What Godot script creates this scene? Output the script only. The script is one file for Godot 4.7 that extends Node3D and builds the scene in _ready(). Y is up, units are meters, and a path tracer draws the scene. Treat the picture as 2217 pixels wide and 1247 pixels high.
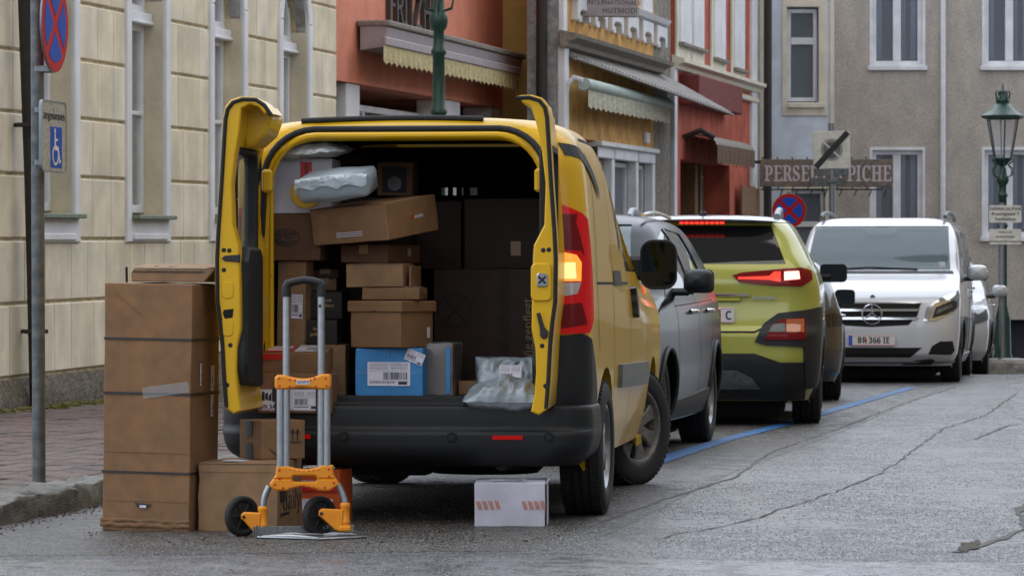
extends Node3D
# A narrow old-town street on a wet overcast day: a yellow delivery van with open rear doors, parcels and a hand truck, parked cars, old facades.

var taken := {}
var M := {}
var T := {}
var rng := RandomNumberGenerator.new()
var wob := FastNoiseLite.new()


# ---------- mesh building ----------
class MB:
	var v := PackedVector3Array()
	var n := PackedVector3Array()
	var uv := PackedVector2Array()
	var ix := PackedInt32Array()

	func vert(p: Vector3, nn: Vector3, u := Vector2.ZERO) -> int:
		v.append(p)
		n.append(nn)
		uv.append(u)
		return v.size() - 1

	func tri(a: int, b: int, c: int) -> void:
		var g := (v[b] - v[a]).cross(v[c] - v[a])
		if g.dot(n[a] + n[b] + n[c]) > 0.0:
			ix.append_array([a, c, b])
		else:
			ix.append_array([a, b, c])

	func face(p: Array, hint: Vector3, uvs := []) -> void:
		var nn: Vector3 = (p[1] - p[0]).cross(p[2] - p[0])
		if nn.length() < 1e-10 and p.size() > 3:
			nn = (p[2] - p[0]).cross(p[3] - p[0])
		nn = nn.normalized()
		if nn.dot(hint) < 0.0:
			nn = -nn
		var b := v.size()
		for i in p.size():
			vert(p[i], nn, uvs[i] if uvs else Vector2.ZERO)
		for i in range(1, p.size() - 1):
			tri(b, b + i, b + i + 1)

	func box(c: Vector3, s: Vector3, bev := 0.0, X := Transform3D()) -> MB:
		var h := s / 2.0
		var b := minf(bev, minf(h.x, minf(h.y, h.z)) * 0.9)
		var q := func(sx: int, sy: int, sz: int, a: int) -> Vector3:
			var p := Vector3(sx * (h.x - (b if a != 0 else 0.0)), sy * (h.y - (b if a != 1 else 0.0)), sz * (h.z - (b if a != 2 else 0.0)))
			return X * (c + p)
		var o: Vector3 = X * c
		for a in 3:
			for s1 in [-1, 1]:
				var f := []
				for k in [[-1, -1], [1, -1], [1, 1], [-1, 1]]:
					var g := [k[0], k[1]]
					g.insert(a, s1)
					f.append(q.call(g[0], g[1], g[2], a))
				face(f, X.basis[a] * s1)
		if b > 0.0:
			for a in 3:
				for k in [[-1, -1], [1, -1], [1, 1], [-1, 1]]:
					var lo := [k[0], k[1]]
					lo.insert(a, -1)
					var hi := [k[0], k[1]]
					hi.insert(a, 1)
					var b1 := (a + 1) % 3
					var b2 := (a + 2) % 3
					var f := [q.call(lo[0], lo[1], lo[2], b1), q.call(hi[0], hi[1], hi[2], b1), q.call(hi[0], hi[1], hi[2], b2), q.call(lo[0], lo[1], lo[2], b2)]
					face(f, (f[0] + f[1] + f[2] + f[3]) / 4.0 - o)
			for sx in [-1, 1]:
				for sy in [-1, 1]:
					for sz in [-1, 1]:
						var f := [q.call(sx, sy, sz, 0), q.call(sx, sy, sz, 1), q.call(sx, sy, sz, 2)]
						face(f, f[0] - o)
		return self

	# a polygon in x,y pushed from z0 (back) to z1 (front), front edges chamfered
	func prism(poly: PackedVector2Array, z0: float, z1: float, X := Transform3D(), bev := 0.0, smooth := 0.8) -> MB:
		var pl := poly
		if Geometry2D.is_polygon_clockwise(pl):
			pl = pl.duplicate()
			pl.reverse()
		var m := pl.size()
		var en := []
		for i in m:
			var d := (pl[(i + 1) % m] - pl[i]).normalized()
			en.append(Vector2(d.y, -d.x))
		var ins := PackedVector2Array()
		for i in m:
			var a: Vector2 = en[(i + m - 1) % m]
			var e: Vector2 = en[i]
			ins.append(pl[i] - (a + e) / maxf(0.35, 1.0 + a.dot(e)) * bev)
		var tris := Geometry2D.triangulate_polygon(ins)
		for cap in 2:
			var src := ins if cap == 0 else pl
			var z := z1 if cap == 0 else z0
			var nn := (X.basis * Vector3(0, 0, 1 if cap == 0 else -1)).normalized()
			var b := v.size()
			for p in src:
				vert(X * Vector3(p.x, p.y, z), nn, p)
			for k in range(0, tris.size(), 3):
				tri(b + tris[k], b + tris[k + 1], b + tris[k + 2])
		for i in m:
			var j := (i + 1) % m
			var nl: Vector2 = en[i]
			var na: Vector2 = en[(i + m - 1) % m]
			var nb: Vector2 = en[j]
			var n0: Vector2 = (nl + na).normalized() if nl.dot(na) > smooth else nl
			var n1: Vector2 = (nl + nb).normalized() if nl.dot(nb) > smooth else nl
			var zb := z1 - bev
			var N0 := (X.basis * Vector3(n0.x, n0.y, 0)).normalized()
			var N1 := (X.basis * Vector3(n1.x, n1.y, 0)).normalized()
			var b := v.size()
			vert(X * Vector3(pl[i].x, pl[i].y, z0), N0)
			vert(X * Vector3(pl[j].x, pl[j].y, z0), N1)
			vert(X * Vector3(pl[j].x, pl[j].y, zb), N1)
			vert(X * Vector3(pl[i].x, pl[i].y, zb), N0)
			tri(b, b + 1, b + 2)
			tri(b, b + 2, b + 3)
			if bev > 0.0:
				face([X * Vector3(pl[i].x, pl[i].y, zb), X * Vector3(pl[j].x, pl[j].y, zb), X * Vector3(ins[j].x, ins[j].y, z1), X * Vector3(ins[i].x, ins[i].y, z1)], X.basis * Vector3(nl.x, nl.y, 1))
		return self

	func grid(nu: int, nv: int, f: Callable, sgn := 1.0, wrap := false) -> MB:
		var p := []
		for j in nv + 1:
			for i in nu + 1:
				p.append(f.call(float(i) / nu, float(j) / nv))
		var b := v.size()
		var w := nu + 1
		for j in nv + 1:
			for i in nu + 1:
				var i0 := i - 1 if i > 0 else (nu - 1 if wrap else 0)
				var i1 := i + 1 if i < nu else (1 if wrap else nu)
				var du: Vector3 = p[j * w + i1] - p[j * w + i0]
				var dv: Vector3 = p[mini(j + 1, nv) * w + i] - p[maxi(j - 1, 0) * w + i]
				var nn := du.cross(dv) * sgn
				vert(p[j * w + i], nn.normalized() if nn.length() > 1e-12 else Vector3.UP, Vector2(float(i) / nu, float(j) / nv))
		for j in nv:
			for i in nu:
				var a := b + j * w + i
				tri(a, a + 1, a + w + 1)
				tri(a, a + w + 1, a + w)
		return self

	# profile of (radius, height) turned about the y axis
	func lathe(pr: Array, seg := 20, X := Transform3D(), crease := 0.6) -> MB:
		for k in pr.size() - 1:
			var d: Vector2 = pr[k + 1] - pr[k]
			if d.length() < 1e-7:
				continue
			var nl := Vector2(d.y, -d.x).normalized()
			var n0 := nl
			var n1 := nl
			if k > 0:
				var e: Vector2 = pr[k] - pr[k - 1]
				var ne := Vector2(e.y, -e.x).normalized()
				if ne.dot(nl) > crease:
					n0 = (ne + nl).normalized()
			if k < pr.size() - 2:
				var e: Vector2 = pr[k + 2] - pr[k + 1]
				var ne := Vector2(e.y, -e.x).normalized()
				if ne.dot(nl) > crease:
					n1 = (ne + nl).normalized()
			var b := v.size()
			for i in seg + 1:
				var a := TAU * i / seg
				var c := Vector3(cos(a), 0, sin(a))
				vert(X * (c * pr[k].x + Vector3(0, pr[k].y, 0)), (X.basis * (c * n0.x + Vector3(0, n0.y, 0))).normalized())
				vert(X * (c * pr[k + 1].x + Vector3(0, pr[k + 1].y, 0)), (X.basis * (c * n1.x + Vector3(0, n1.y, 0))).normalized())
			for i in seg:
				var q := b + i * 2
				tri(q, q + 1, q + 3)
				tri(q, q + 3, q + 2)
		return self

	func tube(path: Array, r: float, seg := 8, closed := false, rs := []) -> MB:
		var m := path.size()
		var b := v.size()
		var up := Vector3.ZERO
		for i in m:
			var p0: Vector3 = path[(i + m - 1) % m] if closed or i > 0 else path[i]
			var p1: Vector3 = path[(i + 1) % m] if closed or i < m - 1 else path[i]
			var t := (p1 - p0).normalized()
			if up == Vector3.ZERO:
				up = t.cross(Vector3(0.31, 0.9, 0.2)).normalized()
			up = (up - t * up.dot(t)).normalized()
			var sd := t.cross(up)
			var rr: float = rs[i] if rs else r
			for k in seg + 1:
				var a := TAU * k / seg
				var nn := up * cos(a) + sd * sin(a)
				vert(path[i] + nn * rr, nn)
		var w := seg + 1
		for i in (m if closed else m - 1):
			var j := (i + 1) % m
			for k in seg:
				tri(b + i * w + k, b + i * w + k + 1, b + j * w + k + 1)
				tri(b + i * w + k, b + j * w + k + 1, b + j * w + k)
		if not closed:
			for e in [0, m - 1]:
				var f := []
				for k in seg:
					f.append(v[b + e * w + k])
				face(f, path[0] - path[1] if e == 0 else path[m - 1] - path[m - 2])
		return self

	func mesh() -> ArrayMesh:
		var a := []
		a.resize(Mesh.ARRAY_MAX)
		a[Mesh.ARRAY_VERTEX] = v
		a[Mesh.ARRAY_NORMAL] = n
		a[Mesh.ARRAY_TEX_UV] = uv
		a[Mesh.ARRAY_INDEX] = ix
		var m := ArrayMesh.new()
		m.add_surface_from_arrays(Mesh.PRIMITIVE_TRIANGLES, a)
		return m


# A car body given by its level curves: at each height a rounded rectangle (half width, rear z, front z, corner radius).
# u runs round it: 0 rear middle, 1..2 rear corner, 2..3 side, 3..4 front corner, 5 front middle; negative on the left.
class Body:
	var r := []
	var sl := []
	var bow_r := 0.03
	var bow_f := 0.12
	var bulge := 0.03
	var taper := Vector2.ZERO   # the sides draw in towards the front: at the bottom, and more per metre of height

	func _init(rows: Array) -> void:
		r = rows
		for i in r.size():
			var s := [0.0, 0.0, 0.0, 0.0]
			if i > 0 and i < r.size() - 1:
				for c in 4:
					var d0: float = (r[i][c + 1] - r[i - 1][c + 1]) / (r[i][0] - r[i - 1][0])
					var d1: float = (r[i + 1][c + 1] - r[i][c + 1]) / (r[i + 1][0] - r[i][0])
					s[c] = 0.0 if d0 * d1 <= 0.0 else 2.0 * d0 * d1 / (d0 + d1)
			elif i == 0:
				for c in 4:
					s[c] = (r[1][c + 1] - r[0][c + 1]) / (r[1][0] - r[0][0])
			else:
				for c in 4:
					s[c] = (r[i][c + 1] - r[i - 1][c + 1]) / (r[i][0] - r[i - 1][0])
			sl.append(s)

	func row(y: float) -> Array:
		var k := 0
		while k < r.size() - 2 and y > r[k + 1][0]:
			k += 1
		var h: float = r[k + 1][0] - r[k][0]
		var t := clampf((y - r[k][0]) / h, 0.0, 1.0)
		var o := []
		for c in 4:
			var a: float = r[k][c + 1]
			var b: float = r[k + 1][c + 1]
			var t2 := t * t
			var t3 := t2 * t
			o.append(a * (2 * t3 - 3 * t2 + 1) + b * (3 * t2 - 2 * t3) + h * (sl[k][c] * (t3 - 2 * t2 + t) + sl[k + 1][c] * (t3 - t2)))
		o[0] = maxf(o[0], 0.0)
		o[3] = minf(maxf(o[3], 0.0), o[0])
		return o

	func at(u: float, y: float) -> Vector3:
		if u > 5.0:
			u -= 10.0
		elif u < -5.0:
			u += 10.0
		var o := row(y)
		var W: float = o[0]
		var rr: float = o[3]
		var s := signf(u) if u != 0.0 else 1.0
		var t := absf(u)
		var xr := W - rr
		var z0: float = o[1] - bow_r * (xr / 0.8) ** 2
		var z1: float = o[2] + bow_f * (xr / 0.8) ** 2
		var x := 0.0
		var z := 0.0
		if t <= 1.0:
			x = t * xr
			z = o[1] - bow_r * (x / 0.8) ** 2
		elif t <= 2.0:
			var a := (t - 1.0) * PI / 2
			x = xr + rr * sin(a)
			z = z0 - rr + rr * cos(a)
		elif t <= 3.0:
			var q := t - 2.0
			x = W + bulge * (1.0 - (2.0 * q - 1.0) ** 2)
			z = lerpf(z0 - rr, z1 + rr, q)
		elif t <= 4.0:
			var a := (t - 3.0) * PI / 2
			x = xr + rr * cos(a)
			z = z1 + rr - rr * sin(a)
		else:
			x = (5.0 - t) * xr
			z = o[2] + bow_f * (x / 0.8) ** 2
		var q := clampf(t - 2.0, 0.0, 1.0)
		x *= 1.0 - (taper.x + taper.y * maxf(0.0, y - 0.9)) * q * q
		return Vector3(x * s, clampf(y, r[0][0], r[-1][0]), z)

	func nrm(u: float, y: float) -> Vector3:
		var y0 := maxf(y - 0.004, r[0][0])
		var y1 := minf(y + 0.004, r[-1][0])
		var du := at(u + 0.012, y) - at(u - 0.012, y)
		var dv := at(u, y1) - at(u, y0)
		var g := du.cross(dv)
		return g.normalized() if g.length() > 1e-9 else Vector3.UP

	func su(z: float, y: float) -> float:
		var o := row(y)
		var rr: float = o[3]
		var z0: float = o[1] - bow_r * ((o[0] - rr) / 0.8) ** 2
		var z1: float = o[2] + bow_f * ((o[0] - rr) / 0.8) ** 2
		if z > z0 - rr:
			return 1.0 + acos(clampf((z - z0 + rr) / maxf(rr, 1e-4), 0.0, 1.0)) / (PI / 2)
		if z < z1 + rr:
			return 3.0 + asin(clampf((z1 + rr - z) / maxf(rr, 1e-4), 0.0, 1.0)) / (PI / 2)
		return 2.0 + (z0 - rr - z) / (z0 - z1 - 2.0 * rr)

	func ru(x: float, y: float) -> float:
		var o := row(y)
		var xr: float = o[0] - o[3]
		var a := absf(x)
		var u := a / maxf(xr, 1e-4) if a <= xr else 1.0 + asin(clampf((a - xr) / maxf(o[3], 1e-4), 0.0, 1.0)) / (PI / 2)
		return u * (1.0 if x >= 0.0 else -1.0)

	func fu(x: float, y: float) -> float:
		return 5.0 - ru(x, y)

	# outline points: ["s", z, y] side, ["r", x, y] rear, ["f", x, y] front; side = -1 puts side points on the left
	func line(pts: Array, side := 1.0, closed := true) -> PackedVector2Array:
		var o := PackedVector2Array()
		for i in pts.size():
			var a: Array = pts[i]
			var b: Array = pts[(i + 1) % pts.size()]
			var k := 1
			if a[0] == b[0]:
				k = maxi(1, ceili(Vector2(a[1] - b[1], a[2] - b[2]).length() / 0.07))
			if not closed and i == pts.size() - 1:
				k = 1
			for j in k:
				var t := float(j) / k
				var p := lerpf(a[1], b[1], t) if k > 1 else float(a[1])
				var y := lerpf(a[2], b[2], t) if k > 1 else float(a[2])
				var u := 0.0
				if a[0] == "s":
					u = su(p, y) * side
				elif a[0] == "r":
					u = ru(p, y) * side
				else:
					u = fu(p, y) * side
				o.append(Vector2(u, y))
		return o

	func grids(lo: Vector2, hi: Vector2, holes: Array) -> Array:
		var us := [lo.x, hi.x]
		var ys := [lo.y, hi.y]
		for s in [-1.0, 1.0]:
			for k in 3:
				us.append(s * k / 2.0)
			for k in 6:
				us.append(s * (1.0 + k / 6.0))
				us.append(s * (3.0 + k / 6.0))
			for k in 19:
				us.append(s * (2.0 + k / 18.0))
			for k in 7:
				us.append(s * (4.0 + k / 6.0))
		for u in us.slice(2):
			us.append(10.0 - u)
			us.append(-10.0 - u)
		for i in r.size() - 1:
			var m := clampi(ceili((r[i + 1][0] - r[i][0]) / 0.03), 3, 6)
			for k in m:
				ys.append(lerpf(r[i][0], r[i + 1][0], float(k) / m))
		for h in holes:
			var c := Vector2.ZERO
			for p in h:
				c += p
			us.append(c.x / h.size())
			ys.append(c.y / h.size())
		var out := []
		for g in [[us, lo.x, hi.x], [ys, lo.y, hi.y]]:
			var q: Array = g[0].filter(func(e): return e >= g[1] - 1e-6 and e <= g[2] + 1e-6)
			q.sort()
			var w := [q[0]]
			for e in q:
				if e - w[-1] > 0.0015:
					w.append(e)
			w[-1] = g[2]
			out.append(w)
		return out

	func panel(mb: MB, poly: PackedVector2Array, holes := [], off := 0.0, thick := 0.0) -> void:
		var lo := Vector2(1e9, 1e9)
		var hi := -lo
		for p in poly:
			lo = lo.min(p)
			hi = hi.max(p)
		if lo.x < -4.99 and hi.x > 4.99:
			# holes that cross the front middle are cut on both sides of the seam
			var more := []
			for h in holes:
				for sh in [-10.0, 10.0]:
					var m := PackedVector2Array()
					var hit := false
					for p in h:
						m.append(p + Vector2(sh, 0))
						hit = hit or absf(p.x + sh) < 5.0
					if hit:
						more.append(m)
			holes = holes + more
		var g := grids(lo, hi, holes)
		var us: Array = g[0]
		var ys: Array = g[1]
		var rect := poly.size() == 4 and poly[0].x == poly[3].x and poly[0].y == poly[1].y and poly[1].x == poly[2].x
		var boxes := []
		for h in holes:
			var a := Rect2(h[0], Vector2.ZERO)
			for p in h:
				a = a.expand(p)
			boxes.append(a.grow(1e-4))
		for j in ys.size() - 1:
			for i in us.size() - 1:
				var cell := PackedVector2Array([Vector2(us[i], ys[j]), Vector2(us[i + 1], ys[j]), Vector2(us[i + 1], ys[j + 1]), Vector2(us[i], ys[j + 1])])
				var parts := [cell]
				if not rect:
					parts = Geometry2D.intersect_polygons(cell, poly)
				var cb := Rect2(cell[0], cell[2] - cell[0])
				for k in holes.size():
					if boxes[k].intersects(cb):
						var nx := []
						for q in parts:
							for w in Geometry2D.clip_polygons(q, holes[k]):
								if not Geometry2D.is_polygon_clockwise(w):
									nx.append(w)
						parts = nx
				for q in parts:
					var tr := Geometry2D.triangulate_polygon(q)
					if tr.is_empty():
						continue
					var b := mb.v.size()
					for p in q:
						var nn := nrm(p.x, p.y)
						mb.vert(at(p.x, p.y) + nn * off, nn, p)
					for t in range(0, tr.size(), 3):
						mb.tri(b + tr[t], b + tr[t + 1], b + tr[t + 2])
		if thick > 0.0:
			for lp in [poly] + holes:
				var m: int = lp.size()
				for i in m:
					var a: Vector2 = lp[i]
					var c: Vector2 = lp[(i + 1) % m]
					if rect and lp == poly and absf(a.x) > 4.99 and absf(c.x) > 4.99 and a.x * c.x > 0.0:
						continue
					if rect and (absf(a.x) > 5.0 and absf(c.x) > 5.0):
						continue
					var k := clampi(ceili(maxf(absf(a.x - c.x) / 0.15, absf(a.y - c.y) / 0.06)), 1, 80)
					for t in k:
						var p := a.lerp(c, float(t) / k)
						var q := a.lerp(c, float(t + 1) / k)
						var np := nrm(p.x, p.y)
						var nq := nrm(q.x, q.y)
						var A := at(p.x, p.y)
						var B := at(q.x, q.y)
						if A.distance_to(B) < 1e-5:
							continue
						mb.face([A + np * off, B + nq * off, B + nq * (off - thick), A + np * (off - thick)], (B - A).cross(np))


# ---------- scene objects ----------
func nm(n: String) -> String:
	if not taken.has(n):
		taken[n] = 0
		return n
	taken[n] += 1
	return "%s_%03d" % [n, taken[n]]


func obj(called: String, what, m: Material, parent: Node = self, X := Transform3D()) -> MeshInstance3D:
	var o := MeshInstance3D.new()
	o.mesh = what.mesh() if what is MB else what
	o.material_override = m
	o.name = nm(called) if parent == self else called
	o.transform = X
	parent.add_child(o, true)
	return o


func node(called: String, parent: Node = self, X := Transform3D()) -> Node3D:
	var o := Node3D.new()
	o.name = nm(called) if parent == self else called
	o.transform = X
	parent.add_child(o, true)
	return o


func tag(o: Node, label: String, category: String, group := "") -> Node:
	o.set_meta("label", label)
	o.set_meta("category", category)
	if group:
		o.set_meta("group", group)
	return o


func thing(called: String, label: String, category: String, X := Transform3D(), group := "") -> Node3D:
	var o := node(called, self, X)
	tag(o, label, category, group)
	return o


func struct(o: Node) -> Node:
	o.set_meta("kind", "structure")
	return o


func stuff(o: Node) -> Node:
	o.set_meta("kind", "stuff")
	return o


func place(x: float, y: float, z: float, yaw := 0.0, pitch := 0.0, roll := 0.0) -> Transform3D:
	return Transform3D(Basis.from_euler(Vector3(deg_to_rad(pitch), deg_to_rad(yaw), deg_to_rad(roll))), Vector3(x, y, z))


func bx(s: Vector3, bev := 0.0, c := Vector3.ZERO) -> MB:
	return MB.new().box(c, s, bev)


func rect(x0: float, y0: float, x1: float, y1: float) -> PackedVector2Array:
	return PackedVector2Array([Vector2(x0, y0), Vector2(x1, y0), Vector2(x1, y1), Vector2(x0, y1)])


func round_rect(x0: float, y0: float, x1: float, y1: float, r: float, k := 5) -> PackedVector2Array:
	var o := PackedVector2Array()
	for c in [[x1 - r, y0 + r, -90], [x1 - r, y1 - r, 0], [x0 + r, y1 - r, 90], [x0 + r, y0 + r, 180]]:
		for i in k + 1:
			var a := deg_to_rad(c[2] + 90.0 * i / k)
			o.append(Vector2(c[0] + cos(a) * r, c[1] + sin(a) * r))
	return o


func circle(r: float, k := 32, c := Vector2.ZERO, sy := 1.0) -> PackedVector2Array:
	var o := PackedVector2Array()
	for i in k:
		o.append(c + Vector2(cos(TAU * i / k) * r, sin(TAU * i / k) * r * sy))
	return o


func ring(mb: MB, outer: PackedVector2Array, inner: PackedVector2Array, z0: float, z1: float, X := Transform3D(), bev := 0.0) -> MB:
	# outer minus inner, split in halves at the inner centre
	var c := Vector2.ZERO
	for p in inner:
		c += p
	c /= inner.size()
	for half in [rect(-50, c.y, 50, 50), rect(-50, -50, 50, c.y)]:
		for a in Geometry2D.intersect_polygons(outer, half):
			for q in Geometry2D.clip_polygons(a, inner):
				mb.prism(q, z0, z1, X, bev)
	return mb


func text(parent: Node, s: String, h: float, m: Material, X: Transform3D, depth := 0.003, font := "Droid Sans", bold := 700, squeeze := 1.0) -> MeshInstance3D:
	var t := TextMesh.new()
	var f := SystemFont.new()
	f.font_names = PackedStringArray([font])
	f.font_weight = bold
	t.font = f
	t.text = s
	t.font_size = 48
	t.pixel_size = h / (48 * 0.714)
	t.depth = depth
	t.curve_step = 2.0
	var o := MeshInstance3D.new()
	o.mesh = t
	o.material_override = m
	o.name = "lettering"
	o.transform = X * Transform3D(Basis.from_scale(Vector3(squeeze, 1, 1)), Vector3.ZERO)
	parent.add_child(o, true)
	return o


func col(hex: String) -> Color:
	return Color.html(hex)


func mk(c: Color, rough := 0.8, o := {}) -> StandardMaterial3D:
	var m := StandardMaterial3D.new()
	m.albedo_color = c
	m.roughness = rough
	m.cull_mode = BaseMaterial3D.CULL_DISABLED
	m.metallic = o.get("metal", 0.0)
	m.metallic_specular = o.get("spec", 0.5)
	if o.has("tex") or o.has("bump") or o.has("rtex"):
		m.uv1_triplanar = true
		m.uv1_world_triplanar = o.get("world", false)
		var s = o.get("s", 1.0)
		m.uv1_scale = s if s is Vector3 else Vector3(s, s, s)
	if o.has("tex"):
		m.albedo_texture = T[o.tex]
	if o.has("bump"):
		m.heightmap_enabled = true
		m.heightmap_texture = T[o.bump]
		m.heightmap_scale = o.get("bs", 0.5)
	if o.has("rtex"):
		m.roughness_texture = T[o.rtex]
	if o.has("detail"):
		m.detail_enabled = true
		m.detail_blend_mode = BaseMaterial3D.BLEND_MODE_MUL
		m.detail_albedo = T[o.detail]
		m.detail_uv_layer = BaseMaterial3D.DETAIL_UV_2
		m.uv2_triplanar = true
		m.uv2_world_triplanar = o.get("dworld", true)
		var s = o.get("ds", 0.3)
		m.uv2_scale = s if s is Vector3 else Vector3(s, s, s)
	if o.has("coat"):
		m.clearcoat_enabled = true
		m.clearcoat = o.coat
		m.clearcoat_roughness = o.get("coatr", 0.05)
	if o.has("em"):
		m.emission_enabled = true
		m.emission = o.get("emc", c)
		m.emission_energy_multiplier = o.em
	if c.a < 1.0:
		m.transparency = BaseMaterial3D.TRANSPARENCY_ALPHA
	return m


func noise_tex(kind: int, freq: float, oct: int, lo: float, hi: float, seed_ := 1, size := 512, tint := Color.WHITE, contrast := 1.0) -> NoiseTexture2D:
	var f := FastNoiseLite.new()
	f.noise_type = kind
	f.frequency = freq
	f.seed = seed_
	f.fractal_octaves = oct
	if kind == FastNoiseLite.TYPE_CELLULAR:
		f.cellular_return_type = FastNoiseLite.RETURN_CELL_VALUE
		f.fractal_type = FastNoiseLite.FRACTAL_NONE
	var t := NoiseTexture2D.new()
	t.width = size
	t.height = size
	t.seamless = true
	t.noise = f
	var g := Gradient.new()
	var a := 0.5 - 0.5 / contrast
	g.offsets = PackedFloat32Array([maxf(a, 0.0), minf(1.0 - a, 1.0)])
	g.colors = PackedColorArray([Color(lo, lo, lo), Color(hi, hi, hi) * tint])
	t.color_ramp = g
	return t


func _ready() -> void:
	rng.seed = 7
	wob.seed = 3
	wob.frequency = 1.0
	# camera, sky, light, exposure
	var cam := Camera3D.new()
	cam.name = "camera"
	cam.position = Vector3(0, 1.127, 0)
	cam.rotation_degrees.x = -0.0926
	cam.fov = 8.541
	cam.near = 0.2
	cam.far = 600.0
	var at := CameraAttributesPhysical.new()
	at.frustum_focus_distance = 18.6
	at.frustum_focal_length = 12.0 / tan(deg_to_rad(8.541) / 2.0)
	at.frustum_near = 0.2
	at.frustum_far = 600.0
	at.exposure_aperture = 18.0
	cam.attributes = at
	add_child(cam)
	cam.current = true
	var env := Environment.new()
	env.background_mode = Environment.BG_SKY
	var sky := ProceduralSkyMaterial.new()
	sky.sky_top_color = Color(0.86, 0.89, 0.94)
	sky.sky_horizon_color = Color(0.60, 0.625, 0.66)
	sky.sky_curve = 0.45
	sky.sky_energy_multiplier = 1.6
	sky.ground_horizon_color = Color(0.35, 0.35, 0.36)
	sky.ground_bottom_color = Color(0.2, 0.2, 0.2)
	env.sky = Sky.new()
	env.sky.sky_material = sky
	env.tonemap_mode = Environment.TONE_MAPPER_LINEAR
	env.tonemap_exposure = 1.26
	env.sdfgi_enabled = true
	env.ssao_enabled = true
	env.ssil_enabled = true
	var we := WorldEnvironment.new()
	we.name = "world"
	we.environment = env
	add_child(we)
	var sun := DirectionalLight3D.new()
	sun.name = "sun"
	sun.light_energy = 0.2
	sun.light_color = Color(1.0, 0.98, 0.95)
	sun.light_angular_distance = 40.0
	sun.shadow_enabled = true
	sun.rotation_degrees = Vector3(-58, 28, 0)
	add_child(sun)

	textures()
	materials()
	ground()
	cream_building()
	far_row()
	far_end()
	opposite_side()
	street_furniture()
	delivery_van()
	other_cars()
	cargo()
	parcels()
	hand_truck()


func textures() -> void:
	T.cell = noise_tex(FastNoiseLite.TYPE_CELLULAR, 0.09, 1, 0.62, 1.0, 5, 1024)
	T.cellsoft = noise_tex(FastNoiseLite.TYPE_CELLULAR, 0.09, 1, 0.88, 1.0, 5, 1024)
	T.cellb = noise_tex(FastNoiseLite.TYPE_CELLULAR, 0.09, 1, 0.0, 1.0, 5, 1024)
	T.cloud = noise_tex(FastNoiseLite.TYPE_SIMPLEX_SMOOTH, 0.012, 5, 0.80, 1.0, 11, 512, Color.WHITE, 1.6)
	T.soft = noise_tex(FastNoiseLite.TYPE_SIMPLEX_SMOOTH, 0.008, 4, 0.92, 1.0, 23, 512, Color.WHITE, 1.5)
	T.grime = noise_tex(FastNoiseLite.TYPE_SIMPLEX_SMOOTH, 0.02, 6, 0.78, 1.0, 31, 512, Color(1.0, 0.99, 0.97), 1.8)
	T.streak = noise_tex(FastNoiseLite.TYPE_SIMPLEX_SMOOTH, 0.02, 5, 0.9, 1.0, 63, 512, Color(1.0, 0.99, 0.97), 1.6)
	T.fine = noise_tex(FastNoiseLite.TYPE_SIMPLEX_SMOOTH, 0.12, 4, 0.0, 1.0, 8, 512)
	T.finec = noise_tex(FastNoiseLite.TYPE_SIMPLEX_SMOOTH, 0.12, 4, 0.86, 1.0, 8, 512)
	T.wet = noise_tex(FastNoiseLite.TYPE_SIMPLEX_SMOOTH, 0.01, 5, 0.55, 1.0, 41, 512, Color.WHITE, 2.0)
	T.rough = noise_tex(FastNoiseLite.TYPE_SIMPLEX_SMOOTH, 0.05, 5, 0.0, 1.0, 15, 512)
	T.drop = noise_tex(FastNoiseLite.TYPE_CELLULAR, 0.11, 1, 0.0, 1.0, 77, 512)
	(T.drop as NoiseTexture2D).noise.cellular_return_type = FastNoiseLite.RETURN_DISTANCE
	T.flute = noise_tex(FastNoiseLite.TYPE_SIMPLEX_SMOOTH, 0.03, 2, 0.9, 1.0, 51, 256)


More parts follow.
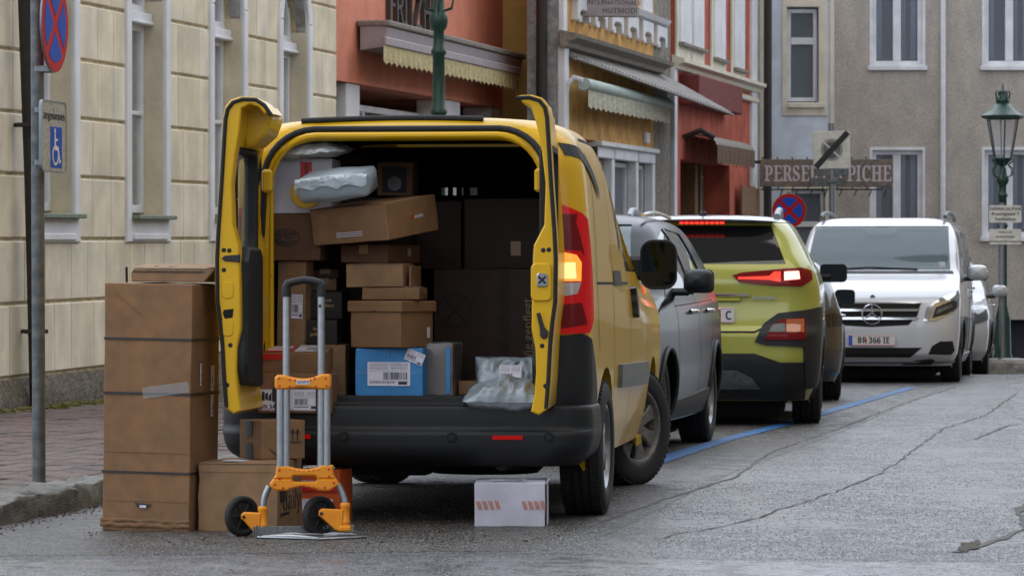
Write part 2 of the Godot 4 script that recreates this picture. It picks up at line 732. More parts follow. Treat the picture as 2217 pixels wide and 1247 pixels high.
func materials() -> void:
	M.asphalt = mk(col("737374"), 0.5, {"tex": "cell", "bump": "cellb", "bs": 0.4, "s": 0.62, "world": true, "rtex": "wet", "detail": "cloud", "ds": 0.16, "spec": 0.5})
	M.asphalt_dark = mk(col("5e5954"), 0.62, {"tex": "cell", "bump": "cellb", "bs": 0.6, "s": 0.75, "world": true, "rtex": "wet", "detail": "cloud", "ds": 0.2})
	M.asphalt_pale = mk(col("868688"), 0.38, {"tex": "cell", "bump": "cellb", "bs": 0.35, "s": 0.9, "world": true, "rtex": "wet", "detail": "cloud", "ds": 0.2})
	M.crack = mk(col("5c5b59"), 0.9, {"bump": "rough", "bs": 0.5, "s": 3.0, "world": true})
	M.blue_paint = mk(col("2a68a6"), 0.6, {"tex": "grime", "bump": "cellb", "bs": 0.3, "s": 1.1, "world": true})
	M.water = mk(col("2b2b2b"), 0.04, {"spec": 0.6})
	M.paver = []
	for h in ["675550", "604e49", "6b5850", "5a4d4a", "6f5952"]:
		M.paver.append(mk(col(h), 0.8, {"tex": "grime", "bump": "fine", "bs": 0.3, "s": 1.7, "world": true}))
	M.granite = []
	for h in ["a3a29d", "979690", "aca9a3"]:
		M.granite.append(mk(col(h), 0.8, {"tex": "cell", "bump": "rough", "bs": 1.2, "s": 3.4, "world": true, "detail": "grime", "ds": 0.9}))
	M.bed = mk(col("4a433d"), 0.95, {"bump": "fine", "bs": 0.8, "s": 2.0, "world": true})
	M.litter = mk(col("4a3828"), 0.9)
	M.moss = mk(col("5d5a2c"), 0.95)
	# facades
	M.cream = []
	for h in ["ece2cc", "e5dac2", "f0e7d3", "e9dec6"]:
		M.cream.append(mk(col(h), 0.9, {"tex": "soft", "bump": "rough", "bs": 0.3, "s": 0.5, "world": true, "detail": "streak", "ds": Vector3(0.22, 0.08, 0.22)}))
	M.joint = mk(col("c9bb98"), 0.95, {"tex": "grime", "s": 0.7, "world": true})
	M.white_trim = mk(col("e0e1e5"), 0.75, {"tex": "soft", "bump": "rough", "bs": 0.15, "s": 0.4, "world": true})
	M.white_frame = mk(col("e2e4e9"), 0.45, {"tex": "soft", "s": 0.6, "world": true})
	M.curtain = mk(col("b9bbbd"), 0.9, {"tex": "soft", "s": Vector3(3, 0.3, 3)})
	M.glass = mk(Color(0.75, 0.8, 0.82, 0.12), 0.03)
	M.dark_room = mk(col("2c3038"), 0.9)
	M.glass_far = mk(Color(0.75, 0.8, 0.85, 0.12), 0.03, {"spec": 0.26})
	M.curtain_dim = mk(col("6d7592"), 0.9)
	M.dark_blue_room = mk(col("2a3558"), 0.9)
	M.sill = mk(col("7d8a76"), 0.6, {"tex": "grime", "s": 1.5, "world": true})
	M.plinth = mk(col("92887a"), 0.95, {"tex": "cell", "bump": "cellb", "bs": 1.5, "s": 0.6, "world": true, "detail": "grime", "ds": 0.7})
	M.pipe = mk(col("2d2825"), 0.6, {"tex": "grime", "s": 1.0})
	M.salmon = mk(col("e48f73"), 0.9, {"tex": "soft", "bump": "fine", "bs": 0.3, "s": 0.5, "world": true, "detail": "soft", "ds": 0.1})
	M.mustard = mk(col("c7a35d"), 0.9, {"tex": "soft", "bump": "fine", "bs": 0.3, "s": 0.5, "world": true})
	M.stone_grey = mk(col("a3a3a3"), 0.9, {"tex": "grime", "bump": "rough", "bs": 0.6, "s": 0.6, "world": true})
	M.yellow_wall = mk(col("dfab60"), 0.9, {"tex": "soft", "bump": "fine", "bs": 0.3, "s": 0.5, "world": true, "detail": "grime", "ds": 0.2})
	M.red_wall = mk(col("c9644f"), 0.9, {"tex": "soft", "bump": "rough", "bs": 0.4, "s": 0.5, "world": true, "detail": "grime", "ds": Vector3(0.2, 0.1, 0.2)})
	M.red_dark = mk(col("7d3a36"), 0.8, {"tex": "grime", "s": 0.8, "world": true})
	M.pale_blue = mk(col("d0dcea"), 0.9, {"tex": "soft", "bump": "fine", "bs": 0.3, "s": 0.5, "world": true})
	M.cream_trim = mk(col("dcd6c4"), 0.85, {"tex": "soft", "bump": "fine", "bs": 0.2, "s": 0.4, "world": true})
	M.roughcast = mk(col("c0bab2"), 0.95, {"tex": "cellsoft", "bump": "cellb", "bs": 0.4, "s": 0.55, "world": true, "detail": "streak", "ds": Vector3(0.2, 0.1, 0.2)})
	M.stucco_band = mk(col("8d867c"), 0.95, {"tex": "grime", "bump": "rough", "bs": 1.5, "s": 0.5, "world": true})
	M.cassette = mk(col("a0979a"), 0.6, {"tex": "soft", "s": 1.0, "world": true})
	M.slate_edge = mk(col("8f8a82"), 0.8, {"tex": "grime", "bump": "fine", "bs": 0.5, "s": 1.0, "world": true})
	M.valance = mk(col("cdbf8e"), 0.9, {"tex": "grime", "s": 1.2, "world": true})
	M.valance_pale = mk(col("c4c2ad"), 0.9, {"tex": "grime", "s": 1.2, "world": true})
	M.valance_brown = mk(col("6a4f3d"), 0.9, {"tex": "grime", "s": 1.2, "world": true})
	M.roller = mk(col("a9b8b0"), 0.5, {"tex": "soft", "s": 1.0, "world": true})
	M.corrugated = mk(col("8a8580"), 0.6, {"tex": "grime", "s": 0.8, "world": true})
	M.letter_dark = mk(col("39302d"), 0.6)
	M.wood = mk(col("8a6e52"), 0.85, {"tex": "grime", "s": Vector3(3, 0.4, 3), "world": true})
	M.sign_brown = mk(col("7d736c"), 0.8, {"tex": "grime", "s": 0.9, "world": true})
	M.sign_text = mk(col("c2b7bd"), 0.8)
	# street furniture
	M.steel = mk(col("6e7274"), 0.5, {"tex": "grime", "s": 1.2, "metal": 0.6})
	M.galv = mk(col("8b9095"), 0.45, {"tex": "soft", "s": 2.0, "metal": 0.7})
	M.green_iron = mk(col("193d32"), 0.4, {"tex": "soft", "s": 2.0, "spec": 0.5})
	M.copper_green = mk(col("2f6450"), 0.5, {"tex": "grime", "s": 4.0})
	M.lamp_glass = mk(Color(0.8, 0.8, 0.83, 0.3), 0.5)
	M.sign_red = mk(col("a81c17"), 0.5, {"spec": 0.2})
	M.sign_blue = mk(col("1f49a8"), 0.5, {"spec": 0.2})
	M.sign_white = mk(col("cfcdc4"), 0.45, {"tex": "soft", "s": 1.5})
	M.sign_grey = mk(col("8a8883"), 0.5)
	M.ink = mk(col("1d1d1f"), 0.6)
	# vehicles
	M.van_yellow = mk(col("d4a510"), 0.36, {"coat": 0.25, "coatr": 0.1, "spec": 0.4})
	M.van_wet = mk(col("cfa20a"), 0.4, {"tex": "finec", "bump": "drop", "bs": 0.07, "s": 3.0, "spec": 0.3, "coat": 0.35, "coatr": 0.05})
	M.black_plastic = mk(col("161719"), 0.58, {"bump": "fine", "bs": 0.03, "s": 8.0})
	M.rubber = mk(col("161617"), 0.75)
	M.tyre = mk(col("1d1d1e"), 0.8, {"bump": "fine", "bs": 0.12, "s": 4.0})
	M.gap = mk(col("0b0b0b"), 0.9)
	M.liner = mk(col("1b1a19"), 0.9, {"bump": "rough", "bs": 0.5, "s": 2.0})
	M.under = mk(col("121212"), 0.9)
	M.rim = mk(col("8a8b8d"), 0.35, {"metal": 0.75, "tex": "soft", "s": 3.0})
	M.cover = mk(col("7c7a76"), 0.45, {"metal": 0.4, "tex": "grime", "s": 3.0})
	M.lens_red = mk(col("b01212"), 0.2, {"spec": 0.35, "em": 0.10, "emc": col("ff1510")})
	M.lens_red_deep = mk(col("6e0a0b"), 0.2, {"spec": 0.35})
	M.headlamp = mk(col("5c6064"), 0.12, {"coat": 1.0, "metal": 0.4})
	M.lens_clear = mk(col("b3a8a4"), 0.1, {"coat": 1.0})
	M.lens_amber = mk(col("ffb347"), 0.2, {"em": 0.5, "emc": col("ffa530")})
	M.lens_hot = mk(col("fff2c8"), 0.2, {"em": 0.8, "emc": col("ffd470")})
	M.amber_off = mk(col("a8531c"), 0.15, {"coat": 1.0})
	M.amber_side = mk(col("d8622a"), 0.2, {"em": 0.6, "emc": col("ff6a2a")})
	M.brake = mk(col("ff3a2a"), 0.2, {"em": 1.5, "emc": col("ff2d20")})
	M.brake_hot = mk(col("ffb0a0"), 0.2, {"em": 2.2, "emc": col("ff9a88")})
	M.chrome = mk(col("c9cbce"), 0.12, {"metal": 1.0})
	M.mark_orange = mk(col("c0683f"), 0.6)
	M.sign_dull = mk(col("a3a198"), 0.5, {"tex": "grime", "s": 3.0})
	M.van_print = mk(col("3f403f"), 0.6)
	M.mirror = mk(col("33383a"), 0.03, {"metal": 1.0})
	M.suv_grey = mk(col("14161a"), 0.2, {"spec": 0.2})
	M.dark_violet = mk(col("2b2b33"), 0.3, {"metal": 0.1, "coat": 1.0, "coatr": 0.04})
	M.lime = mk(col("9c9a3c"), 0.3, {"metal": 0.1, "coat": 0.7, "coatr": 0.05})
	M.roof_silver = mk(col("8d9298"), 0.25, {"metal": 0.3, "coat": 1.0})
	M.roof_black = mk(col("26282a"), 0.18, {"coat": 1.0, "coatr": 0.03})
	M.car_white = mk(col("b9bbc0"), 0.3, {"coat": 1.0, "coatr": 0.05})
	M.car_glass = mk(Color(0.55, 0.62, 0.62, 0.25), 0.02)
	M.tint_glass = mk(col("0d0e10"), 0.03, {"spec": 0.6})
	M.windscreen = mk(Color(0.42, 0.5, 0.52, 0.35), 0.03, {"spec": 0.36})
	M.cabin = mk(col("33373a"), 0.9)
	M.cabin_pale = mk(col("2f383c"), 0.9)
	M.plate = mk(col("c4c2bf"), 0.4)
	M.eu_blue = mk(col("2a4aa8"), 0.4)
	# parcels
	M.card = []
	for h in ["8b6848", "826041", "7d5e40", "967555", "674730"]:
		M.card.append(mk(col(h), 0.85, {"tex": "soft", "bump": "flute", "bs": 0.04, "s": 0.9, "rtex": "soft", "detail": "streak", "ds": 1.1, "dworld": true}))
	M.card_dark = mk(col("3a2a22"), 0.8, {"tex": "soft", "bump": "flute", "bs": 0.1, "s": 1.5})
	M.card_print = mk(col("2a1e1a"), 0.8)
	M.card_white = mk(col("c4c2cd"), 0.7, {"tex": "soft", "s": 1.5})
	M.card_black = mk(col("24211f"), 0.7, {"tex": "soft", "s": 2.0})
	M.card_blue = mk(col("3686c4"), 0.55, {"tex": "soft", "s": 1.5})
	M.card_orange = mk(col("c4501c"), 0.7, {"tex": "soft", "s": 1.5})
	M.tape_brown = mk(col("8d6a45"), 0.35)
	M.tape_black = mk(col("1f2122"), 0.35)
	M.strap = mk(col("2a2523"), 0.5)
	M.tape_red = mk(col("bb2320"), 0.4)
	M.paper = mk(col("cfcedb"), 0.7, {"tex": "soft", "s": 2.0})
	M.poly = mk(col("9aa5ac"), 0.28, {"tex": "soft", "s": 1.5, "spec": 0.5, "coat": 0.5, "coatr": 0.12})
	M.poly_silver = mk(col("b4b8ba"), 0.25, {"tex": "soft", "s": 2.0, "metal": 0.35})
	M.film = mk(Color(0.7, 0.72, 0.74, 0.25), 0.2)
	M.alu = mk(col("a6a9ab"), 0.35, {"metal": 0.85, "tex": "soft", "s": 4.0})
	M.alu_worn = mk(col("8f9193"), 0.4, {"metal": 0.8, "tex": "grime", "s": 5.0})
	M.orange_plastic = mk(col("df8a10"), 0.4, {"spec": 0.5})
	M.gold = mk(col("b59a62"), 0.6)


# ---------- ground ----------
func road_y(d: float) -> float:
	if d < 46.0:
		return 0.0
	if d < 76.0:
		return -0.022 * (d - 46.0) * smoothstep(46.0, 50.0, d)
	return -0.66


func sheet(pts: Array, y: float, step := 1.0) -> MB:
	# a flat polygon of ground points (x, distance ahead), following the road's fall
	var mb := MB.new()
	var pl := PackedVector2Array(pts)
	var lo := 1e9
	var hi := -1e9
	for p in pl:
		lo = minf(lo, p.y)
		hi = maxf(hi, p.y)
	var d := lo
	while d < hi:
		var e := minf(hi, d + step)
		for q in Geometry2D.intersect_polygons(pl, rect(-500, d, 500, e)):
			var b := mb.v.size()
			for p in q:
				mb.vert(Vector3(p.x, road_y(p.y) + y, -p.y), Vector3.UP)
			var tr := Geometry2D.triangulate_polygon(q)
			for k in range(0, tr.size(), 3):
				mb.tri(b + tr[k], b + tr[k + 1], b + tr[k + 2])
		d = e
	return mb


func crack(road: Node, pts: Array, w: float, seed_: int) -> void:
	var r := RandomNumberGenerator.new()
	r.seed = seed_
	var l := []
	var a := []
	for i in pts.size() - 1:
		var p: Vector2 = pts[i]
		var q: Vector2 = pts[i + 1]
		var m := maxi(1, int(p.distance_to(q) / 0.16))
		for k in m:
			var c := p.lerp(q, float(k) / m) + Vector2(r.randf_range(-0.012, 0.012), r.randf_range(-0.05, 0.05))
			var hw := w * r.randf_range(0.25, 1.0)
			l.append(c + Vector2(-hw, 0))
			a.append(c + Vector2(hw, 0))
	a.reverse()
	obj("crack", sheet(l + a, 0.004, 3.0), M.crack, road)


func ground() -> void:
	var mb := MB.new()
	var ds := [-40.0, 0.0, 12.0, 46.0]
	for k in 16:
		ds.append(46.5 + k * 2.0)
	ds.append(400.0)
	for i in ds.size() - 1:
		mb.face([Vector3(-200, road_y(ds[i]), -ds[i]), Vector3(200, road_y(ds[i]), -ds[i]), Vector3(200, road_y(ds[i + 1]), -ds[i + 1]), Vector3(-200, road_y(ds[i + 1]), -ds[i + 1])], Vector3.UP)
	var road := obj("road", mb, M.asphalt)
	struct(road)
	road.set_meta("label", "wet grey patched asphalt street running past the parked cars")
	# darker worn asphalt of the parking lane, and the paler strip in front
	obj("asphalt_patch", sheet([Vector2(-3, 15.7), Vector2(0.15, 16.15), Vector2(0.45, 17.3), Vector2(1.35, 23.0), Vector2(2.5, 29.0), Vector2(4.6, 41.0), Vector2(3.8, 41.0), Vector2(1.2, 41.0), Vector2(-2.6, 20.0)], 0.0015, 4.0), M.asphalt_dark, road)
	obj("asphalt_patch", sheet([Vector2(-6, 10), Vector2(6, 10), Vector2(6, 15.25), Vector2(2.9, 15.35), Vector2(1.1, 15.5), Vector2(0.2, 15.75), Vector2(-1.2, 15.65), Vector2(-6, 15.2)], 0.0025, 4.0), M.asphalt_pale, road)
	obj("asphalt_patch", sheet([Vector2(2.45, 17.0), Vector2(4.5, 15.6), Vector2(9, 15.6), Vector2(9, 46), Vector2(5.9, 46), Vector2(4.2, 32.0), Vector2(3.3, 25.0), Vector2(3.0, 21.5)], 0.0015, 4.0), M.asphalt_pale, road)
	var e1 := [Vector2(0.42, 18.05), Vector2(0.83, 20.1), Vector2(1.3, 22.3), Vector2(1.72, 25.5), Vector2(2.6, 30.0), Vector2(3.6, 35.5), Vector2(4.9, 42.0)]
	crack(road, e1, 0.012, 1)
	crack(road, [Vector2(0.6, 16.8), Vector2(1.1, 18.1), Vector2(1.72, 20.6), Vector2(2.12, 22.4), Vector2(2.5, 24.6), Vector2(3.3, 29.5), Vector2(4.0, 32.5), Vector2(5.2, 39.5)], 0.010, 2)
	crack(road, [Vector2(0.95, 25.4), Vector2(1.9, 25.3), Vector2(3.1, 24.9), Vector2(4.3, 24.6)], 0.012, 3)
	crack(road, [Vector2(-2.4, 15.9), Vector2(-1.0, 15.85), Vector2(0.1, 15.95), Vector2(1.1, 15.65), Vector2(1.7, 15.55), Vector2(2.4, 15.55)], 0.012, 4)
	crack(road, [Vector2(-0.6, 17.05), Vector2(-0.1, 16.75), Vector2(0.35, 16.7)], 0.012, 5)
	crack(road, [Vector2(3.3, 27.5), Vector2(3.9, 30.2), Vector2(4.4, 31.0)], 0.02, 6)
	crack(road, [Vector2(1.85, 16.0), Vector2(2.15, 16.9), Vector2(2.35, 17.6), Vector2(2.5, 19.0), Vector2(2.75, 20.2)], 0.03, 7)
	crack(road, [Vector2(-6, 15.5), Vector2(-3.5, 15.62), Vector2(-1.9, 15.55)], 0.02, 8)
	for k in 2:
		var r := RandomNumberGenerator.new()
		r.seed = 90 + k
		var rim := []
		for i in 40:
			var a := TAU * i / 40
			var q := r.randf_range(0.55, 1.15)
			rim.append(Vector2(1.95 + 0.045 * cos(a) * q + 0.07 * sin(a), 16.4 + 0.4 * sin(a) * q) if k == 0 else Vector2(2.9 + 0.06 * cos(a) * q + 0.1 * sin(a), 21.2 + 0.6 * sin(a) * q))
		struct(obj("puddle", sheet(rim, 0.006, 4.0), M.water))
	struct(obj("parking_line", sheet([Vector2(-0.5, 17.0), Vector2(-0.38, 17.0), Vector2(0.86, 23.4), Vector2(1.56, 27.3), Vector2(2.2, 30.3), Vector2(4.3, 40.9), Vector2(4.2, 41.0), Vector2(2.09, 30.4), Vector2(1.45, 27.4), Vector2(0.74, 23.5)].slice(2, 9) + [Vector2(0.70, 23.5)], 0.006, 4.0), M.blue_paint))
	# pavement: bedding, kerb stones, pavers
	var dir := Vector2(0.19, 1.0).normalized()
	var nrm := Vector2(dir.y, -dir.x)
	var k0 := Vector2(-2.37, 17.85)
	var bed := sheet([k0 - dir * 12 - nrm * 0.05, k0 + dir * 34 - nrm * 0.05, k0 + dir * 34 - nrm * 8, k0 - dir * 12 - nrm * 8], 0.066, 4.0)
	var pav := obj("pavement", bed, M.bed)
	struct(pav)
	pav.set_meta("label", "reddish brick pavement in front of the cream building")
	var variants := []
	for m in 3:
		variants.append(bx(Vector3(0.152, 0.04, 0.372), 0.006).mesh())
	var yaw := -rad_to_deg(atan2(dir.x, dir.y))
	var far := MB.new()
	var n := 0
	for j in range(-3, 40):
		for i in 28:
			var p: Vector2 = k0 - nrm * (0.40 + i * 0.16) + dir * (j * 0.38 + (0.19 if i % 2 else 0.0))
			var px := 1108.5 + p.x / p.y * 8350.0
			if px < -20 or px > 1150 or p.y > 36.0:
				continue
			var X := place(p.x, 0.062 + rng.randf_range(-0.004, 0.005), -p.y, yaw + rng.randf_range(-0.6, 0.6), rng.randf_range(-0.4, 0.4), rng.randf_range(-0.8, 0.8))
			if px < 235 and n < 290:
				n += 1
				obj("paver", variants[n % 3], M.paver[rng.randi() % 5], pav, X)
			else:
				far.box(Vector3.ZERO, Vector3(0.152, 0.04, 0.372), 0.0, X)
	stuff(obj("pavers", far, M.paver[1], pav))
	var kerb := node("kerb")
	struct(kerb)
	kerb.set_meta("label", "low kerb of rough grey granite stones along the pavement")
	for j in range(-6, 26):
		var p: Vector2 = k0 + dir * (j * 0.62 + 0.28) - nrm * 0.15
		var mb2 := carton_mesh(Vector3(0.29, 0.17, 0.60 + rng.randf_range(-0.03, 0.01)), 11.0 * j, 0.016, 0.02, 0.004)
		obj("kerb_stone", mb2, M.granite[(j + 60) % 3], kerb, place(p.x, -0.06 + rng.randf_range(-0.008, 0.008), -p.y, yaw + rng.randf_range(-1.5, 1.5), rng.randf_range(-1, 1), rng.randf_range(-2, 2)))
	# loose aggregate standing proud of the worn asphalt
	var chip := MB.new()
	var pr := [Vector3(1, 0, 0), Vector3(0.4, 0, 0.9), Vector3(-0.7, 0, 0.6), Vector3(-0.8, 0, -0.5), Vector3(0.3, 0, -0.9)]
	for i in 5:
		chip.face([pr[i], pr[(i + 1) % 5], Vector3(0.1, 0.75, 0.0)], pr[i] + pr[(i + 1) % 5] + Vector3.UP)
	var mm := MultiMesh.new()
	mm.transform_format = MultiMesh.TRANSFORM_3D
	mm.use_colors = true
	mm.mesh = chip.mesh()
	var where := []
	while where.size() < 110000:
		var d := 14.6 + 22.0 * pow(rng.randf(), 1.6)
		var x := d * rng.randf_range(-0.137, 0.137)
		var edge := -2.32 + 0.19 * (d - 17.85)
		if x > 2.45 + 0.12 * (d - 17.0) and d > 16.0 and rng.randf() < 0.75:
			continue
		if x > edge and wob.get_noise_2d(x * 0.7, d * 0.5) + 0.55 > rng.randf() * 1.1:
			where.append(Vector3(x, 0.0015, -d))
	mm.instance_count = where.size()
	for i in where.size():
		var sz := rng.randf_range(0.0022, 0.0058)
		mm.set_instance_transform(i, Transform3D(Basis(Vector3.UP, rng.randf() * TAU).scaled(Vector3(sz, sz * rng.randf_range(0.4, 1.0), sz)), where[i]))
		var t := 0.07 + 0.2 * rng.randf() * rng.randf()
		var q: Vector3 = where[i]
		if q.x < 0.42 + 0.19 * (-q.z - 18.05) and q.z < -15.6:
			mm.set_instance_color(i, Color(t * 0.72, t * 0.66, t * 0.6))
		else:
			mm.set_instance_color(i, Color(t, t * 0.985, t * rng.randf_range(0.93, 1.0)))
	var grit := MultiMeshInstance3D.new()
	grit.name = "asphalt_grit"
	grit.multimesh = mm
	var gm := mk(Color.WHITE, 0.45)
	gm.vertex_color_use_as_albedo = true
	grit.material_override = gm
	road.add_child(grit, true)
	stuff(grit)
	# leaf litter and grit along the kerb and the wall foot
	var lit := MB.new()
	for i in 900:
		var p: Vector2
		if i < 620:
			p = k0 + dir * rng.randf_range(-2.5, 3.5) + nrm * (0.02 + absf(rng.randfn(0.0, 0.09)))
		else:
			p = Vector2(rng.randf_range(-1.9, 0.3), rng.randf_range(16.4, 18.0))
		var s := rng.randf_range(0.002, 0.008)
		lit.box(Vector3.ZERO, Vector3(s * 2.0, s * 0.35, s), 0.0, place(p.x, 0.004 + s * 0.2, -p.y, rng.randf_range(0, 180), rng.randf_range(-25, 25), rng.randf_range(-25, 25)))
	stuff(obj("leaf_litter", lit, M.litter))
	var mo := MB.new()
	for i in 500:
		var d := rng.randf_range(30.5, 35.5)
		var x := -4.16 + 0.19 * (d - 31.4) + 0.08 + absf(rng.randfn(0.0, 0.12))
		var s := rng.randf_range(0.01, 0.035)
		mo.box(Vector3.ZERO, Vector3(s * 2.0, s, s), 0.0, place(x, 0.085, -d, rng.randf_range(0, 180), rng.randf_range(-40, 40), 0))
	stuff(obj("moss", mo, M.moss))


# ---------- buildings ----------
const TILT := 0.01198   # the street falls gently away from the camera; the houses stand level


func facade(x: float, d: float, phi: float) -> Transform3D:
	return Transform3D(Basis(Vector3.RIGHT, TILT) * Basis(Vector3.UP, phi), Vector3(x, 0, -d))


func slab(parent: Node, called: String, m: Material, x0: float, y0: float, x1: float, y1: float, z0: float, z1: float, bev := 0.0) -> MeshInstance3D:
	return obj(called, bx(Vector3(x1 - x0, y1 - y0, z1 - z0), bev, Vector3((x0 + x1) / 2, (y0 + y1) / 2, (z0 + z1) / 2)), m, parent)


func arched(x0: float, x1: float, y0: float, y1: float, k := 14) -> PackedVector2Array:
	# round-headed outline; y1 is where the arch springs
	var o := PackedVector2Array([Vector2(x0, y0), Vector2(x1, y0)])
	var c := (x0 + x1) / 2
	var r := (x1 - x0) / 2
	for i in k + 1:
		o.append(Vector2(c + cos(PI * i / k) * r, y1 + sin(PI * i / k) * r))
	return o


func clip_all(polys: Array, holes: Array) -> Array:
	for h in holes:
		var nx := []
		for p in polys:
			for q in Geometry2D.clip_polygons(p, h):
				if not Geometry2D.is_polygon_clockwise(q):
					nx.append(q)
		polys = nx
	return polys


# a two-light casement: frame, mullion, panes, room behind. x0..x1, y0..y1 at depth z
func casement(parent: Node, x0: float, y0: float, x1: float, y1: float, z: float, fw: float, cols: int, rows: Array, back: Material, mull := 0.1, room := 0.35) -> Node3D:
	var w := node("window", parent)
	var mb := MB.new()
	ring(mb, rect(x0, y0, x1, y1), rect(x0 + fw, y0 + fw, x1 - fw, y1 - fw), z - 0.05, z, Transform3D(), 0.008)
	var cw := (x1 - x0 - 2 * fw) / cols
	for i in range(1, cols):
		var c := x0 + fw + cw * i
		mb.box(Vector3(c, (y0 + y1) / 2, z - 0.02), Vector3(mull, y1 - y0 - 2 * fw, 0.056), 0.008)
	for r in rows:
		mb.box(Vector3((x0 + x1) / 2, r[0], z - 0.018), Vector3(x1 - x0 - 2 * fw, r[1], 0.06), 0.008)
	obj("frame", mb, M.white_frame, w)
	for i in cols:
		obj("pane", bx(Vector3(cw - 0.01, y1 - y0 - 2 * fw, 0.006), 0.0, Vector3(x0 + fw + cw * (i + 0.5), (y0 + y1) / 2, z - 0.035)), M.glass_far if back != M.curtain else M.glass, w)
	obj("room", bx(Vector3(x1 - x0, y1 - y0, 0.02), 0.0, Vector3((x0 + x1) / 2, (y0 + y1) / 2, z - room)), back, w)
	return w


func cream_building() -> void:
	var b := thing("cream_building", "cream rendered house with rusticated block walls and tall white framed windows, behind the stacked boxes", "building", facade(-1.96, 43.0, deg_to_rad(79.242)))
	var cs := [-1.91, -4.67, -7.54, -10.41, -13.28]
	var outer := []
	var inner := []
	for c in cs:
		outer.append(arched(c - 0.72, c + 0.72, 1.58, 3.86))
		inner.append(arched(c - 0.57, c + 0.56, 1.80, 3.86))
	# backing wall in strips cut at the window centres
	var mb := MB.new()
	var cuts := [0.0] + cs + [-15.0]
	for i in cuts.size() - 1:
		for q in clip_all([rect(cuts[i + 1], -1.0, cuts[i], 6.2)], inner):
			mb.prism(q, -0.55, -0.02)
	mb.box(Vector3(-7.5, 2.6, -4.0), Vector3(14.98, 7.2, 6.9))
	obj("wall", mb, M.joint, b)
	# rusticated courses
	var ys := [0.475, 1.08, 1.61, 2.15, 2.66, 3.17, 3.665, 4.17, 4.68, 5.19, 5.7]
	for j in ys.size() - 1:
		var x := -14.6
		var k := 0
		while x < -0.01:
			var nx: float = x + [0.48, 0.66, 0.56, 0.74][(j * 3 + k * 7 + int(absf(x) * 3)) % 4]
			# break at the window axes so that no block crosses two piers
			for c in cs:
				if x < c and nx > c and ys[j] > 1.5:
					nx = c
			if nx > -0.25:
				nx = 0.0
			var py: float = ys[j] + 0.012
			for q in clip_all([rect(x + 0.0015, py, nx - 0.0015, ys[j + 1] - 0.012)], outer):
				var area := 0.0
				for e in q.size():
					area += q[e].cross(q[(e + 1) % q.size()]) / 2
				if area > 0.008:
					obj("plaster_block", MB.new().prism(q, -0.03, 0.0 + rng.randf_range(0.0, 0.004), Transform3D(), 0.012), M.cream[rng.randi() % 4], b)
			x = nx
			k += 1
	# plinth with a rough face
	var pl := MB.new()
	pl.grid(120, 8, func(a: float, c: float) -> Vector3: return Vector3(-15.0 + 15.0 * a, -0.6 + 1.06 * c, 0.05 + wob.get_noise_2d(a * 160, c * 9) * 0.05 - 0.05 * smoothstep(0.9, 1.0, c)), 1.0)
	obj("plinth", pl, M.plinth, b)
	for i in cs.size():
		var c: float = cs[i]
		var s := MB.new()
		ring(s, outer[i], inner[i], -0.13, 0.025, Transform3D(), 0.012)
		obj("window_surround", s, M.white_trim, b)
		slab(b, "apron", M.white_trim, c - 0.56, 1.60, c + 0.55, 1.66, -0.1, 0.045, 0.01)
		slab(b, "window_sill", M.sill, c - 0.58, 1.79, c + 0.66, 1.83, -0.14, 0.10, 0.006)
		for x in [c - 0.575, c + 0.565]:
			obj("window_reveal", bx(Vector3(0.012, 2.0, 0.24), 0.0, Vector3(x, 2.83, -0.13)), M.cream[1], b)
		var w := casement(b, c - 0.565, 1.85, c + 0.555, 3.62, -0.19, 0.075, 2, [[2.78, 0.04]], M.curtain, 0.09, 0.12)
		var tr := MB.new()
		tr.box(Vector3(c - 0.005, 3.665, -0.17), Vector3(1.12, 0.10, 0.12), 0.01)
		tr.box(Vector3(c - 0.005, 3.62, -0.15), Vector3(1.12, 0.03, 0.12), 0.008)
		tr.box(Vector3(c - 0.005, 3.74, -0.2), Vector3(1.12, 0.025, 0.05))
		ring(tr, arched(c - 0.565, c + 0.555, 3.72, 3.86), arched(c - 0.47, c + 0.46, 3.79, 3.86), -0.24, -0.18, Transform3D(), 0.008)
		tr.box(Vector3(c, 4.1, -0.2), Vector3(0.05, 0.6, 0.04))
		obj("fanlight", tr, M.white_frame, w)
		var ps := MB.new()
		ps.prism(arched(c - 0.48, c + 0.47, 3.77, 3.86), -0.222, -0.218)
		obj("fanlight_pane", ps, M.glass, w)
		var pr := MB.new()
		pr.prism(arched(c - 0.5, c + 0.5, 3.77, 3.86), -0.34, -0.33)
		obj("fanlight_room", pr, M.curtain, w)
	# dark rainwater pipe, leaning a little, with brackets
	var pp := MB.new()
	pp.tube([Vector3(-11.86, 6.2, 0.14), Vector3(-11.585, 3.57, 0.14), Vector3(-11.42, 2.06, 0.14), Vector3(-11.26, 0.3, 0.13), Vector3(-11.24, -0.3, 0.13)], 0.066, 12)
	var rp := obj("rain_pipe", pp, M.pipe, b)
	for y in [0.85, 2.55, 4.2]:
		var br := MB.new()
		br.tube([Vector3(-11.2 - y * 0.108, y, 0.0), Vector3(-11.2 - y * 0.108, y, 0.23)], 0.018, 6)
		br.box(Vector3(-11.23 - y * 0.108, y, 0.14), Vector3(0.17, 0.035, 0.16), 0.005)
		obj("pipe_bracket", br, M.pipe, rp)
	slab(b, "foot_stone", M.plinth, -10.75, 0.0, -10.2, 0.17, 0.02, 0.34, 0.03)
	var hk := MB.new()
	hk.tube([Vector3(-8.55, 1.15, 0.0), Vector3(-8.55, 1.15, 0.1), Vector3(-8.56, 1.36, 0.1)], 0.012, 6)
	obj("wall_hook", hk, M.pipe, b)


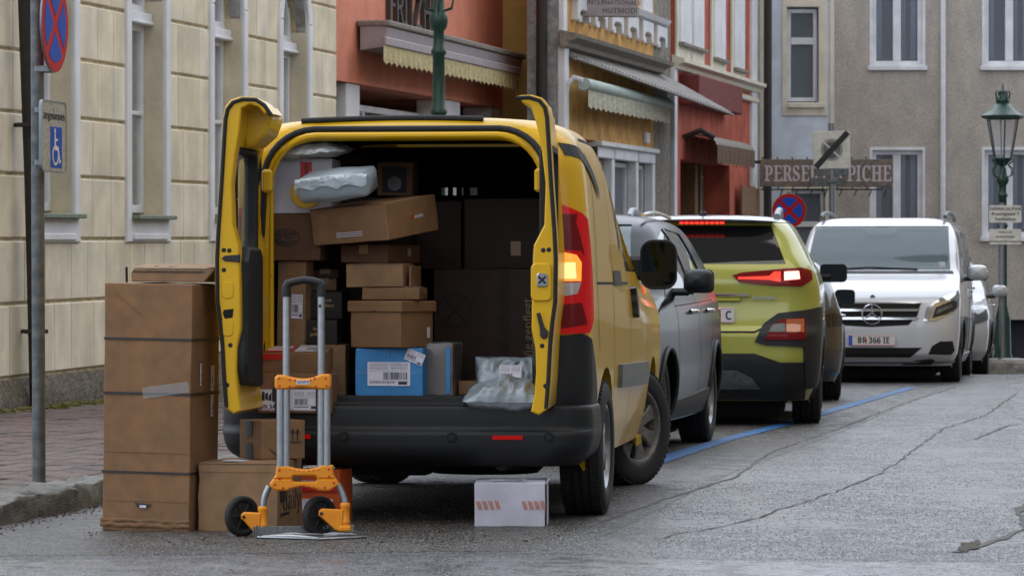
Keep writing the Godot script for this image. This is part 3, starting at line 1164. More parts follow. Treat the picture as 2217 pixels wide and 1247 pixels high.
func scallop(x0: float, x1: float, top: float, bottom: float, z: float, n: int, slant := 0.0) -> MB:
	# hanging cloth with a wavy fold and a scalloped lower edge
	var mb := MB.new()
	mb.grid(n * 6, 4, func(a: float, c: float) -> Vector3:
		var s := absf(sin(a * n * PI))
		var lo := bottom - 0.05 * s + 0.012 * wob.get_noise_1d(a * 40)
		return Vector3(lerpf(x0, x1, a), lerpf(lo, top, c), z + slant * a + 0.018 * sin(a * n * TAU) * (1.0 - c) + 0.01 * wob.get_noise_1d(a * 70)), 1.0)
	return mb


func far_row() -> void:
	# --- salmon shop house
	var A := facade(-1.96, 43.0, deg_to_rad(79.242))
	var s := thing("salmon_shop_house", "salmon pink shop house with dark wall lettering and a cream scalloped awning", "building", A)
	slab(s, "wall", M.salmon, 0.012, 3.38, 9.98, 7.0, -7.0, -0.03)
	slab(s, "shop_back", M.dark_room, 0.02, -0.8, 9.97, 3.375, -1.8, -1.7)
	for x in [[0.75, 1.42], [6.3, 7.2], [9.3, 9.97]]:
		slab(s, "pillar", M.white_trim, x[0], -0.8, x[1], 3.376, -0.45, -0.06, 0.01)
	slab(s, "dark_pier", M.stone_grey, 0.03, -0.8, 0.6, 3.376, -0.4, -0.2, 0.01)
	for x in [[1.45, 6.27], [7.23, 9.27]]:
		casement(s, x[0], 0.5, x[1], 3.2, -0.4, 0.08, 2 if x[1] > 7 else 3, [], M.dark_room, 0.08, 0.8)
	slab(s, "stall_riser", M.stone_grey, 1.43, -0.8, 9.2, 0.48, -0.5, -0.35)
	for w in [["FRITZ", 3.52], ["HA", 5.0]]:
		text(s, w[0], 0.42, M.letter_dark, Transform3D(Basis(), Vector3(w[1], 4.17 + 0.21, 0.0)), 0.06, "Droid Sans", 400, 1.3).name = "wall_lettering"
	var aw := node("awning", s)
	obj("cassette", MB.new().prism(PackedVector2Array([Vector2(-0.02, 3.76), Vector2(-0.30, 3.80), Vector2(-0.34, 4.02), Vector2(-0.02, 4.1)]), 0.0, 8.4, Transform3D(Basis(Vector3(0, 0, -1), Vector3.UP, Vector3(1, 0, 0)), Vector3(1.1, 0, 0)), 0.01), M.cassette, aw)
	slab(aw, "cover_board", M.slate_edge, 1.08, 4.03, 9.6, 4.10, -0.02, 0.37, 0.015)
	slab(aw, "front_rail", M.cassette, 0.85, 3.80, 9.1, 3.90, 0.34, 0.38, 0.012)
	obj("valance", scallop(0.8, 9.05, 3.80, 3.62, 0.36, 30), M.valance, aw)
	# --- mustard strip house
	var m := thing("mustard_house", "narrow mustard yellow house front between the salmon house and the grey downpipe wall", "building", A)
	slab(m, "wall", M.mustard, 9.99, -0.9, 10.6, 7.0, -3.0, 0.345)
	slab(m, "grey_wall", M.stone_grey, 10.605, -0.9, 13.5, 7.0, -3.0, 0.34)
	slab(m, "corner_trim", M.white_trim, 10.45, -0.9, 10.75, 7.0, 0.0, 0.36, 0.01)
	# --- yellow house, standing further forward
	var Y := facade(0.652, 50.8, deg_to_rad(79.242))
	var y := thing("yellow_shop_house", "ochre yellow shop house with white stucco brackets and a pale awning", "building", Y)
	slab(y, "wall", M.yellow_wall, 0.02, 3.05, 8.05, 7.5, -0.44, 0.0)
	slab(y, "gable_wall", M.stone_grey, 0.0, -0.9, 0.016, 7.5, -0.46, -0.035)
	slab(y, "corner_strip", M.white_trim, -0.015, -0.9, 0.3, 4.22, -0.05, 0.05, 0.01)
	slab(y, "corner_strip", M.white_trim, -0.012, 4.42, 0.25, 7.4, -0.04, 0.035, 0.01)
	slab(y, "wall_base", M.yellow_wall, 0.3, -0.9, 8.04, 3.05, -1.2, -0.55)
	obj("cornice", MB.new().prism(PackedVector2Array([Vector2(0, 4.20), Vector2(-0.1, 4.22), Vector2(-0.12, 4.28), Vector2(-0.24, 4.33), Vector2(-0.26, 4.38), Vector2(0, 4.44)]), 0.0, 8.7, Transform3D(Basis(Vector3(0, 0, -1), Vector3.UP, Vector3(1, 0, 0)), Vector3(-0.15, 0, 0)), 0.01), M.slate_edge, y)
	obj("upper_cornice", MB.new().prism(PackedVector2Array([Vector2(0, 4.93), Vector2(-0.12, 4.97), Vector2(-0.16, 5.04), Vector2(0, 5.08)]), 0.0, 8.6, Transform3D(Basis(Vector3(0, 0, -1), Vector3.UP, Vector3(1, 0, 0)), Vector3(0.3, 0, 0)), 0.01), M.white_trim, y)
	for i in 6:
		var x := 0.75 + i * 1.42
		var mb := MB.new()
		mb.prism(PackedVector2Array([Vector2(0, 4.93), Vector2(0, 4.62), Vector2(0.14, 4.62), Vector2(0.16, 4.72), Vector2(0.3, 4.76), Vector2(0.7, 4.76), Vector2(0.84, 4.72), Vector2(0.86, 4.62), Vector2(1.0, 4.62), Vector2(1.0, 4.93)]), -0.01, 0.10, Transform3D(Basis(), Vector3(x, 0, 0)), 0.012)
		mb.box(Vector3(x + 0.5, 4.66, 0.02), Vector3(0.22, 0.10, 0.06), 0.01)
		obj("stucco_bracket", mb, M.white_trim, y)
	for x in [1.4, 4.2, 7.0]:
		slab(y, "pilaster", M.white_trim, x - 0.45, 5.08, x + 0.45, 7.4, -0.02, 0.08, 0.01)
	var cn := MB.new()
	cn.grid(160, 4, func(a: float, c: float) -> Vector3:
		var wv := 0.025 * sin(a * TAU * 50)
		return Vector3(0.3 + 9.6 * a, lerpf(4.19, 4.1 - 0.46 * a, c) + wv, lerpf(0.0, 0.14 + 0.84 * a, c)), -1.0)
	cn.tube([Vector3(0.3, 4.08, 0.14), Vector3(9.9, 3.62, 0.98)], 0.02, 6)
	cn.tube([Vector3(0.3, 4.15, 0.02), Vector3(0.3, 4.06, 0.15)], 0.02, 6)
	obj("corrugated_canopy", cn, M.corrugated, y)
	var ya := node("awning", y)
	var ro := MB.new()
	ro.tube([Vector3(0.3, 3.74, 0.25), Vector3(7.9, 3.72, 0.25)], 0.085, 12)
	obj("roller", ro, M.roller, ya)
	obj("valance", scallop(0.4, 7.85, 3.69, 3.45, 0.29, 18), M.valance_pale, ya)
	var am := MB.new()
	for x in [0.14, 8.0]:
		am = MB.new()
		am.tube([Vector3(x, 3.5, 0.02), Vector3(x, 3.72, 0.05), Vector3(x, 3.82, 0.15), Vector3(x, 3.78, 0.26)], 0.04, 8)
		obj("arm", am, M.white_trim, ya)
	for x in [[2.75, 4.1], [4.2, 6.3], [6.42, 8.0]]:
		slab(y, "lintel", M.white_trim, x[0], 2.82, x[1], 3.045, -0.1, 0.04, 0.012)
		slab(y, "lintel_cap", M.white_trim, x[0] - 0.06, 2.98, x[1] + 0.06, 3.048, -0.1, 0.10, 0.01)
	for x in [2.72, 4.15, 6.36, 7.98]:
		slab(y, "door_post", M.white_trim, x - 0.12, -0.9, x + 0.12, 2.82, -0.12, 0.02, 0.01)
	for x in [[2.85, 4.02], [4.28, 6.23], [6.5, 7.84]]:
		casement(y, x[0], 0.0, x[1], 2.8, -0.12, 0.07, 1, [[2.0, 0.05]], M.dark_room, 0.05, 0.3)
	slab(y, "meter_box", M.white_trim, 7.0, 3.12, 7.35, 3.28, 0.0, 0.06, 0.01)
	var gp := MB.new()
	gp.tube([Vector3(-0.13, 7.5, -0.24), Vector3(-0.13, -0.9, -0.24)], 0.075, 10)
	obj("downpipe", gp, M.pipe, y)
	# --- grey stucco strip and red house
	var r := thing("red_house", "brick red house with pale blind window panels and a white moulding", "building", Y)
	slab(r, "stucco_strip", M.stucco_band, 8.06, -1.0, 9.96, 7.5, -3.0, -0.02)
	slab(r, "edge_trim", M.white_trim, 9.965, -1.0, 10.25, 4.38, -0.4, 0.05, 0.01)
	for p in [[10.25, 10.9, 2.95], [16.9, 20.4, 2.95]]:
		slab(r, "wall", M.red_wall, p[0], -1.0, p[1], p[2], -3.0, 0.0)
	slab(r, "wall", M.red_wall, 10.25, 2.955, 20.4, 8.0, -3.0, -0.004)
	slab(r, "edge_trim", M.white_trim, 19.7, -1.0, 20.42, 8.0, -0.3, 0.05, 0.01)
	obj("moulding", MB.new().prism(PackedVector2Array([Vector2(0, 4.34), Vector2(-0.08, 4.36), Vector2(-0.1, 4.42), Vector2(-0.2, 4.46), Vector2(-0.2, 4.52), Vector2(0, 4.58)]), 0.0, 10.6, Transform3D(Basis(Vector3(0, 0, -1), Vector3.UP, Vector3(1, 0, 0)), Vector3(9.97, 0, 0)), 0.01), M.cream_trim, r)
	slab(r, "lower_moulding", M.cream_trim, 17.0, 4.16, 20.5, 4.26, 0.0, 0.08, 0.02)
	for x in [[10.45, 11.7, 4.8], [11.95, 13.15, 4.8], [14.5, 15.85, 4.74], [17.1, 18.45, 4.68]]:
		slab(r, "blind_window_frame", M.cream_trim, x[0] - 0.2, x[2] - 0.3, x[1] + 0.2, 8.0, 0.0, 0.05, 0.012)
		slab(r, "blind_window", M.white_trim, x[0], x[2], x[1], 7.9, 0.02, 0.075, 0.01)
		slab(r, "blind_window_sill", M.slate_edge, x[0] - 0.1, x[2] - 0.06, x[1] + 0.1, x[2], 0.02, 0.14, 0.01)
	var sb := slab(r, "shop_sign_board", M.red_dark, 10.8, 3.82, 16.2, 4.30, -0.02, 0.32, 0.02)
	sb.set_meta("label", "weathered dark red shop board with faded lettering")
	# doorway with a little brown awning
	slab(r, "doorway_back", M.dark_room, 10.9, -1.0, 16.9, 2.95, -0.9, -0.8)
	for p in [[11.9, 0.25], [14.4, 0.3], [15.1, 0.2]]:
		slab(r, "door_post", M.wood, p[0], -1.0, p[0] + p[1], 2.95, -0.55, -0.25, 0.01)
	slab(r, "door_panel", M.red_dark, 12.2, -1.0, 14.4, 2.6, -0.6, -0.5)
	var da := node("awning", r)
	var dm := MB.new()
	dm.grid(20, 6, func(a: float, c: float) -> Vector3: return Vector3(11.4 + 4.8 * a, 3.38 - 0.2 * c * c, 0.02 + 0.5 * sin(c * PI / 2)), -1.0)
	obj("hood", dm, M.slate_edge, da)
	obj("valance", scallop(11.4, 16.2, 3.2, 2.92, 0.53, 9), M.valance_brown, da)
	var ah := MB.new()
	ah.tube([Vector3(11.1, 3.3, 0.02), Vector3(11.1, 3.42, 0.3), Vector3(11.2, 3.3, 0.5)], 0.05, 8)
	obj("arm", ah, M.pipe, da)
	for k in 4:
		slab(r, "wooden_board", M.wood, 17.6 + k * 0.62, 1.6, 18.18 + k * 0.62, 2.62 - 0.03 * (k % 2), 0.1, 0.14, 0.008)
	var rp := MB.new()
	rp.tube([Vector3(20.75, 8.0, 0.2), Vector3(20.75, -1.0, 0.2)], 0.075, 10)
	obj("downpipe", rp, M.pipe, r)


func far_end() -> void:
	var F := Transform3D(Basis(Vector3.RIGHT, TILT), Vector3(6.066, 0, -72.0))
	var b := thing("pale_blue_house", "pale blue rendered house with one narrow cream framed window, right of the black downpipe", "building", F)
	var holes := [rect(-0.93, 4.47, -0.34, 6.25), rect(-0.85, 0.2, -0.22, 2.85)]
	var mb := MB.new()
	for st in [rect(-4.0, -1.0, -0.6, 9.0), rect(-0.6, -1.0, -0.06, 9.0)]:
		for q in clip_all([st], holes):
			mb.prism(q, -0.4, 0.0)
	obj("wall", mb, M.pale_blue, b)
	slab(b, "room", M.dark_room, -3.9, -0.9, -0.07, 8.9, -1.6, -1.5)
	var s := MB.new()
	ring(s, rect(-1.02, 4.22, -0.18, 6.6), rect(-0.93, 4.47, -0.34, 6.25), -0.1, 0.03, Transform3D(), 0.01)
	obj("window_surround", s, M.cream_trim, b)
	casement(b, -0.925, 4.49, -0.36, 6.22, -0.1, 0.075, 1, [[5.62, 0.13]], M.dark_room, 0.05, 0.5)
	slab(b, "window_sill", M.cream_trim, -0.92, 4.37, -0.22, 4.46, 0.0, 0.10, 0.01)
	for x in [[-1.44, -1.36], [-0.13, -0.05]]:
		slab(b, "edge_trim", M.cream_trim, x[0], -1.0, x[1], 9.0, -0.05, 0.035, 0.006)
	var s2 := MB.new()
	ring(s2, rect(-1.0, -0.5, -0.14, 3.1), rect(-0.85, 0.2, -0.22, 2.85), -0.08, 0.028, Transform3D(), 0.01)
	obj("door_surround", s2, M.cream_trim, b)
	casement(b, -0.845, 0.2, -0.225, 2.84, -0.08, 0.07, 1, [[2.2, 0.1], [1.35, 0.07]], M.dark_room, 0.05, 0.5)
	var g := thing("roughcast_house", "grey beige roughcast house with four white double windows at the end of the street", "building", F)
	var wins := []
	for x in [[0.62, 1.65], [2.72, 3.75], [4.9, 5.93]]:
		for y in [[1.93, 3.63], [5.12, 6.85]]:
			wins.append(rect(x[0], y[0], x[1], y[1]))
	var wm := MB.new()
	var cut := [-0.048, 1.135, 3.235, 5.4, 9.5]
	for i in cut.size() - 1:
		for q in clip_all([rect(cut[i], 0.42, cut[i + 1], 9.5)], wins):
			wm.prism(q, -0.45, 0.0)
	obj("wall", wm, M.roughcast, g)
	slab(g, "base", M.dark_room, -0.04, -1.2, 9.5, 0.415, -2.0, -0.3)
	slab(g, "base_post", M.stone_grey, 2.5, -1.2, 3.2, 0.418, -0.5, 0.01)
	slab(g, "base_post", M.stone_grey, -0.04, -1.2, 2.3, 0.418, -0.5, 0.012)
	slab(g, "rear_wall", M.dark_room, -0.04, 0.4, 9.4, 9.4, -3.0, -2.9)
	for w in wins:
		var a: Vector2 = w[0]
		var c: Vector2 = w[2]
		casement(g, a.x + 0.01, a.y + 0.01, c.x - 0.01, c.y - 0.01, -0.1, 0.12, 2, [], M.dark_blue_room, 0.15, 0.45)
		slab(g, "window_sill", M.white_frame, a.x - 0.04, a.y - 0.05, c.x + 0.04, a.y + 0.035, -0.08, 0.07, 0.008)
		for q in [[a.x + 0.14, 0.10], [c.x - 0.25, 0.10], [(a.x + c.x) / 2 + 0.1, 0.07]]:
			obj("curtain", scallop(q[0], q[0] + q[1], c.y - 0.1, a.y + 0.2, -0.2, 3), M.curtain_dim, g)
		var fr := MB.new()
		ring(fr, rect(a.x - 0.005, a.y + 0.03, c.x + 0.005, c.y + 0.01), rect(a.x + 0.045, a.y + 0.06, c.x - 0.045, c.y - 0.045), -0.12, 0.012)
		obj("window_lining", fr, M.white_frame, g)
	var dp := MB.new()
	dp.tube([Vector3(1.98, 9.4, 0.08), Vector3(1.98, -1.0, 0.08)], 0.05, 10)
	obj("downpipe", dp, M.white_frame, g)
	slab(g, "flower_pot", M.valance_brown, 1.25, 2.05, 1.45, 2.25, -0.3, -0.2, 0.03)
	# step block beside the sign post
	struct(slab(self, "kerb_block", M.stone_grey, 6.1, -0.6, 6.75, 0.12, -51.0, -49.6, 0.04))


func opposite_side() -> void:
	# the houses across the street and behind the viewpoint, which the wet paint and glass mirror
	var plan := [[6.4, 8.0, 3.0, 22.0, "grey", "plain grey rendered house across the street, right of the view"], [9.9, 26.0, 3.2, 24.0, "cream", "cream rendered house across the street beyond the grey one"], [13.4, 44.2, 3.0, 22.0, "brown", "brown roughcast house across the street, farthest of the three"]]
	for p in plan:
		var X := Transform3D(Basis(Vector3.UP, deg_to_rad(79.242 + 180.0)), Vector3(p[0], 0, -p[1]))
		var h := thing("opposite_house", p[5], "building", X, "houses across the street")
		var m: Material = {"grey": M.stone_grey, "cream": M.mustard, "brown": M.stucco_band}[p[4]]
		var wins := []
		for i in 6:
			for y in [1.2, 4.4]:
				wins.append(rect(-16.6 + i * 3.0, y, -15.5 + i * 3.0, y + 1.9))
		var mb := MB.new()
		var cuts := [-18.0]
		for i in 6:
			cuts.append(-16.05 + i * 3.0)
		cuts.append(0.0)
		for i in cuts.size() - 1:
			for q in clip_all([rect(cuts[i], -1.0, cuts[i + 1], 8.5)], wins):
				mb.prism(q, -0.4, 0.0)
		obj("wall", mb, m, h)
		slab(h, "back", M.dark_room, -18.0, -1.0, 0.0, 8.4, -3.0, -2.9)
		for w in wins:
			casement(h, w[0].x, w[0].y, w[2].x, w[2].y, -0.12, 0.09, 2, [], M.dark_blue_room, 0.1, 0.5)
	var r := thing("house_behind", "grey house closing the street behind the viewpoint", "building", place(0, 0, 24, 180))
	slab(r, "wall", M.stone_grey, -20.0, -0.5, 20.0, 8.0, -2.0, 0.0)
	for i in 9:
		casement(r, -16.5 + i * 4.0, 1.5, -15.3 + i * 4.0, 3.3, 0.06, 0.09, 2, [], M.dark_blue_room, 0.1, 0.05)


# ---------- signs and lamps ----------
func no_stopping(parent: Node, r: float, X: Transform3D) -> void:
	var s := node("round_sign", parent, X)
	obj("disc", MB.new().prism(circle(r, 40), -0.006, 0.0), M.sign_red, s)
	var bars := []
	for a in [45.0, -45.0]:
		var c := Vector2.from_angle(deg_to_rad(a))
		var n := Vector2(-c.y, c.x)
		bars.append(PackedVector2Array([-c * r * 2 - n * r * 0.11, c * r * 2 - n * r * 0.11, c * r * 2 + n * r * 0.11, -c * r * 2 + n * r * 0.11]))
	var mb := MB.new()
	for q in Geometry2D.clip_polygons(circle(r * 0.8, 40), bars[0]):
		for w in Geometry2D.clip_polygons(q, bars[1]):
			mb.prism(w, 0.0, 0.002)
	obj("blue_field", mb, M.sign_blue, s)
	var rim := MB.new()
	rim.lathe([Vector2(r - 0.012, 0.0), Vector2(r + 0.004, -0.002), Vector2(r + 0.004, -0.012), Vector2(r - 0.01, -0.014)], 40, Transform3D(Basis(Vector3.RIGHT, PI / 2), Vector3.ZERO))
	obj("rim", rim, M.galv, s)


func lamp_post(label: String, x: float, z: float, y0: float, h: float) -> void:
	# a cast-iron post; h is the height of the lantern seat above y0
	var o := thing("street_lamp", label, "street lamp", place(x, y0, z), "green cast iron street lamps")
	var p := MB.new()
	p.lathe([Vector2(0.16, 0), Vector2(0.16, 0.12), Vector2(0.12, 0.2), Vector2(0.11, 0.7), Vector2(0.085, 0.8), Vector2(0.062, 0.9), Vector2(0.058, h * 0.70), Vector2(0.075, h * 0.705), Vector2(0.08, h * 0.712), Vector2(0.06, h * 0.72), Vector2(0.055, h * 0.85), Vector2(0.072, h * 0.855), Vector2(0.072, h * 0.862), Vector2(0.052, h * 0.872), Vector2(0.05, h * 0.91), Vector2(0.075, h * 0.92), Vector2(0.088, h * 0.935), Vector2(0.085, h * 0.95), Vector2(0.06, h * 0.96), Vector2(0.045, h), Vector2(0.0, h)], 18)
	obj("post", p, M.green_iron, o)
	var l := node("lantern", o, place(0, h, 0))
	var f := MB.new()
	var n := 6
	for i in n:
		var a := TAU * (i + 0.5) / n
		var d := Vector3(cos(a), 0, sin(a))
		var e := Vector3(cos(a + TAU / n), 0, sin(a + TAU / n))
		f.tube([d * 0.13 + Vector3(0, 0.12, 0), d * 0.235 + Vector3(0, 0.68, 0)], 0.011, 6)
		f.tube([d * 0.13 + Vector3(0, 0.12, 0), e * 0.13 + Vector3(0, 0.12, 0)], 0.013, 6)
		f.tube([d * 0.24 + Vector3(0, 0.69, 0), e * 0.24 + Vector3(0, 0.69, 0)], 0.016, 6)
		f.tube([d * 0.04 + Vector3(0, -0.15, 0), d * 0.14 + Vector3(0, -0.12, 0), d * 0.16 + Vector3(0, -0.03, 0), d * 0.09 + Vector3(0, 0.03, 0), d * 0.17 + Vector3(0, 0.09, 0), d * 0.13 + Vector3(0, 0.13, 0)], 0.009, 6)
	f.lathe([Vector2(0, 0.0), Vector2(0.05, 0.02), Vector2(0.12, 0.1), Vector2(0.1, 0.13), Vector2(0, 0.13)], 12)
	obj("frame", f, M.green_iron, l)
	for i in n:
		var a := TAU * (i + 0.5) / n
		var b := a + TAU / n
		var g := MB.new()
		g.face([Vector3(cos(a) * 0.128, 0.13, sin(a) * 0.128), Vector3(cos(b) * 0.128, 0.13, sin(b) * 0.128), Vector3(cos(b) * 0.232, 0.67, sin(b) * 0.232), Vector3(cos(a) * 0.232, 0.67, sin(a) * 0.232)], Vector3(cos((a + b) / 2), 0, sin((a + b) / 2)))
		obj("pane", g, M.lamp_glass, l)
	var c := MB.new()
	c.lathe([Vector2(0.245, 0.68), Vector2(0.30, 0.70), Vector2(0.305, 0.73), Vector2(0.26, 0.76), Vector2(0.2, 0.80), Vector2(0.14, 0.86), Vector2(0.09, 0.9), Vector2(0.1, 0.93), Vector2(0.1, 0.97), Vector2(0.07, 1.0), Vector2(0.045, 1.04), Vector2(0.05, 1.07), Vector2(0.02, 1.1), Vector2(0.012, 1.17), Vector2(0, 1.19)], 6)
	for i in 6:
		var a := TAU * i / 6
		c.tube([Vector3(cos(a) * 0.09, 0.97, sin(a) * 0.09), Vector3(cos(a) * 0.1, 1.05, sin(a) * 0.1), Vector3(cos(a) * 0.08, 1.08, sin(a) * 0.08)], 0.012, 6)
	obj("cap", c, M.green_iron, l)


func text_plate(parent: Node, w: float, h: float, X: Transform3D, lines: Array, lh: float) -> void:
	var s := node("text_plate", parent, X)
	obj("plate", MB.new().prism(round_rect(-w / 2, -h / 2, w / 2, h / 2, 0.025), -0.006, 0.0), M.sign_white, s)
	for i in lines.size():
		text(s, lines[i], lh, M.ink, place(0, h * 0.5 - h * (i + 0.65) / (lines.size() + 0.3), 0.001), 0.002)


func street_furniture() -> void:
	# left pole with the no stopping sign and the disabled bay plate
	var o := thing("sign_pole", "grey steel pole with a worn no stopping disc and wheelchair plate, on the pavement", "traffic sign", place(-2.425, 0.075, -19.75))
	obj("pole", MB.new().tube([Vector3(0, -0.3, 0), Vector3(-0.012, 2.75, 0)], 0.034, 16), M.steel, o)
	obj("foot_collar", MB.new().lathe([Vector2(0.034, 0.02), Vector2(0.045, 0.012), Vector2(0.045, 0.0)], 16), M.pipe, o)
	var yaw := 81.0
	no_stopping(o, 0.245, place(0.085, 2.37, 0.02, yaw))
	var pl := node("wheelchair_plate", o, place(0.078, 1.795, 0.02, yaw - 2))
	obj("plate", MB.new().prism(round_rect(-0.2, -0.175, 0.2, 0.175, 0.03), -0.006, 0.0), M.sign_dull, pl)
	var rm := MB.new()
	ring(rm, round_rect(-0.208, -0.183, 0.208, 0.183, 0.035), round_rect(-0.2, -0.175, 0.2, 0.175, 0.03), -0.014, 0.003)
	obj("rim", rm, M.galv, pl)
	text(pl, "ausgenommen", 0.04, M.ink, place(0, 0.105, 0.001), 0.002, "Droid Sans", 400, 0.95)
	obj("blue_square", MB.new().prism(rect(-0.06, -0.16, 0.13, 0.05), 0.0, 0.0015), M.sign_blue, pl)
	var wc := MB.new()
	ring(wc, circle(0.052, 24, Vector2(0.02, -0.095)), circle(0.04, 24, Vector2(0.02, -0.095)), 0.0015, 0.003)
	wc.prism(circle(0.014, 14, Vector2(0.01, 0.028)), 0.0015, 0.0032)
	wc.prism(PackedVector2Array([Vector2(0.0, 0.012), Vector2(0.02, 0.012), Vector2(0.024, -0.05), Vector2(0.066, -0.05), Vector2(0.09, -0.12), Vector2(0.1, -0.115), Vector2(0.106, -0.128), Vector2(0.08, -0.137), Vector2(0.056, -0.07), Vector2(0.004, -0.07)]), 0.0015, 0.0034)
	wc.prism(rect(0.02, -0.022, 0.055, -0.01), 0.0015, 0.0034)
	obj("wheelchair_symbol", wc, M.sign_white, pl)
	for y in [2.14, 2.58, 1.93, 1.66]:
		var c := MB.new()
		c.box(Vector3(0.03, y, 0), Vector3(0.10, 0.035, 0.075), 0.006)
		obj("clamp", c, M.galv, o)
	# lamps
	lamp_post("green cast iron lamp post rising behind the yellow van", -0.685, -36.0, 0.05, 3.75)
	lamp_post("green lantern on a post at the right edge in front of the roughcast house", 6.96, -54.6, -0.1, 2.85)
	# end of zone sign
	var e := thing("zone_end_sign", "square white end of zone sign with a black diagonal bar, on a grey post", "traffic sign", place(4.72, -0.1, -56.5))
	obj("post", MB.new().tube([Vector3(0, 0, -0.04), Vector3(-0.03, 3.55, -0.04)], 0.045, 12), M.galv, e)
	var q := node("square_sign", e, place(-0.03, 3.16, 0.02, 3, 0, 1.5))
	obj("plate", MB.new().prism(round_rect(-0.275, -0.275, 0.275, 0.275, 0.045), -0.012, 0.0, Transform3D(), 0.004), M.sign_white, q)
	obj("grey_disc", MB.new().prism(circle(0.165, 32), 0.0, 0.002), M.sign_grey, q)
	obj("dark_disc", MB.new().prism(circle(0.125, 32), 0.002, 0.004), M.steel, q)
	obj("thin_bar", MB.new().prism(rect(-0.16, -0.011, 0.16, 0.011), 0.004, 0.006, Transform3D(Basis(Vector3.BACK, deg_to_rad(-45)), Vector3.ZERO)), M.sign_white, q)
	obj("black_bar", MB.new().prism(rect(-0.35, -0.042, 0.35, 0.042), 0.006, 0.009, Transform3D(Basis(Vector3.BACK, deg_to_rad(46)), Vector3.ZERO)), M.ink, q)
	var br := MB.new()
	br.box(Vector3(-0.03, 2.83, -0.02), Vector3(0.5, 0.10, 0.04), 0.005)
	br.box(Vector3(-0.02, 2.7, -0.04), Vector3(0.16, 0.06, 0.14), 0.01)
	obj("bracket", br, M.steel, e)
	# round sign behind the lime car
	var n := thing("round_no_stopping_sign", "red and blue round no stopping sign on a post behind the lime green car", "traffic sign", place(3.92, 0.0, -54.5))
	no_stopping(n, 0.24, place(0, 2.13, 0.05, 4))
	obj("post", MB.new().tube([Vector3(0, -0.3, 0), Vector3(0, 2.4, 0)], 0.034, 10), M.galv, n)
	# text plates on a post at the right
	var t := thing("text_sign_post", "grey post with two small white text plates beside the white van", "traffic sign", place(6.36, -0.05, -50.0))
	obj("post", MB.new().tube([Vector3(0.0, 0.0, 0), Vector3(0.0, 2.2, 0)], 0.036, 10), M.galv, t)
	text_plate(t, 0.42, 0.225, place(0.04, 2.055, 0.05), ["Zufahrt zu Park", "Praxisgasse 7", "freihalten"], 0.04)
	text_plate(t, 0.42, 0.20, place(0.04, 1.76, 0.05), ["Parken nur", "für Berechtigte", "mit Ausweis der Gemeinde"], 0.024)
	obj("foot", MB.new().lathe([Vector2(0.036, 0.16), Vector2(0.06, 0.14), Vector2(0.09, 0.04), Vector2(0.1, 0.0), Vector2(0, 0)], 12, place(0, 0.03, 0)), M.galv, t)
	# hanging shop signs
	var c := thing("carpet_shop_sign", "weathered brown hanging shop sign lettered PERSER TEPPICHE, fixed to the black downpipe", "shop sign", place(5.72, 3.10, -70.0, 1.5))
	obj("board", bx(Vector3(2.42, 0.50, 0.05), 0.01), M.sign_brown, c)
	text(c, "PERSERTEPPICHE", 0.29, M.sign_text, place(0.02, -0.01, 0.026), 0.008, "Droid Serif", 700, 0.63)
	obj("back_board", bx(Vector3(0.62, 0.16, 0.03), 0.005, Vector3(0.0, -0.17, 0.06)), M.steel, c)
	var ch := MB.new()
	ch.tube([Vector3(-1.2, -0.30, 0), Vector3(-0.2, -0.295, 0), Vector3(1.0, -0.30, 0)], 0.014, 6)
	for i in 9:
		var x := -1.15 + i * 0.27
		ch.tube([Vector3(x, -0.25, 0), Vector3(x, -0.30, 0)], 0.012, 5)
		ch.tube([Vector3(x + 0.08, -0.30, 0), Vector3(x + 0.03, -0.43, 0.0)], 0.012, 5)
		ch.tube([Vector3(x, 0.25, 0), Vector3(x - 0.03, 0.29, 0)], 0.012, 5)
	obj("fringe", ch, M.ink, c)
	obj("arm", MB.new().tube([Vector3(-1.5, 0.2, -0.02), Vector3(-1.2, 0.2, -0.02)], 0.03, 6), M.pipe, c)
	var hs := thing("hat_shop_sign", "pale grey hanging plate lettered INTERNATIONALE HUTMODE on the yellow house", "shop sign", place(1.315, 4.96, -52.2, 4, 0, -0.5))
	obj("plate", bx(Vector3(0.76, 0.5, 0.1), 0.012), M.cassette, hs)
	text(hs, "INTERNATIONALE", 0.058, M.letter_dark, place(0.06, -0.055, 0.051), 0.004, "Droid Sans", 400, 1.15)
	text(hs, "HUTMODE", 0.07, M.letter_dark, place(0.16, -0.165, 0.051), 0.004, "Droid Sans", 400, 1.1)
	obj("arm", MB.new().tube([Vector3(-0.3, 0.2, -0.02), Vector3(-0.75, 0.2, -0.1)], 0.02, 6), M.pipe, hs)


# ---------- vehicles ----------
func arch(z: float, R: float, y0 := -0.2) -> Array:
	# wheel opening as side points
	var o := [["s", z + R, y0]]
	for i in 13:
		var a := PI * i / 12
		o.append(["s", z + R * cos(a), 0.32 + R * sin(a)])
	o.append(["s", z - R, y0])
	return o


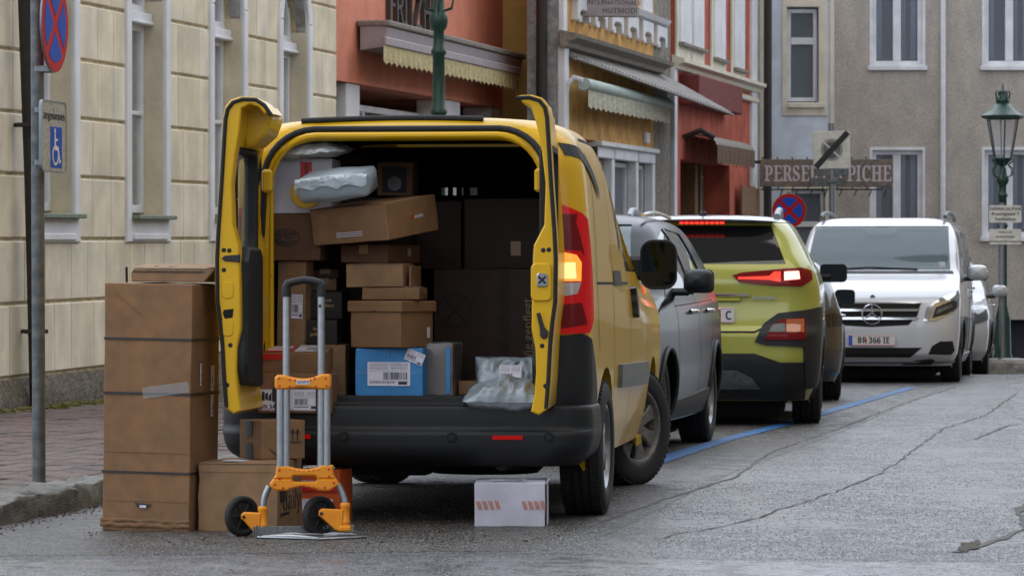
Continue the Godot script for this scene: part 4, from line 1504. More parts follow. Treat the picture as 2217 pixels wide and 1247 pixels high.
func wheel(parent: Node, p: Vector3, R: float, w: float, side: float, spokes: int, rimmat: Material, steer := 0.0, sw := 0.6) -> Node3D:
	var X := Transform3D(Basis(Vector3.UP, deg_to_rad(steer)) * Basis(Vector3.BACK, -PI / 2 * side), p)
	var o := node("wheel", parent, X)
	var h := w / 2
	var pr := [Vector2(R * 0.62, h * 0.8), Vector2(R * 0.66, h * 0.98), Vector2(R * 0.72, h * 1.03), Vector2(R * 0.86, h * 1.04), Vector2(R * 0.93, h * 0.97), Vector2(R * 0.975, h * 0.84), Vector2(R * 0.992, h * 0.66)]
	for g in [0.4, 0.0, -0.4]:
		pr.append_array([Vector2(R, h * (g + 0.07)), Vector2(R - 0.009, h * (g + 0.05)), Vector2(R - 0.009, h * (g - 0.05)), Vector2(R, h * (g - 0.07))])
	pr.append_array([Vector2(R * 0.99, -h * 0.68), Vector2(R * 0.975, -h * 0.84), Vector2(R * 0.93, -h * 0.97), Vector2(R * 0.8, -h * 1.0), Vector2(R * 0.62, -h * 0.8)])
	var ty := MB.new().lathe(pr, 44)
	# tread blocks on the shoulders
	for i in 64:
		var a := TAU * i / 64
		for s in [-1, 1]:
			ty.box(Vector3(R - 0.0055, s * h * 0.72, 0), Vector3(0.008, h * 0.36, 0.02), 0.0, Transform3D(Basis(Vector3.UP, a), Vector3.ZERO))
	obj("tyre", ty, M.tyre, o)
	var r := R * 0.64
	var rm := MB.new()
	rm.lathe([Vector2(r, h * 0.82), Vector2(r + 0.006, h * 0.92), Vector2(r - 0.012, h * 0.92), Vector2(r - 0.03, h * 0.62), Vector2(r - 0.035, -h * 0.7), Vector2(r, -h * 0.8)], 40)
	rm.lathe([Vector2(r * 0.27, h * 0.45), Vector2(r * 0.26, h * 0.76), Vector2(r * 0.2, h * 0.82), Vector2(0, h * 0.84)], 24)
	for i in spokes:
		var b := Basis(Vector3.UP, TAU * (i + 0.25) / spokes)
		var wd := r * TAU / spokes * sw * 0.5
		var Y := Transform3D(b, Vector3.ZERO) * Transform3D(Basis(Vector3.RIGHT, -PI / 2), Vector3.ZERO)
		rm.prism(PackedVector2Array([Vector2(r * 0.2, -wd * 0.55), Vector2(r * 0.6, -wd * 0.6), Vector2(r * 0.975, -wd), Vector2(r * 0.975, wd), Vector2(r * 0.6, wd * 0.6), Vector2(r * 0.2, wd * 0.55)]), h * 0.45, h * 0.74, Y, 0.008)
	obj("rim", rm, rimmat, o)
	var bk := MB.new().lathe([Vector2(0, h * 0.2), Vector2(r * 0.55, h * 0.2), Vector2(r * 0.6, h * 0.1), Vector2(r - 0.03, h * 0.05)], 28)
	obj("brake_disc", bk, M.under, o)
	return o


func door_mirror(parent: Node, p: Vector3, s: Vector3, side: float, shell: Material, glass_back := true) -> void:
	# shell opens towards +z (rearwards)
	var o := node("door_mirror", parent, Transform3D(Basis(), p))
	var mb := MB.new()
	mb.grid(20, 10, func(a: float, c: float) -> Vector3:
		var t := TAU * a
		var e := Vector2(signf(cos(t)) * pow(absf(cos(t)), 0.6), signf(sin(t)) * pow(absf(sin(t)), 0.6))
		var k := sqrt(maxf(0.0, 1.0 - pow(c, 2.6)))
		return Vector3(side * e.x * s.x / 2 * maxf(k, 0.001), e.y * s.y / 2 * maxf(k, 0.001) + c * 0.015, -s.z * c), -side, true)
	obj("shell", mb, shell, o)
	var gl := MB.new()
	var pl := round_rect(-s.x * 0.45, -s.y * 0.44, s.x * 0.45, s.y * 0.44, s.y * 0.2)
	gl.prism(pl, -0.02, -0.008)
	obj("glass", gl, M.mirror, o)
	var ln := MB.new()
	ring(ln, round_rect(-s.x * 0.5, -s.y * 0.5, s.x * 0.5, s.y * 0.5, s.y * 0.25), pl, -0.02, 0.002, Transform3D(), 0.002)
	obj("lip", ln, M.black_plastic, o)


func strip(B: Body, mb: MB, pts: Array, w: float, off := 0.002, side := 1.0) -> void:
	# a thin band along side points [z, y] that lies on the body
	for i in pts.size() - 1:
		var a := Vector2(pts[i][0], pts[i][1])
		var b := Vector2(pts[i + 1][0], pts[i + 1][1])
		var m := maxi(1, ceili(a.distance_to(b) / 0.06))
		var n := (b - a).normalized().orthogonal() * w / 2
		for k in m:
			var p := a.lerp(b, float(k) / m)
			var q := a.lerp(b, float(k + 1) / m)
			var f := []
			for c in [p - n, q - n, q + n, p + n]:
				var u := B.su(c.x, c.y) * side
				f.append(B.at(u, c.y) + B.nrm(u, c.y) * off)
			mb.face(f, B.nrm(B.su(p.x, p.y) * side, p.y))


const DOOR_OUT := [[0.03, 0.53], [0.075, 0.56], [0.085, 0.69], [0.093, 0.84], [0.102, 0.94], [0.116, 1.04], [0.118, 1.23], [0.112, 1.355], [0.0975, 1.56], [0.085, 1.77], [0.079, 1.874], [0.07, 1.918], [0.045, 1.95], [0.0, 1.964], [-0.06, 1.962], [-0.10, 1.936], [-0.132, 1.89]]
const DOOR_IN := [[-0.112, 1.885], [-0.085, 1.916], [-0.045, 1.93], [-0.005, 1.91], [0.004, 1.81], [0.023, 1.704], [0.039, 1.567], [0.033, 1.382], [0.008, 1.29], [0.004, 1.218], [0.0, 1.09], [-0.002, 0.913], [0.015, 0.828], [0.018, 0.72], [0.01, 0.62], [-0.005, 0.545]]


func rear_door(called: String, parent: Node, hinge: Vector3, dirx: Vector3, side: float) -> Node3D:
	# dirx runs from the hinge to the free edge; profile n points outwards
	var l := dirx.normalized()
	# local x across the door, y up, z along it; Q turns the profile over for the left door
	var X := Transform3D(Basis(Vector3.UP.cross(l).normalized(), Vector3.UP, l), hinge)
	var Q := Transform3D(Basis.from_scale(Vector3(side, 1, 1)), Vector3.ZERO)
	var o := node(called, parent, X)
	var full := PackedVector2Array()
	for p in DOOR_OUT:
		if side < 0.0 or p[0] > -0.09:
			full.append(Vector2(p[0], p[1]))
	for p in DOOR_IN:
		if side > 0.0 and p[0] < -0.05:
			continue
		full.append(Vector2(p[0] + (0.022 if side > 0.0 and p[1] > 1.3 and p[1] < 1.85 else 0.0), p[1]))
	var L := 0.68
	var mb := MB.new()
	mb.prism(full, 0.6, L, Q, 0.006, 0.55)
	for k in Geometry2D.intersect_polygons(full, rect(-1, 0, 1, 1.78)):
		mb.prism(k, 0.0, 0.07, Q, 0.0, 0.55)
	# the top corner falls away towards the hinge
	for c in [[0.07, 0.20, 1.83], [0.20, 0.32, 1.88], [0.32, 0.42, 1.925], [0.42, 0.51, 1.953], [0.51, 0.6, 2.1]]:
		for k in Geometry2D.intersect_polygons(full, rect(-1, 0, 1, c[2])):
			for q in Geometry2D.clip_polygons(k, rect(-1, 1.26, 1, 1.74)):
				mb.prism(q, c[0], c[1], Q, 0.0, 0.55)
	obj("skin", mb, M.van_yellow, o)
	if side < 0.0:
		obj("inner_cap", MB.new().prism(PackedVector2Array([Vector2(0.01, 1.74), Vector2(0.035, 1.85), Vector2(0.03, 1.925), Vector2(0.0, 1.945), Vector2(-0.05, 1.942), Vector2(-0.088, 1.92), Vector2(-0.115, 1.88), Vector2(-0.085, 1.80), Vector2(-0.03, 1.75)]), 0.2, 0.50, Q, 0.012, 0.3), M.van_yellow, o)
	var wf := MB.new()
	ring(wf, round_rect(0.07, 1.26, 0.60, 1.74, 0.05), round_rect(0.095, 1.285, 0.575, 1.715, 0.06), -0.09, -0.028, Q * Transform3D(Basis(Vector3(0, 0, 1), Vector3.UP, Vector3(-1, 0, 0)), Vector3.ZERO), 0.006)
	obj("window_rubber", wf, M.rubber, o)
	obj("window", MB.new().box(Vector3(0.075, 1.5, 0.335), Vector3(0.006, 0.46, 0.5), 0.0, Q), M.car_glass, o)
	# inner trim panel
	var tp := MB.new()
	tp.prism(PackedVector2Array([Vector2(0.24, 0.64), Vector2(0.62, 0.66), Vector2(0.655, 0.75), Vector2(0.65, 0.84), Vector2(0.63, 0.95), Vector2(0.63, 1.22), Vector2(0.58, 1.285), Vector2(0.29, 1.285), Vector2(0.24, 1.24)]), 0.0, 0.045 if side < 0.0 else 0.02, Q * Transform3D(Basis(Vector3(0, 0, 1), Vector3.UP, Vector3(-1, 0, 0)), Vector3(0.018, 0, 0)), 0.014)
	obj("trim_panel", tp, M.black_plastic, o)
	# seal along the outer lip of the free edge
	var path := []
	for i in range(1, DOOR_OUT.size() - (2 if side > 0.0 else 0)):
		path.append(Vector3((DOOR_OUT[i][0] - 0.012) * side, DOOR_OUT[i][1] - (0.012 if i > 9 else 0.0), L + 0.002))
	obj("seal", MB.new().tube(path, 0.0095, 8), M.rubber, o)
	# drain and bolt holes, latch, bump stops on the free edge
	var hl := MB.new()
	for p in [[0.05, 1.268], [0.075, 1.27], [0.075, 1.18], [0.045, 0.84], [0.06, 0.66]]:
		hl.lathe([Vector2(0.0, 0.0012), Vector2(0.009, 0.0012), Vector2(0.011, 0.0)], 12, Q * Transform3D(Basis(Vector3.RIGHT, PI / 2), Vector3(p[0], p[1], L)))
	obj("bolt", hl, M.rubber, o)
	if side < 0.0:
		obj("latch", MB.new().prism(PackedVector2Array([Vector2(0.0, 1.215), Vector2(0.07, 1.22), Vector2(0.085, 1.232), Vector2(0.07, 1.245), Vector2(0.0, 1.25)]), 0.0, 0.012, Q * Transform3D(Basis(), Vector3(0, 0, L - 0.004)), 0.003), M.ink, o)
		obj("latch_hole", MB.new().prism(PackedVector2Array([Vector2(0.035, 0.965), Vector2(0.07, 0.96), Vector2(0.08, 0.985), Vector2(0.075, 1.0), Vector2(0.03, 1.005)]), 0.0, 0.002, Q * Transform3D(Basis(), Vector3(0, 0, L))), M.gap, o)
		for y in [1.1, 0.93]:
			obj("pressing", MB.new().prism(round_rect(0.03, y - 0.05, 0.085, y + 0.03, 0.02), 0.0, 0.006, Q * Transform3D(Basis(), Vector3(0, 0, L - 0.002)), 0.004), M.van_yellow, o)
	else:
		obj("lock_block", MB.new().prism(round_rect(-0.005, 1.04, 0.088, 1.21, 0.025), 0.0, 0.014, Q * Transform3D(Basis(), Vector3(0, 0, L - 0.002)), 0.005), M.van_yellow, o)
		var lk := MB.new()
		lk.prism(round_rect(0.022, 1.105, 0.07, 1.165, 0.01), 0.0, 0.01, Q * Transform3D(Basis(), Vector3(0, 0, L + 0.012)), 0.003)
		obj("lock_plate", lk, M.chrome, o)
		var lx := MB.new()
		for a in [45.0, -45.0]:
			lx.box(Vector3.ZERO, Vector3(0.046, 0.01, 0.006), 0.002, Q * Transform3D(Basis(Vector3.BACK, deg_to_rad(a)), Vector3(0.046, 1.135, L + 0.024)))
		obj("lock_catch", lx, M.ink, o)
		var hd := MB.new()
		hd.prism(PackedVector2Array([Vector2(0.02, 0.985), Vector2(0.035, 0.99), Vector2(0.055, 0.925), Vector2(0.072, 0.905), Vector2(0.07, 0.88), Vector2(0.05, 0.87), Vector2(0.036, 0.885), Vector2(0.036, 0.915)]), 0.0, 0.014, Q * Transform3D(Basis(), Vector3(0, 0, L)), 0.004)
		obj("pull_lever", hd, M.ink, o)
	for y in [0.75, 1.6]:
		var hg := MB.new()
		hg.box(Vector3(0.0, y, -0.02), Vector3(0.05, 0.11, 0.06), 0.012, Q)
		obj("hinge", hg, M.van_yellow, o)
	return o


func delivery_van() -> void:
	var o := thing("delivery_van", "yellow delivery van with both rear doors open, loaded with parcels", "van", place(-0.51, 0, -18.0, -7.5))
	var B := Body.new([
		[0.28, 0.80, -0.06, -4.25, 0.25], [0.45, 0.845, -0.03, -4.36, 0.22], [0.70, 0.865, -0.012, -4.40, 0.16], [0.95, 0.865, -0.008, -4.36, 0.12],
		[1.05, 0.862, -0.008, -4.22, 0.12], [1.15, 0.858, -0.012, -3.8, 0.12], [1.22, 0.855, -0.015, -3.5, 0.12], [1.45, 0.845, -0.03, -3.15, 0.12], [1.64, 0.825, -0.05, -2.88, 0.12],
		[1.76, 0.795, -0.075, -2.66, 0.14], [1.835, 0.745, -0.11, -2.4, 0.17], [1.88, 0.645, -0.16, -2.15, 0.2], [1.902, 0.44, -0.24, -1.95, 0.2], [1.915, 0.0, -0.5, -1.6, 0.0]])
	B.bow_r = 0.015
	B.taper = Vector2(0.05, 0.215)
	B.bulge = 0.015
	# opening outline (rear points, rounded corners)
	var big := []
	for c in [[0.425, 1.595, 0.0], [-0.425, 1.595, 90.0]]:
		for i in 9:
			var a := deg_to_rad(c[2] + 90.0 * i / 8)
			big.append(["r", c[0] + cos(a) * 0.22, c[1] + sin(a) * 0.22])
	big.append_array([["r", -0.645, 0.60], ["r", -0.60, 0.555], ["r", 0.60, 0.555], ["r", 0.645, 0.60]])
	var opening := B.line(big)
	var holes := [opening]
	for s in [1.0, -1.0]:
		holes.append(B.line(arch(-0.80, 0.395), s))
		holes.append(B.line(arch(-3.52, 0.395), s))
		holes.append(B.line([["s", -2.05, 1.18], ["s", -3.02, 1.18], ["s", -2.72, 1.62], ["s", -2.05, 1.66]], s))
	holes.append(B.line([["f", 0.66, 1.27], ["f", 0.6, 1.72], ["f", -0.6, 1.72], ["f", -0.66, 1.27]]))
	var sh := MB.new()
	B.panel(sh, PackedVector2Array([Vector2(-5, 0.28), Vector2(5, 0.28), Vector2(5, 1.915), Vector2(-5, 1.915)]), holes, 0.0, 0.05)
	var body := obj("body", sh, M.van_wet, o)
	for s in [1.0, -1.0]:
		var gl := MB.new()
		B.panel(gl, B.line([["s", -2.05, 1.18], ["s", -3.02, 1.18], ["s", -2.72, 1.62], ["s", -2.05, 1.66]], s), [], -0.012)
		obj("side_window", gl, M.car_glass, o)
	var ws := MB.new()
	B.panel(ws, holes[-1], [], -0.012)
	obj("windscreen", ws, M.windscreen, o)
	# smooth clean paint round the rear opening and corner, black weather strips
	for s in [1.0, -1.0]:
		var fr := MB.new()
		var pp := B.line([["r", 0.66, 0.56], ["s", -0.10, 0.56], ["s", -0.16, 0.9], ["s", -0.20, 1.45], ["s", -0.28, 1.70], ["r", 0.60, 1.86], ["r", 0.50, 1.83], ["r", 0.60, 1.77], ["r", 0.655, 1.68], ["r", 0.665, 1.56]], s)
		B.panel(fr, pp, [], 0.003, 0.003)
		obj("corner_panel", fr, M.van_yellow, o)
	var seal := []
	for i in big.size():
		var p: Array = big[i]
		var c := Vector2(0, 1.2)
		var v := Vector2(p[1], p[2])
		var w := v + (v - c).normalized() * 0.032
		var u := B.ru(w.x, w.y)
		seal.append(B.at(u, w.y) + B.nrm(u, w.y) * 0.006)
	obj("door_seal", MB.new().tube(seal, 0.016, 8, true), M.rubber, o)
	var top := []
	for i in 13:
		var x := lerpf(-0.50, 0.36, i / 12.0)
		var u := B.ru(x, 1.893 - 0.02 * absf(x))
		top.append(B.at(u, 1.893 - 0.05 * x * x) + Vector3(0, 0.006, 0.01))
	obj("roof_weatherstrip", MB.new().tube(top, 0.014, 8), M.rubber, o)
	var lp := MB.new()
	ring(lp, round_rect(-0.66, 0.44, 0.66, 1.83, 0.23, 8), round_rect(-0.635, 0.50, 0.635, 1.80, 0.215, 8), -0.115, -0.085, Transform3D(), 0.01)
	obj("opening_lip", lp, M.van_yellow, o)
	# load space
	var ld := MB.new()
	var sec := round_rect(-0.70, 0.50, 0.70, 1.84, 0.22, 6)
	for i in sec.size():
		var a: Vector2 = sec[i]
		var b: Vector2 = sec[(i + 1) % sec.size()]
		ld.face([Vector3(a.x, a.y, -0.112), Vector3(b.x, b.y, -0.112), Vector3(b.x, b.y, -2.0), Vector3(a.x, a.y, -2.0)], Vector3(-(a.x + b.x), 2.4 - a.y - b.y, 0))
	obj("load_lining", ld, M.liner, o)
	slab(o, "load_floor", M.black_plastic, -0.69, 0.53, 0.69, 0.583, -1.98, -0.20, 0.01)
	slab(o, "sill_step", M.black_plastic, -0.655, 0.50, 0.655, 0.566, -0.085, 0.012, 0.012)
	slab(o, "sill_rib", M.black_plastic, -0.64, 0.545, 0.64, 0.592, -0.23, -0.09, 0.008)
	var bh := MB.new()
	bh.box(Vector3(0, 1.05, -2.01), Vector3(1.39, 1.05, 0.02))
	bh.box(Vector3(0, 1.72, -2.01), Vector3(1.39, 0.21, 0.02))
	for q in [[-0.695, -0.12], [-0.085, -0.06], [-0.04, -0.015], [-0.003, 0.03], [0.07, 0.695]]:
		bh.box(Vector3((q[0] + q[1]) / 2, 1.595, -2.01), Vector3(q[1] - q[0], 0.05, 0.02))
	obj("bulkhead", bh, M.liner, o)
	for x in [-0.38, 0.38]:
		var st := MB.new()
		st.box(Vector3(x, 1.0, -2.45), Vector3(0.5, 0.75, 0.14), 0.05)
		st.box(Vector3(x, 1.47, -2.48), Vector3(0.26, 0.18, 0.1), 0.04)
		obj("seat", st, M.cabin, o)
	slab(o, "cab_floor", M.under, -0.75, 0.4, 0.75, 0.46, -4.2, -2.03)
	slab(o, "dashboard", M.cabin, -0.72, 0.5, 0.72, 1.12, -3.6, -3.0, 0.08)
	# bumper
	var P := Body.new([[0.262, 0.78, -0.10, -4.0, 0.2], [0.29, 0.82, -0.01, -4.0, 0.2], [0.33, 0.86, 0.045, -4.0, 0.18], [0.37, 0.876, 0.06, -4.0, 0.17], [0.43, 0.885, 0.066, -4.0, 0.17], [0.438, 0.884, 0.054, -4.0, 0.17], [0.50, 0.882, 0.057, -4.0, 0.16], [0.545, 0.876, 0.056, -4.0, 0.15], [0.552, 0.866, 0.048, -4.0, 0.15], [0.556, 0.82, -0.05, -4.0, 0.14]])
	P.bow_r = 0.05
	var bm := MB.new()
	P.panel(bm, PackedVector2Array([Vector2(-P.su(-0.40, 0.45), 0.262), Vector2(P.su(-0.40, 0.45), 0.262), Vector2(P.su(-0.40, 0.45), 0.556), Vector2(-P.su(-0.40, 0.45), 0.556)]), [], 0.0, 0.03)
	for s in [1.0, -1.0]:
		B.panel(bm, B.line([["r", 0.70, 0.55], ["r", 0.70, 0.875], ["s", -0.06, 0.885], ["s", -0.13, 0.86], ["s", -0.26, 0.74], ["s", -0.36, 0.60], ["s", -0.41, 0.46], ["s", -0.42, 0.282], ["s", -0.2, 0.282]], s), [], 0.012, 0.012)
	var bump := obj("rear_bumper", bm, M.black_plastic, o)
	for s in [1.0, -1.0]:
		var rf := MB.new()
		P.panel(rf, P.line([["r", 0.43, 0.395], ["r", 0.57, 0.395], ["r", 0.57, 0.413], ["r", 0.43, 0.413]], s), [], 0.006, 0.006)
		obj("reflector", rf, M.lens_red, bump)
	for x in [-0.69, -0.27, 0.24, 0.69]:
		var sn := MB.new().lathe([Vector2(0, 0.004), Vector2(0.014, 0.004), Vector2(0.016, 0.0), Vector2(0.021, 0.0), Vector2(0.022, 0.003), Vector2(0.024, -0.002)], 18, Transform3D(Basis(Vector3.RIGHT, PI / 2), P.at(P.ru(x, 0.405), 0.405) + Vector3(0, 0, 0.002)))
		obj("parking_sensor", sn, M.rubber, bump)
	# tail lamps
	for s in [1.0, -1.0]:
		var tl := node("tail_lamp", o)
		var t1 := MB.new()
		B.panel(t1, B.line([["r", 0.70, 0.885], ["r", 0.70, 1.475], ["r", 0.73, 1.49], ["s", -0.055, 1.47], ["s", -0.115, 1.42], ["s", -0.135, 1.15], ["s", -0.125, 0.95], ["s", -0.09, 0.89]], s), [], 0.022, 0.022)
		obj("red_lens", t1, M.lens_red, tl)
		var t2 := MB.new()
		B.panel(t2, B.line([["r", 0.715, 1.128], ["r", 0.715, 1.25], ["r", 0.745, 1.265], ["r", 0.80, 1.25], ["r", 0.818, 1.215], ["r", 0.818, 1.128]], s), [], 0.027, 0.005)
		obj("indicator_lens", t2, M.lens_amber, tl)
		var t2b := MB.new()
		B.panel(t2b, B.line([["r", 0.75, 1.14], ["r", 0.75, 1.215], ["r", 0.795, 1.215], ["r", 0.80, 1.14]], s), [], 0.0285, 0.001)
		obj("bulb_glow", t2b, M.lens_hot, tl)
		var t3 := MB.new()
		B.panel(t3, B.line([["r", 0.713, 1.05], ["r", 0.713, 1.122], ["r", 0.818, 1.122], ["r", 0.805, 1.07]], s), [], 0.027, 0.005)
		obj("reversing_lens", t3, M.lens_clear, tl)
		var t4 := MB.new()
		B.panel(t4, B.line([["r", 0.745, 1.275], ["r", 0.745, 1.44], ["r", 0.80, 1.44], ["s", -0.06, 1.40], ["s", -0.075, 1.25], ["r", 0.82, 1.27]], s), [], 0.026, 0.004)
		B.panel(t4, B.line([["r", 0.745, 0.91], ["r", 0.742, 1.02], ["s", -0.05, 1.03], ["s", -0.07, 0.93]], s), [], 0.026, 0.004)
		obj("inner_lens", t4, M.lens_red_deep, tl)
	# side details, both sides
	for s in [1.0, -1.0]:
		var gp := MB.new()
		strip(B, gp, [[-0.42, 1.74], [-0.44, 1.4], [-0.46, 0.95], [-0.52, 0.80]], 0.009, 0.002, s)
		strip(B, gp, [[-1.15, 1.76], [-1.15, 0.36]], 0.008, 0.002, s)
		strip(B, gp, [[-1.98, 1.74], [-1.98, 0.36]], 0.008, 0.002, s)
		strip(B, gp, [[-0.45, 1.12], [-1.98, 1.12]], 0.012, 0.002, s)
		strip(B, gp, [[-3.05, 1.16], [-3.06, 0.36]], 0.008, 0.002, s)
		strip(B, gp, [[-0.40, 1.80], [-2.3, 1.80]], 0.014, 0.002, s)
		obj("panel_gap", gp, M.gap, body)
		var sp := MB.new()
		var str := []
		for i in 9:
			str.append([-0.10 - 0.075 * i, 1.745 - 0.0016 * i * i - 0.012 * i])
		strip(B, sp, str, 0.06, 0.0075, s)
		obj("black_stripe", sp, M.ink, body)
		var fl := MB.new()
		for i in 3:
			var y := 1.60 - i * 0.105
			strip(B, fl, [[-1.72 - i * 0.03, y], [-1.75 - i * 0.03, y - 0.085]], 0.16, 0.003, s)
		obj("grey_lettering_panel", fl, M.van_print, body)
		var pt := MB.new()
		strip(B, pt, [[-1.2, 1.145], [-1.62, 1.145]], 0.075, 0.004, s)
		obj("dark_plate", pt, M.ink, body)
		var rub := MB.new()
		B.panel(rub, B.line([["s", -1.35, 0.60], ["s", -2.9, 0.58], ["s", -2.95, 0.64], ["s", -2.9, 0.70], ["s", -1.35, 0.715]], s), [], 0.022, 0.022)
		obj("rubbing_strip", rub, M.steel, body)
		var dh := MB.new()
		B.panel(dh, B.line([["s", -2.12, 0.96], ["s", -2.2, 0.94], ["s", -2.24, 1.05], ["s", -2.2, 1.10], ["s", -2.12, 1.09]], s), [], 0.03, 0.03)
		obj("door_handle", dh, M.ink, body)
		var rp := MB.new()
		B.panel(rp, B.line([["s", -3.12, 1.06], ["s", -3.2, 1.06], ["s", -3.2, 1.1], ["s", -3.12, 1.1]], s), [], 0.01, 0.01)
		obj("side_repeater", rp, M.amber_side, o)
	for s in [1.0, -1.0]:
		wheel(o, Vector3(s * 0.775, 0.325, -0.80), 0.325, 0.205, s, 7, M.rim if s > 0 else M.cover, 0.0, 0.62)
		wheel(o, Vector3(s * 0.69, 0.325, -3.52), 0.325, 0.205, s, 7, M.cover, -27.0, 0.62)
		door_mirror(o, Vector3(s * 0.92, 1.22, -3.0), Vector3(0.20, 0.27, 0.12), s, M.black_plastic)
		var am := MB.new()
		am.box(Vector3(s * 0.80, 1.2, -3.04), Vector3(0.2, 0.13, 0.06), 0.02)
		obj("mirror_arm", am, M.black_plastic, o)
	# underside: floor pan, exhaust box, spare wheel
	slab(o, "underbody", M.under, -0.72, 0.30, 0.72, 0.48, -4.2, -0.1)
	var ex := MB.new()
	ex.box(Vector3(-0.15, 0.265, -0.45), Vector3(0.5, 0.12, 0.3), 0.05)
	ex.lathe([Vector2(0, 0.1), Vector2(0.26, 0.1), Vector2(0.29, 0.05), Vector2(0.29, -0.05), Vector2(0.26, -0.08), Vector2(0, -0.08)], 24, place(0.25, 0.27, -1.0))
	ex.tube([Vector3(0.45, 0.27, -0.1), Vector3(0.5, 0.25, -0.6)], 0.03, 8)
	ex.tube([Vector3(-0.75, 0.3, -0.8), Vector3(0.75, 0.3, -0.8)], 0.05, 8)
	obj("exhaust", ex, M.under, o)
	rear_door("left_rear_door", o, Vector3(-0.65, 0, -0.02), Vector3(0.01, 0, 0.68), -1.0)
	rear_door("right_rear_door", o, Vector3(0.642, 0, -0.02), Vector3(0.05, 0, 0.68), 1.0)
	var hs := MB.new()
	for i in 26:
		var y := 1.55 + i * 0.008
		hs.lathe([Vector2(0.013, 0.0), Vector2(0.017, 0.004), Vector2(0.013, 0.008)], 10, place(-0.70 + 0.02 * sin(i * 0.12), y, 0.03))
	obj("cable_bellows", hs, M.rubber, o)


# shell, cabin, glass, floor and wheel openings of a car
func car(o: Node3D, B: Body, paint: Material, glass: Material, wz: Array, R: float, sides: Array, front: Array, rear: Array, cabin: Material, y_lin: float) -> MeshInstance3D:
	var holes := []
	for s in [1.0, -1.0]:
		for z in wz:
			holes.append(B.line(arch(z, R + 0.055), s))
		for w in sides:
			var pts := []
			for p in w:
				pts.append(["s", p[0], p[1]])
			var l := B.line(pts, s)
			holes.append(l)
			var pane := MB.new()
			B.panel(pane, l, [], -0.008)
			obj("side_window", pane, glass, o)
	var fl := B.line(front)
	holes.append(fl)
	var top: float = B.r[-1][0]
	var lo: float = B.r[0][0]
	var rl: PackedVector2Array
	if rear:
		rl = B.line(rear)
		holes.append(rl)
	var sh := MB.new()
	B.panel(sh, PackedVector2Array([Vector2(-5, lo), Vector2(5, lo), Vector2(5, top), Vector2(-5, top)]), holes, 0.0, 0.025)
	var body := obj("body", sh, paint, o)
	var ws := MB.new()
	B.panel(ws, fl, [], -0.008)
	obj("windscreen", ws, M.windscreen if glass != M.tint_glass else M.tint_glass, o)
	if rear:
		var rw := MB.new()
		B.panel(rw, rl, [], -0.008)
		obj("rear_window", rw, glass, o)
	var li := MB.new()
	B.panel(li, PackedVector2Array([Vector2(-5, y_lin), Vector2(5, y_lin), Vector2(5, top - 0.002), Vector2(-5, top - 0.002)]), [], -0.07)
	obj("cabin", li, cabin, o)
	var W: float = B.row(0.5)[0]
	var un := MB.new()
	un.box(Vector3(0, lo + 0.13, (B.row(0.4)[1] + B.row(0.4)[2]) / 2), Vector3(W * 2 - 0.52, 0.24, absf(B.row(0.4)[2]) - 0.3), 0.05)
	for z in wz:
		un.box(Vector3(0, 0.36, z), Vector3(W * 2 - 0.54, 0.6, R * 2 + 0.2), 0.05)
	obj("underbody", un, M.under, o)
	# dark lips round the wheel openings
	for s in [1.0, -1.0]:
		for z in wz:
			var al := MB.new()
			var path := []
			for i in 17:
				var a := PI * (i / 16.0 * 1.16 - 0.08)
				var y: float = maxf(0.32 + (R + 0.06) * sin(a), lo + 0.005)
				var u: float = B.su(z + (R + 0.06) * cos(a), y) * s
				path.append(B.at(u, y) + B.nrm(u, y) * 0.004)
			al.tube(path, 0.016, 6)
			obj("arch_lip", al, M.black_plastic, body)
	return body


func on_front(B: Body, x: float, y: float, off := 0.004) -> Transform3D:
	return Transform3D(Basis(Vector3.UP, PI), B.at(B.fu(x, y), y) + Vector3(0, 0, -off))


func plate(parent: Node, X: Transform3D, s: String) -> void:
	var p := node("number_plate", parent, X)
	obj("board", MB.new().prism(round_rect(-0.26, -0.06, 0.26, 0.06, 0.012), -0.008, 0.0, Transform3D(), 0.003), M.plate, p)
	var rl := MB.new()
	rl.box(Vector3(0, 0.053, 0.001), Vector3(0.5, 0.003, 0.002))
	rl.box(Vector3(0, -0.053, 0.001), Vector3(0.5, 0.003, 0.002))
	obj("red_lines", rl, M.lens_red, p)
	obj("blue_band", bx(Vector3(0.042, 0.11, 0.002), 0.0, Vector3(-0.236, 0, 0.001)), M.eu_blue, p)
	text(p, s, 0.068, M.ink, place(0.02 if s.length() > 2 else 0.215, 0.0, 0.001), 0.002, "Droid Sans", 700, 0.86)
	obj("crest", MB.new().prism(circle(0.013, 12, Vector2(-0.065, 0.0), 1.3), 0.0, 0.002), M.lens_red, p)


func suv_rows(k := 1.0) -> Array:
	var rows := [
		[0.22, 0.80, -0.15, -4.1, 0.3], [0.36, 0.86, -0.04, -4.3, 0.35], [0.6, 0.885, 0.0, -4.35, 0.4], [0.8, 0.88, 0.0, -4.3, 0.4], [0.92, 0.868, -0.02, -4.15, 0.38],
		[0.99, 0.85, -0.05, -3.75, 0.3], [1.04, 0.83, -0.08, -3.4, 0.25], [1.2, 0.78, -0.2, -3.05, 0.2], [1.4, 0.69, -0.4, -2.65, 0.2], [1.5, 0.62, -0.5, -2.42, 0.2],
		[1.555, 0.52, -0.62, -2.15, 0.2], [1.585, 0.34, -0.78, -1.9, 0.15], [1.6, 0.0, -1.2, -1.6, 0.0]]
	for r in rows:
		for c in 5:
			r[c] *= k
	return rows


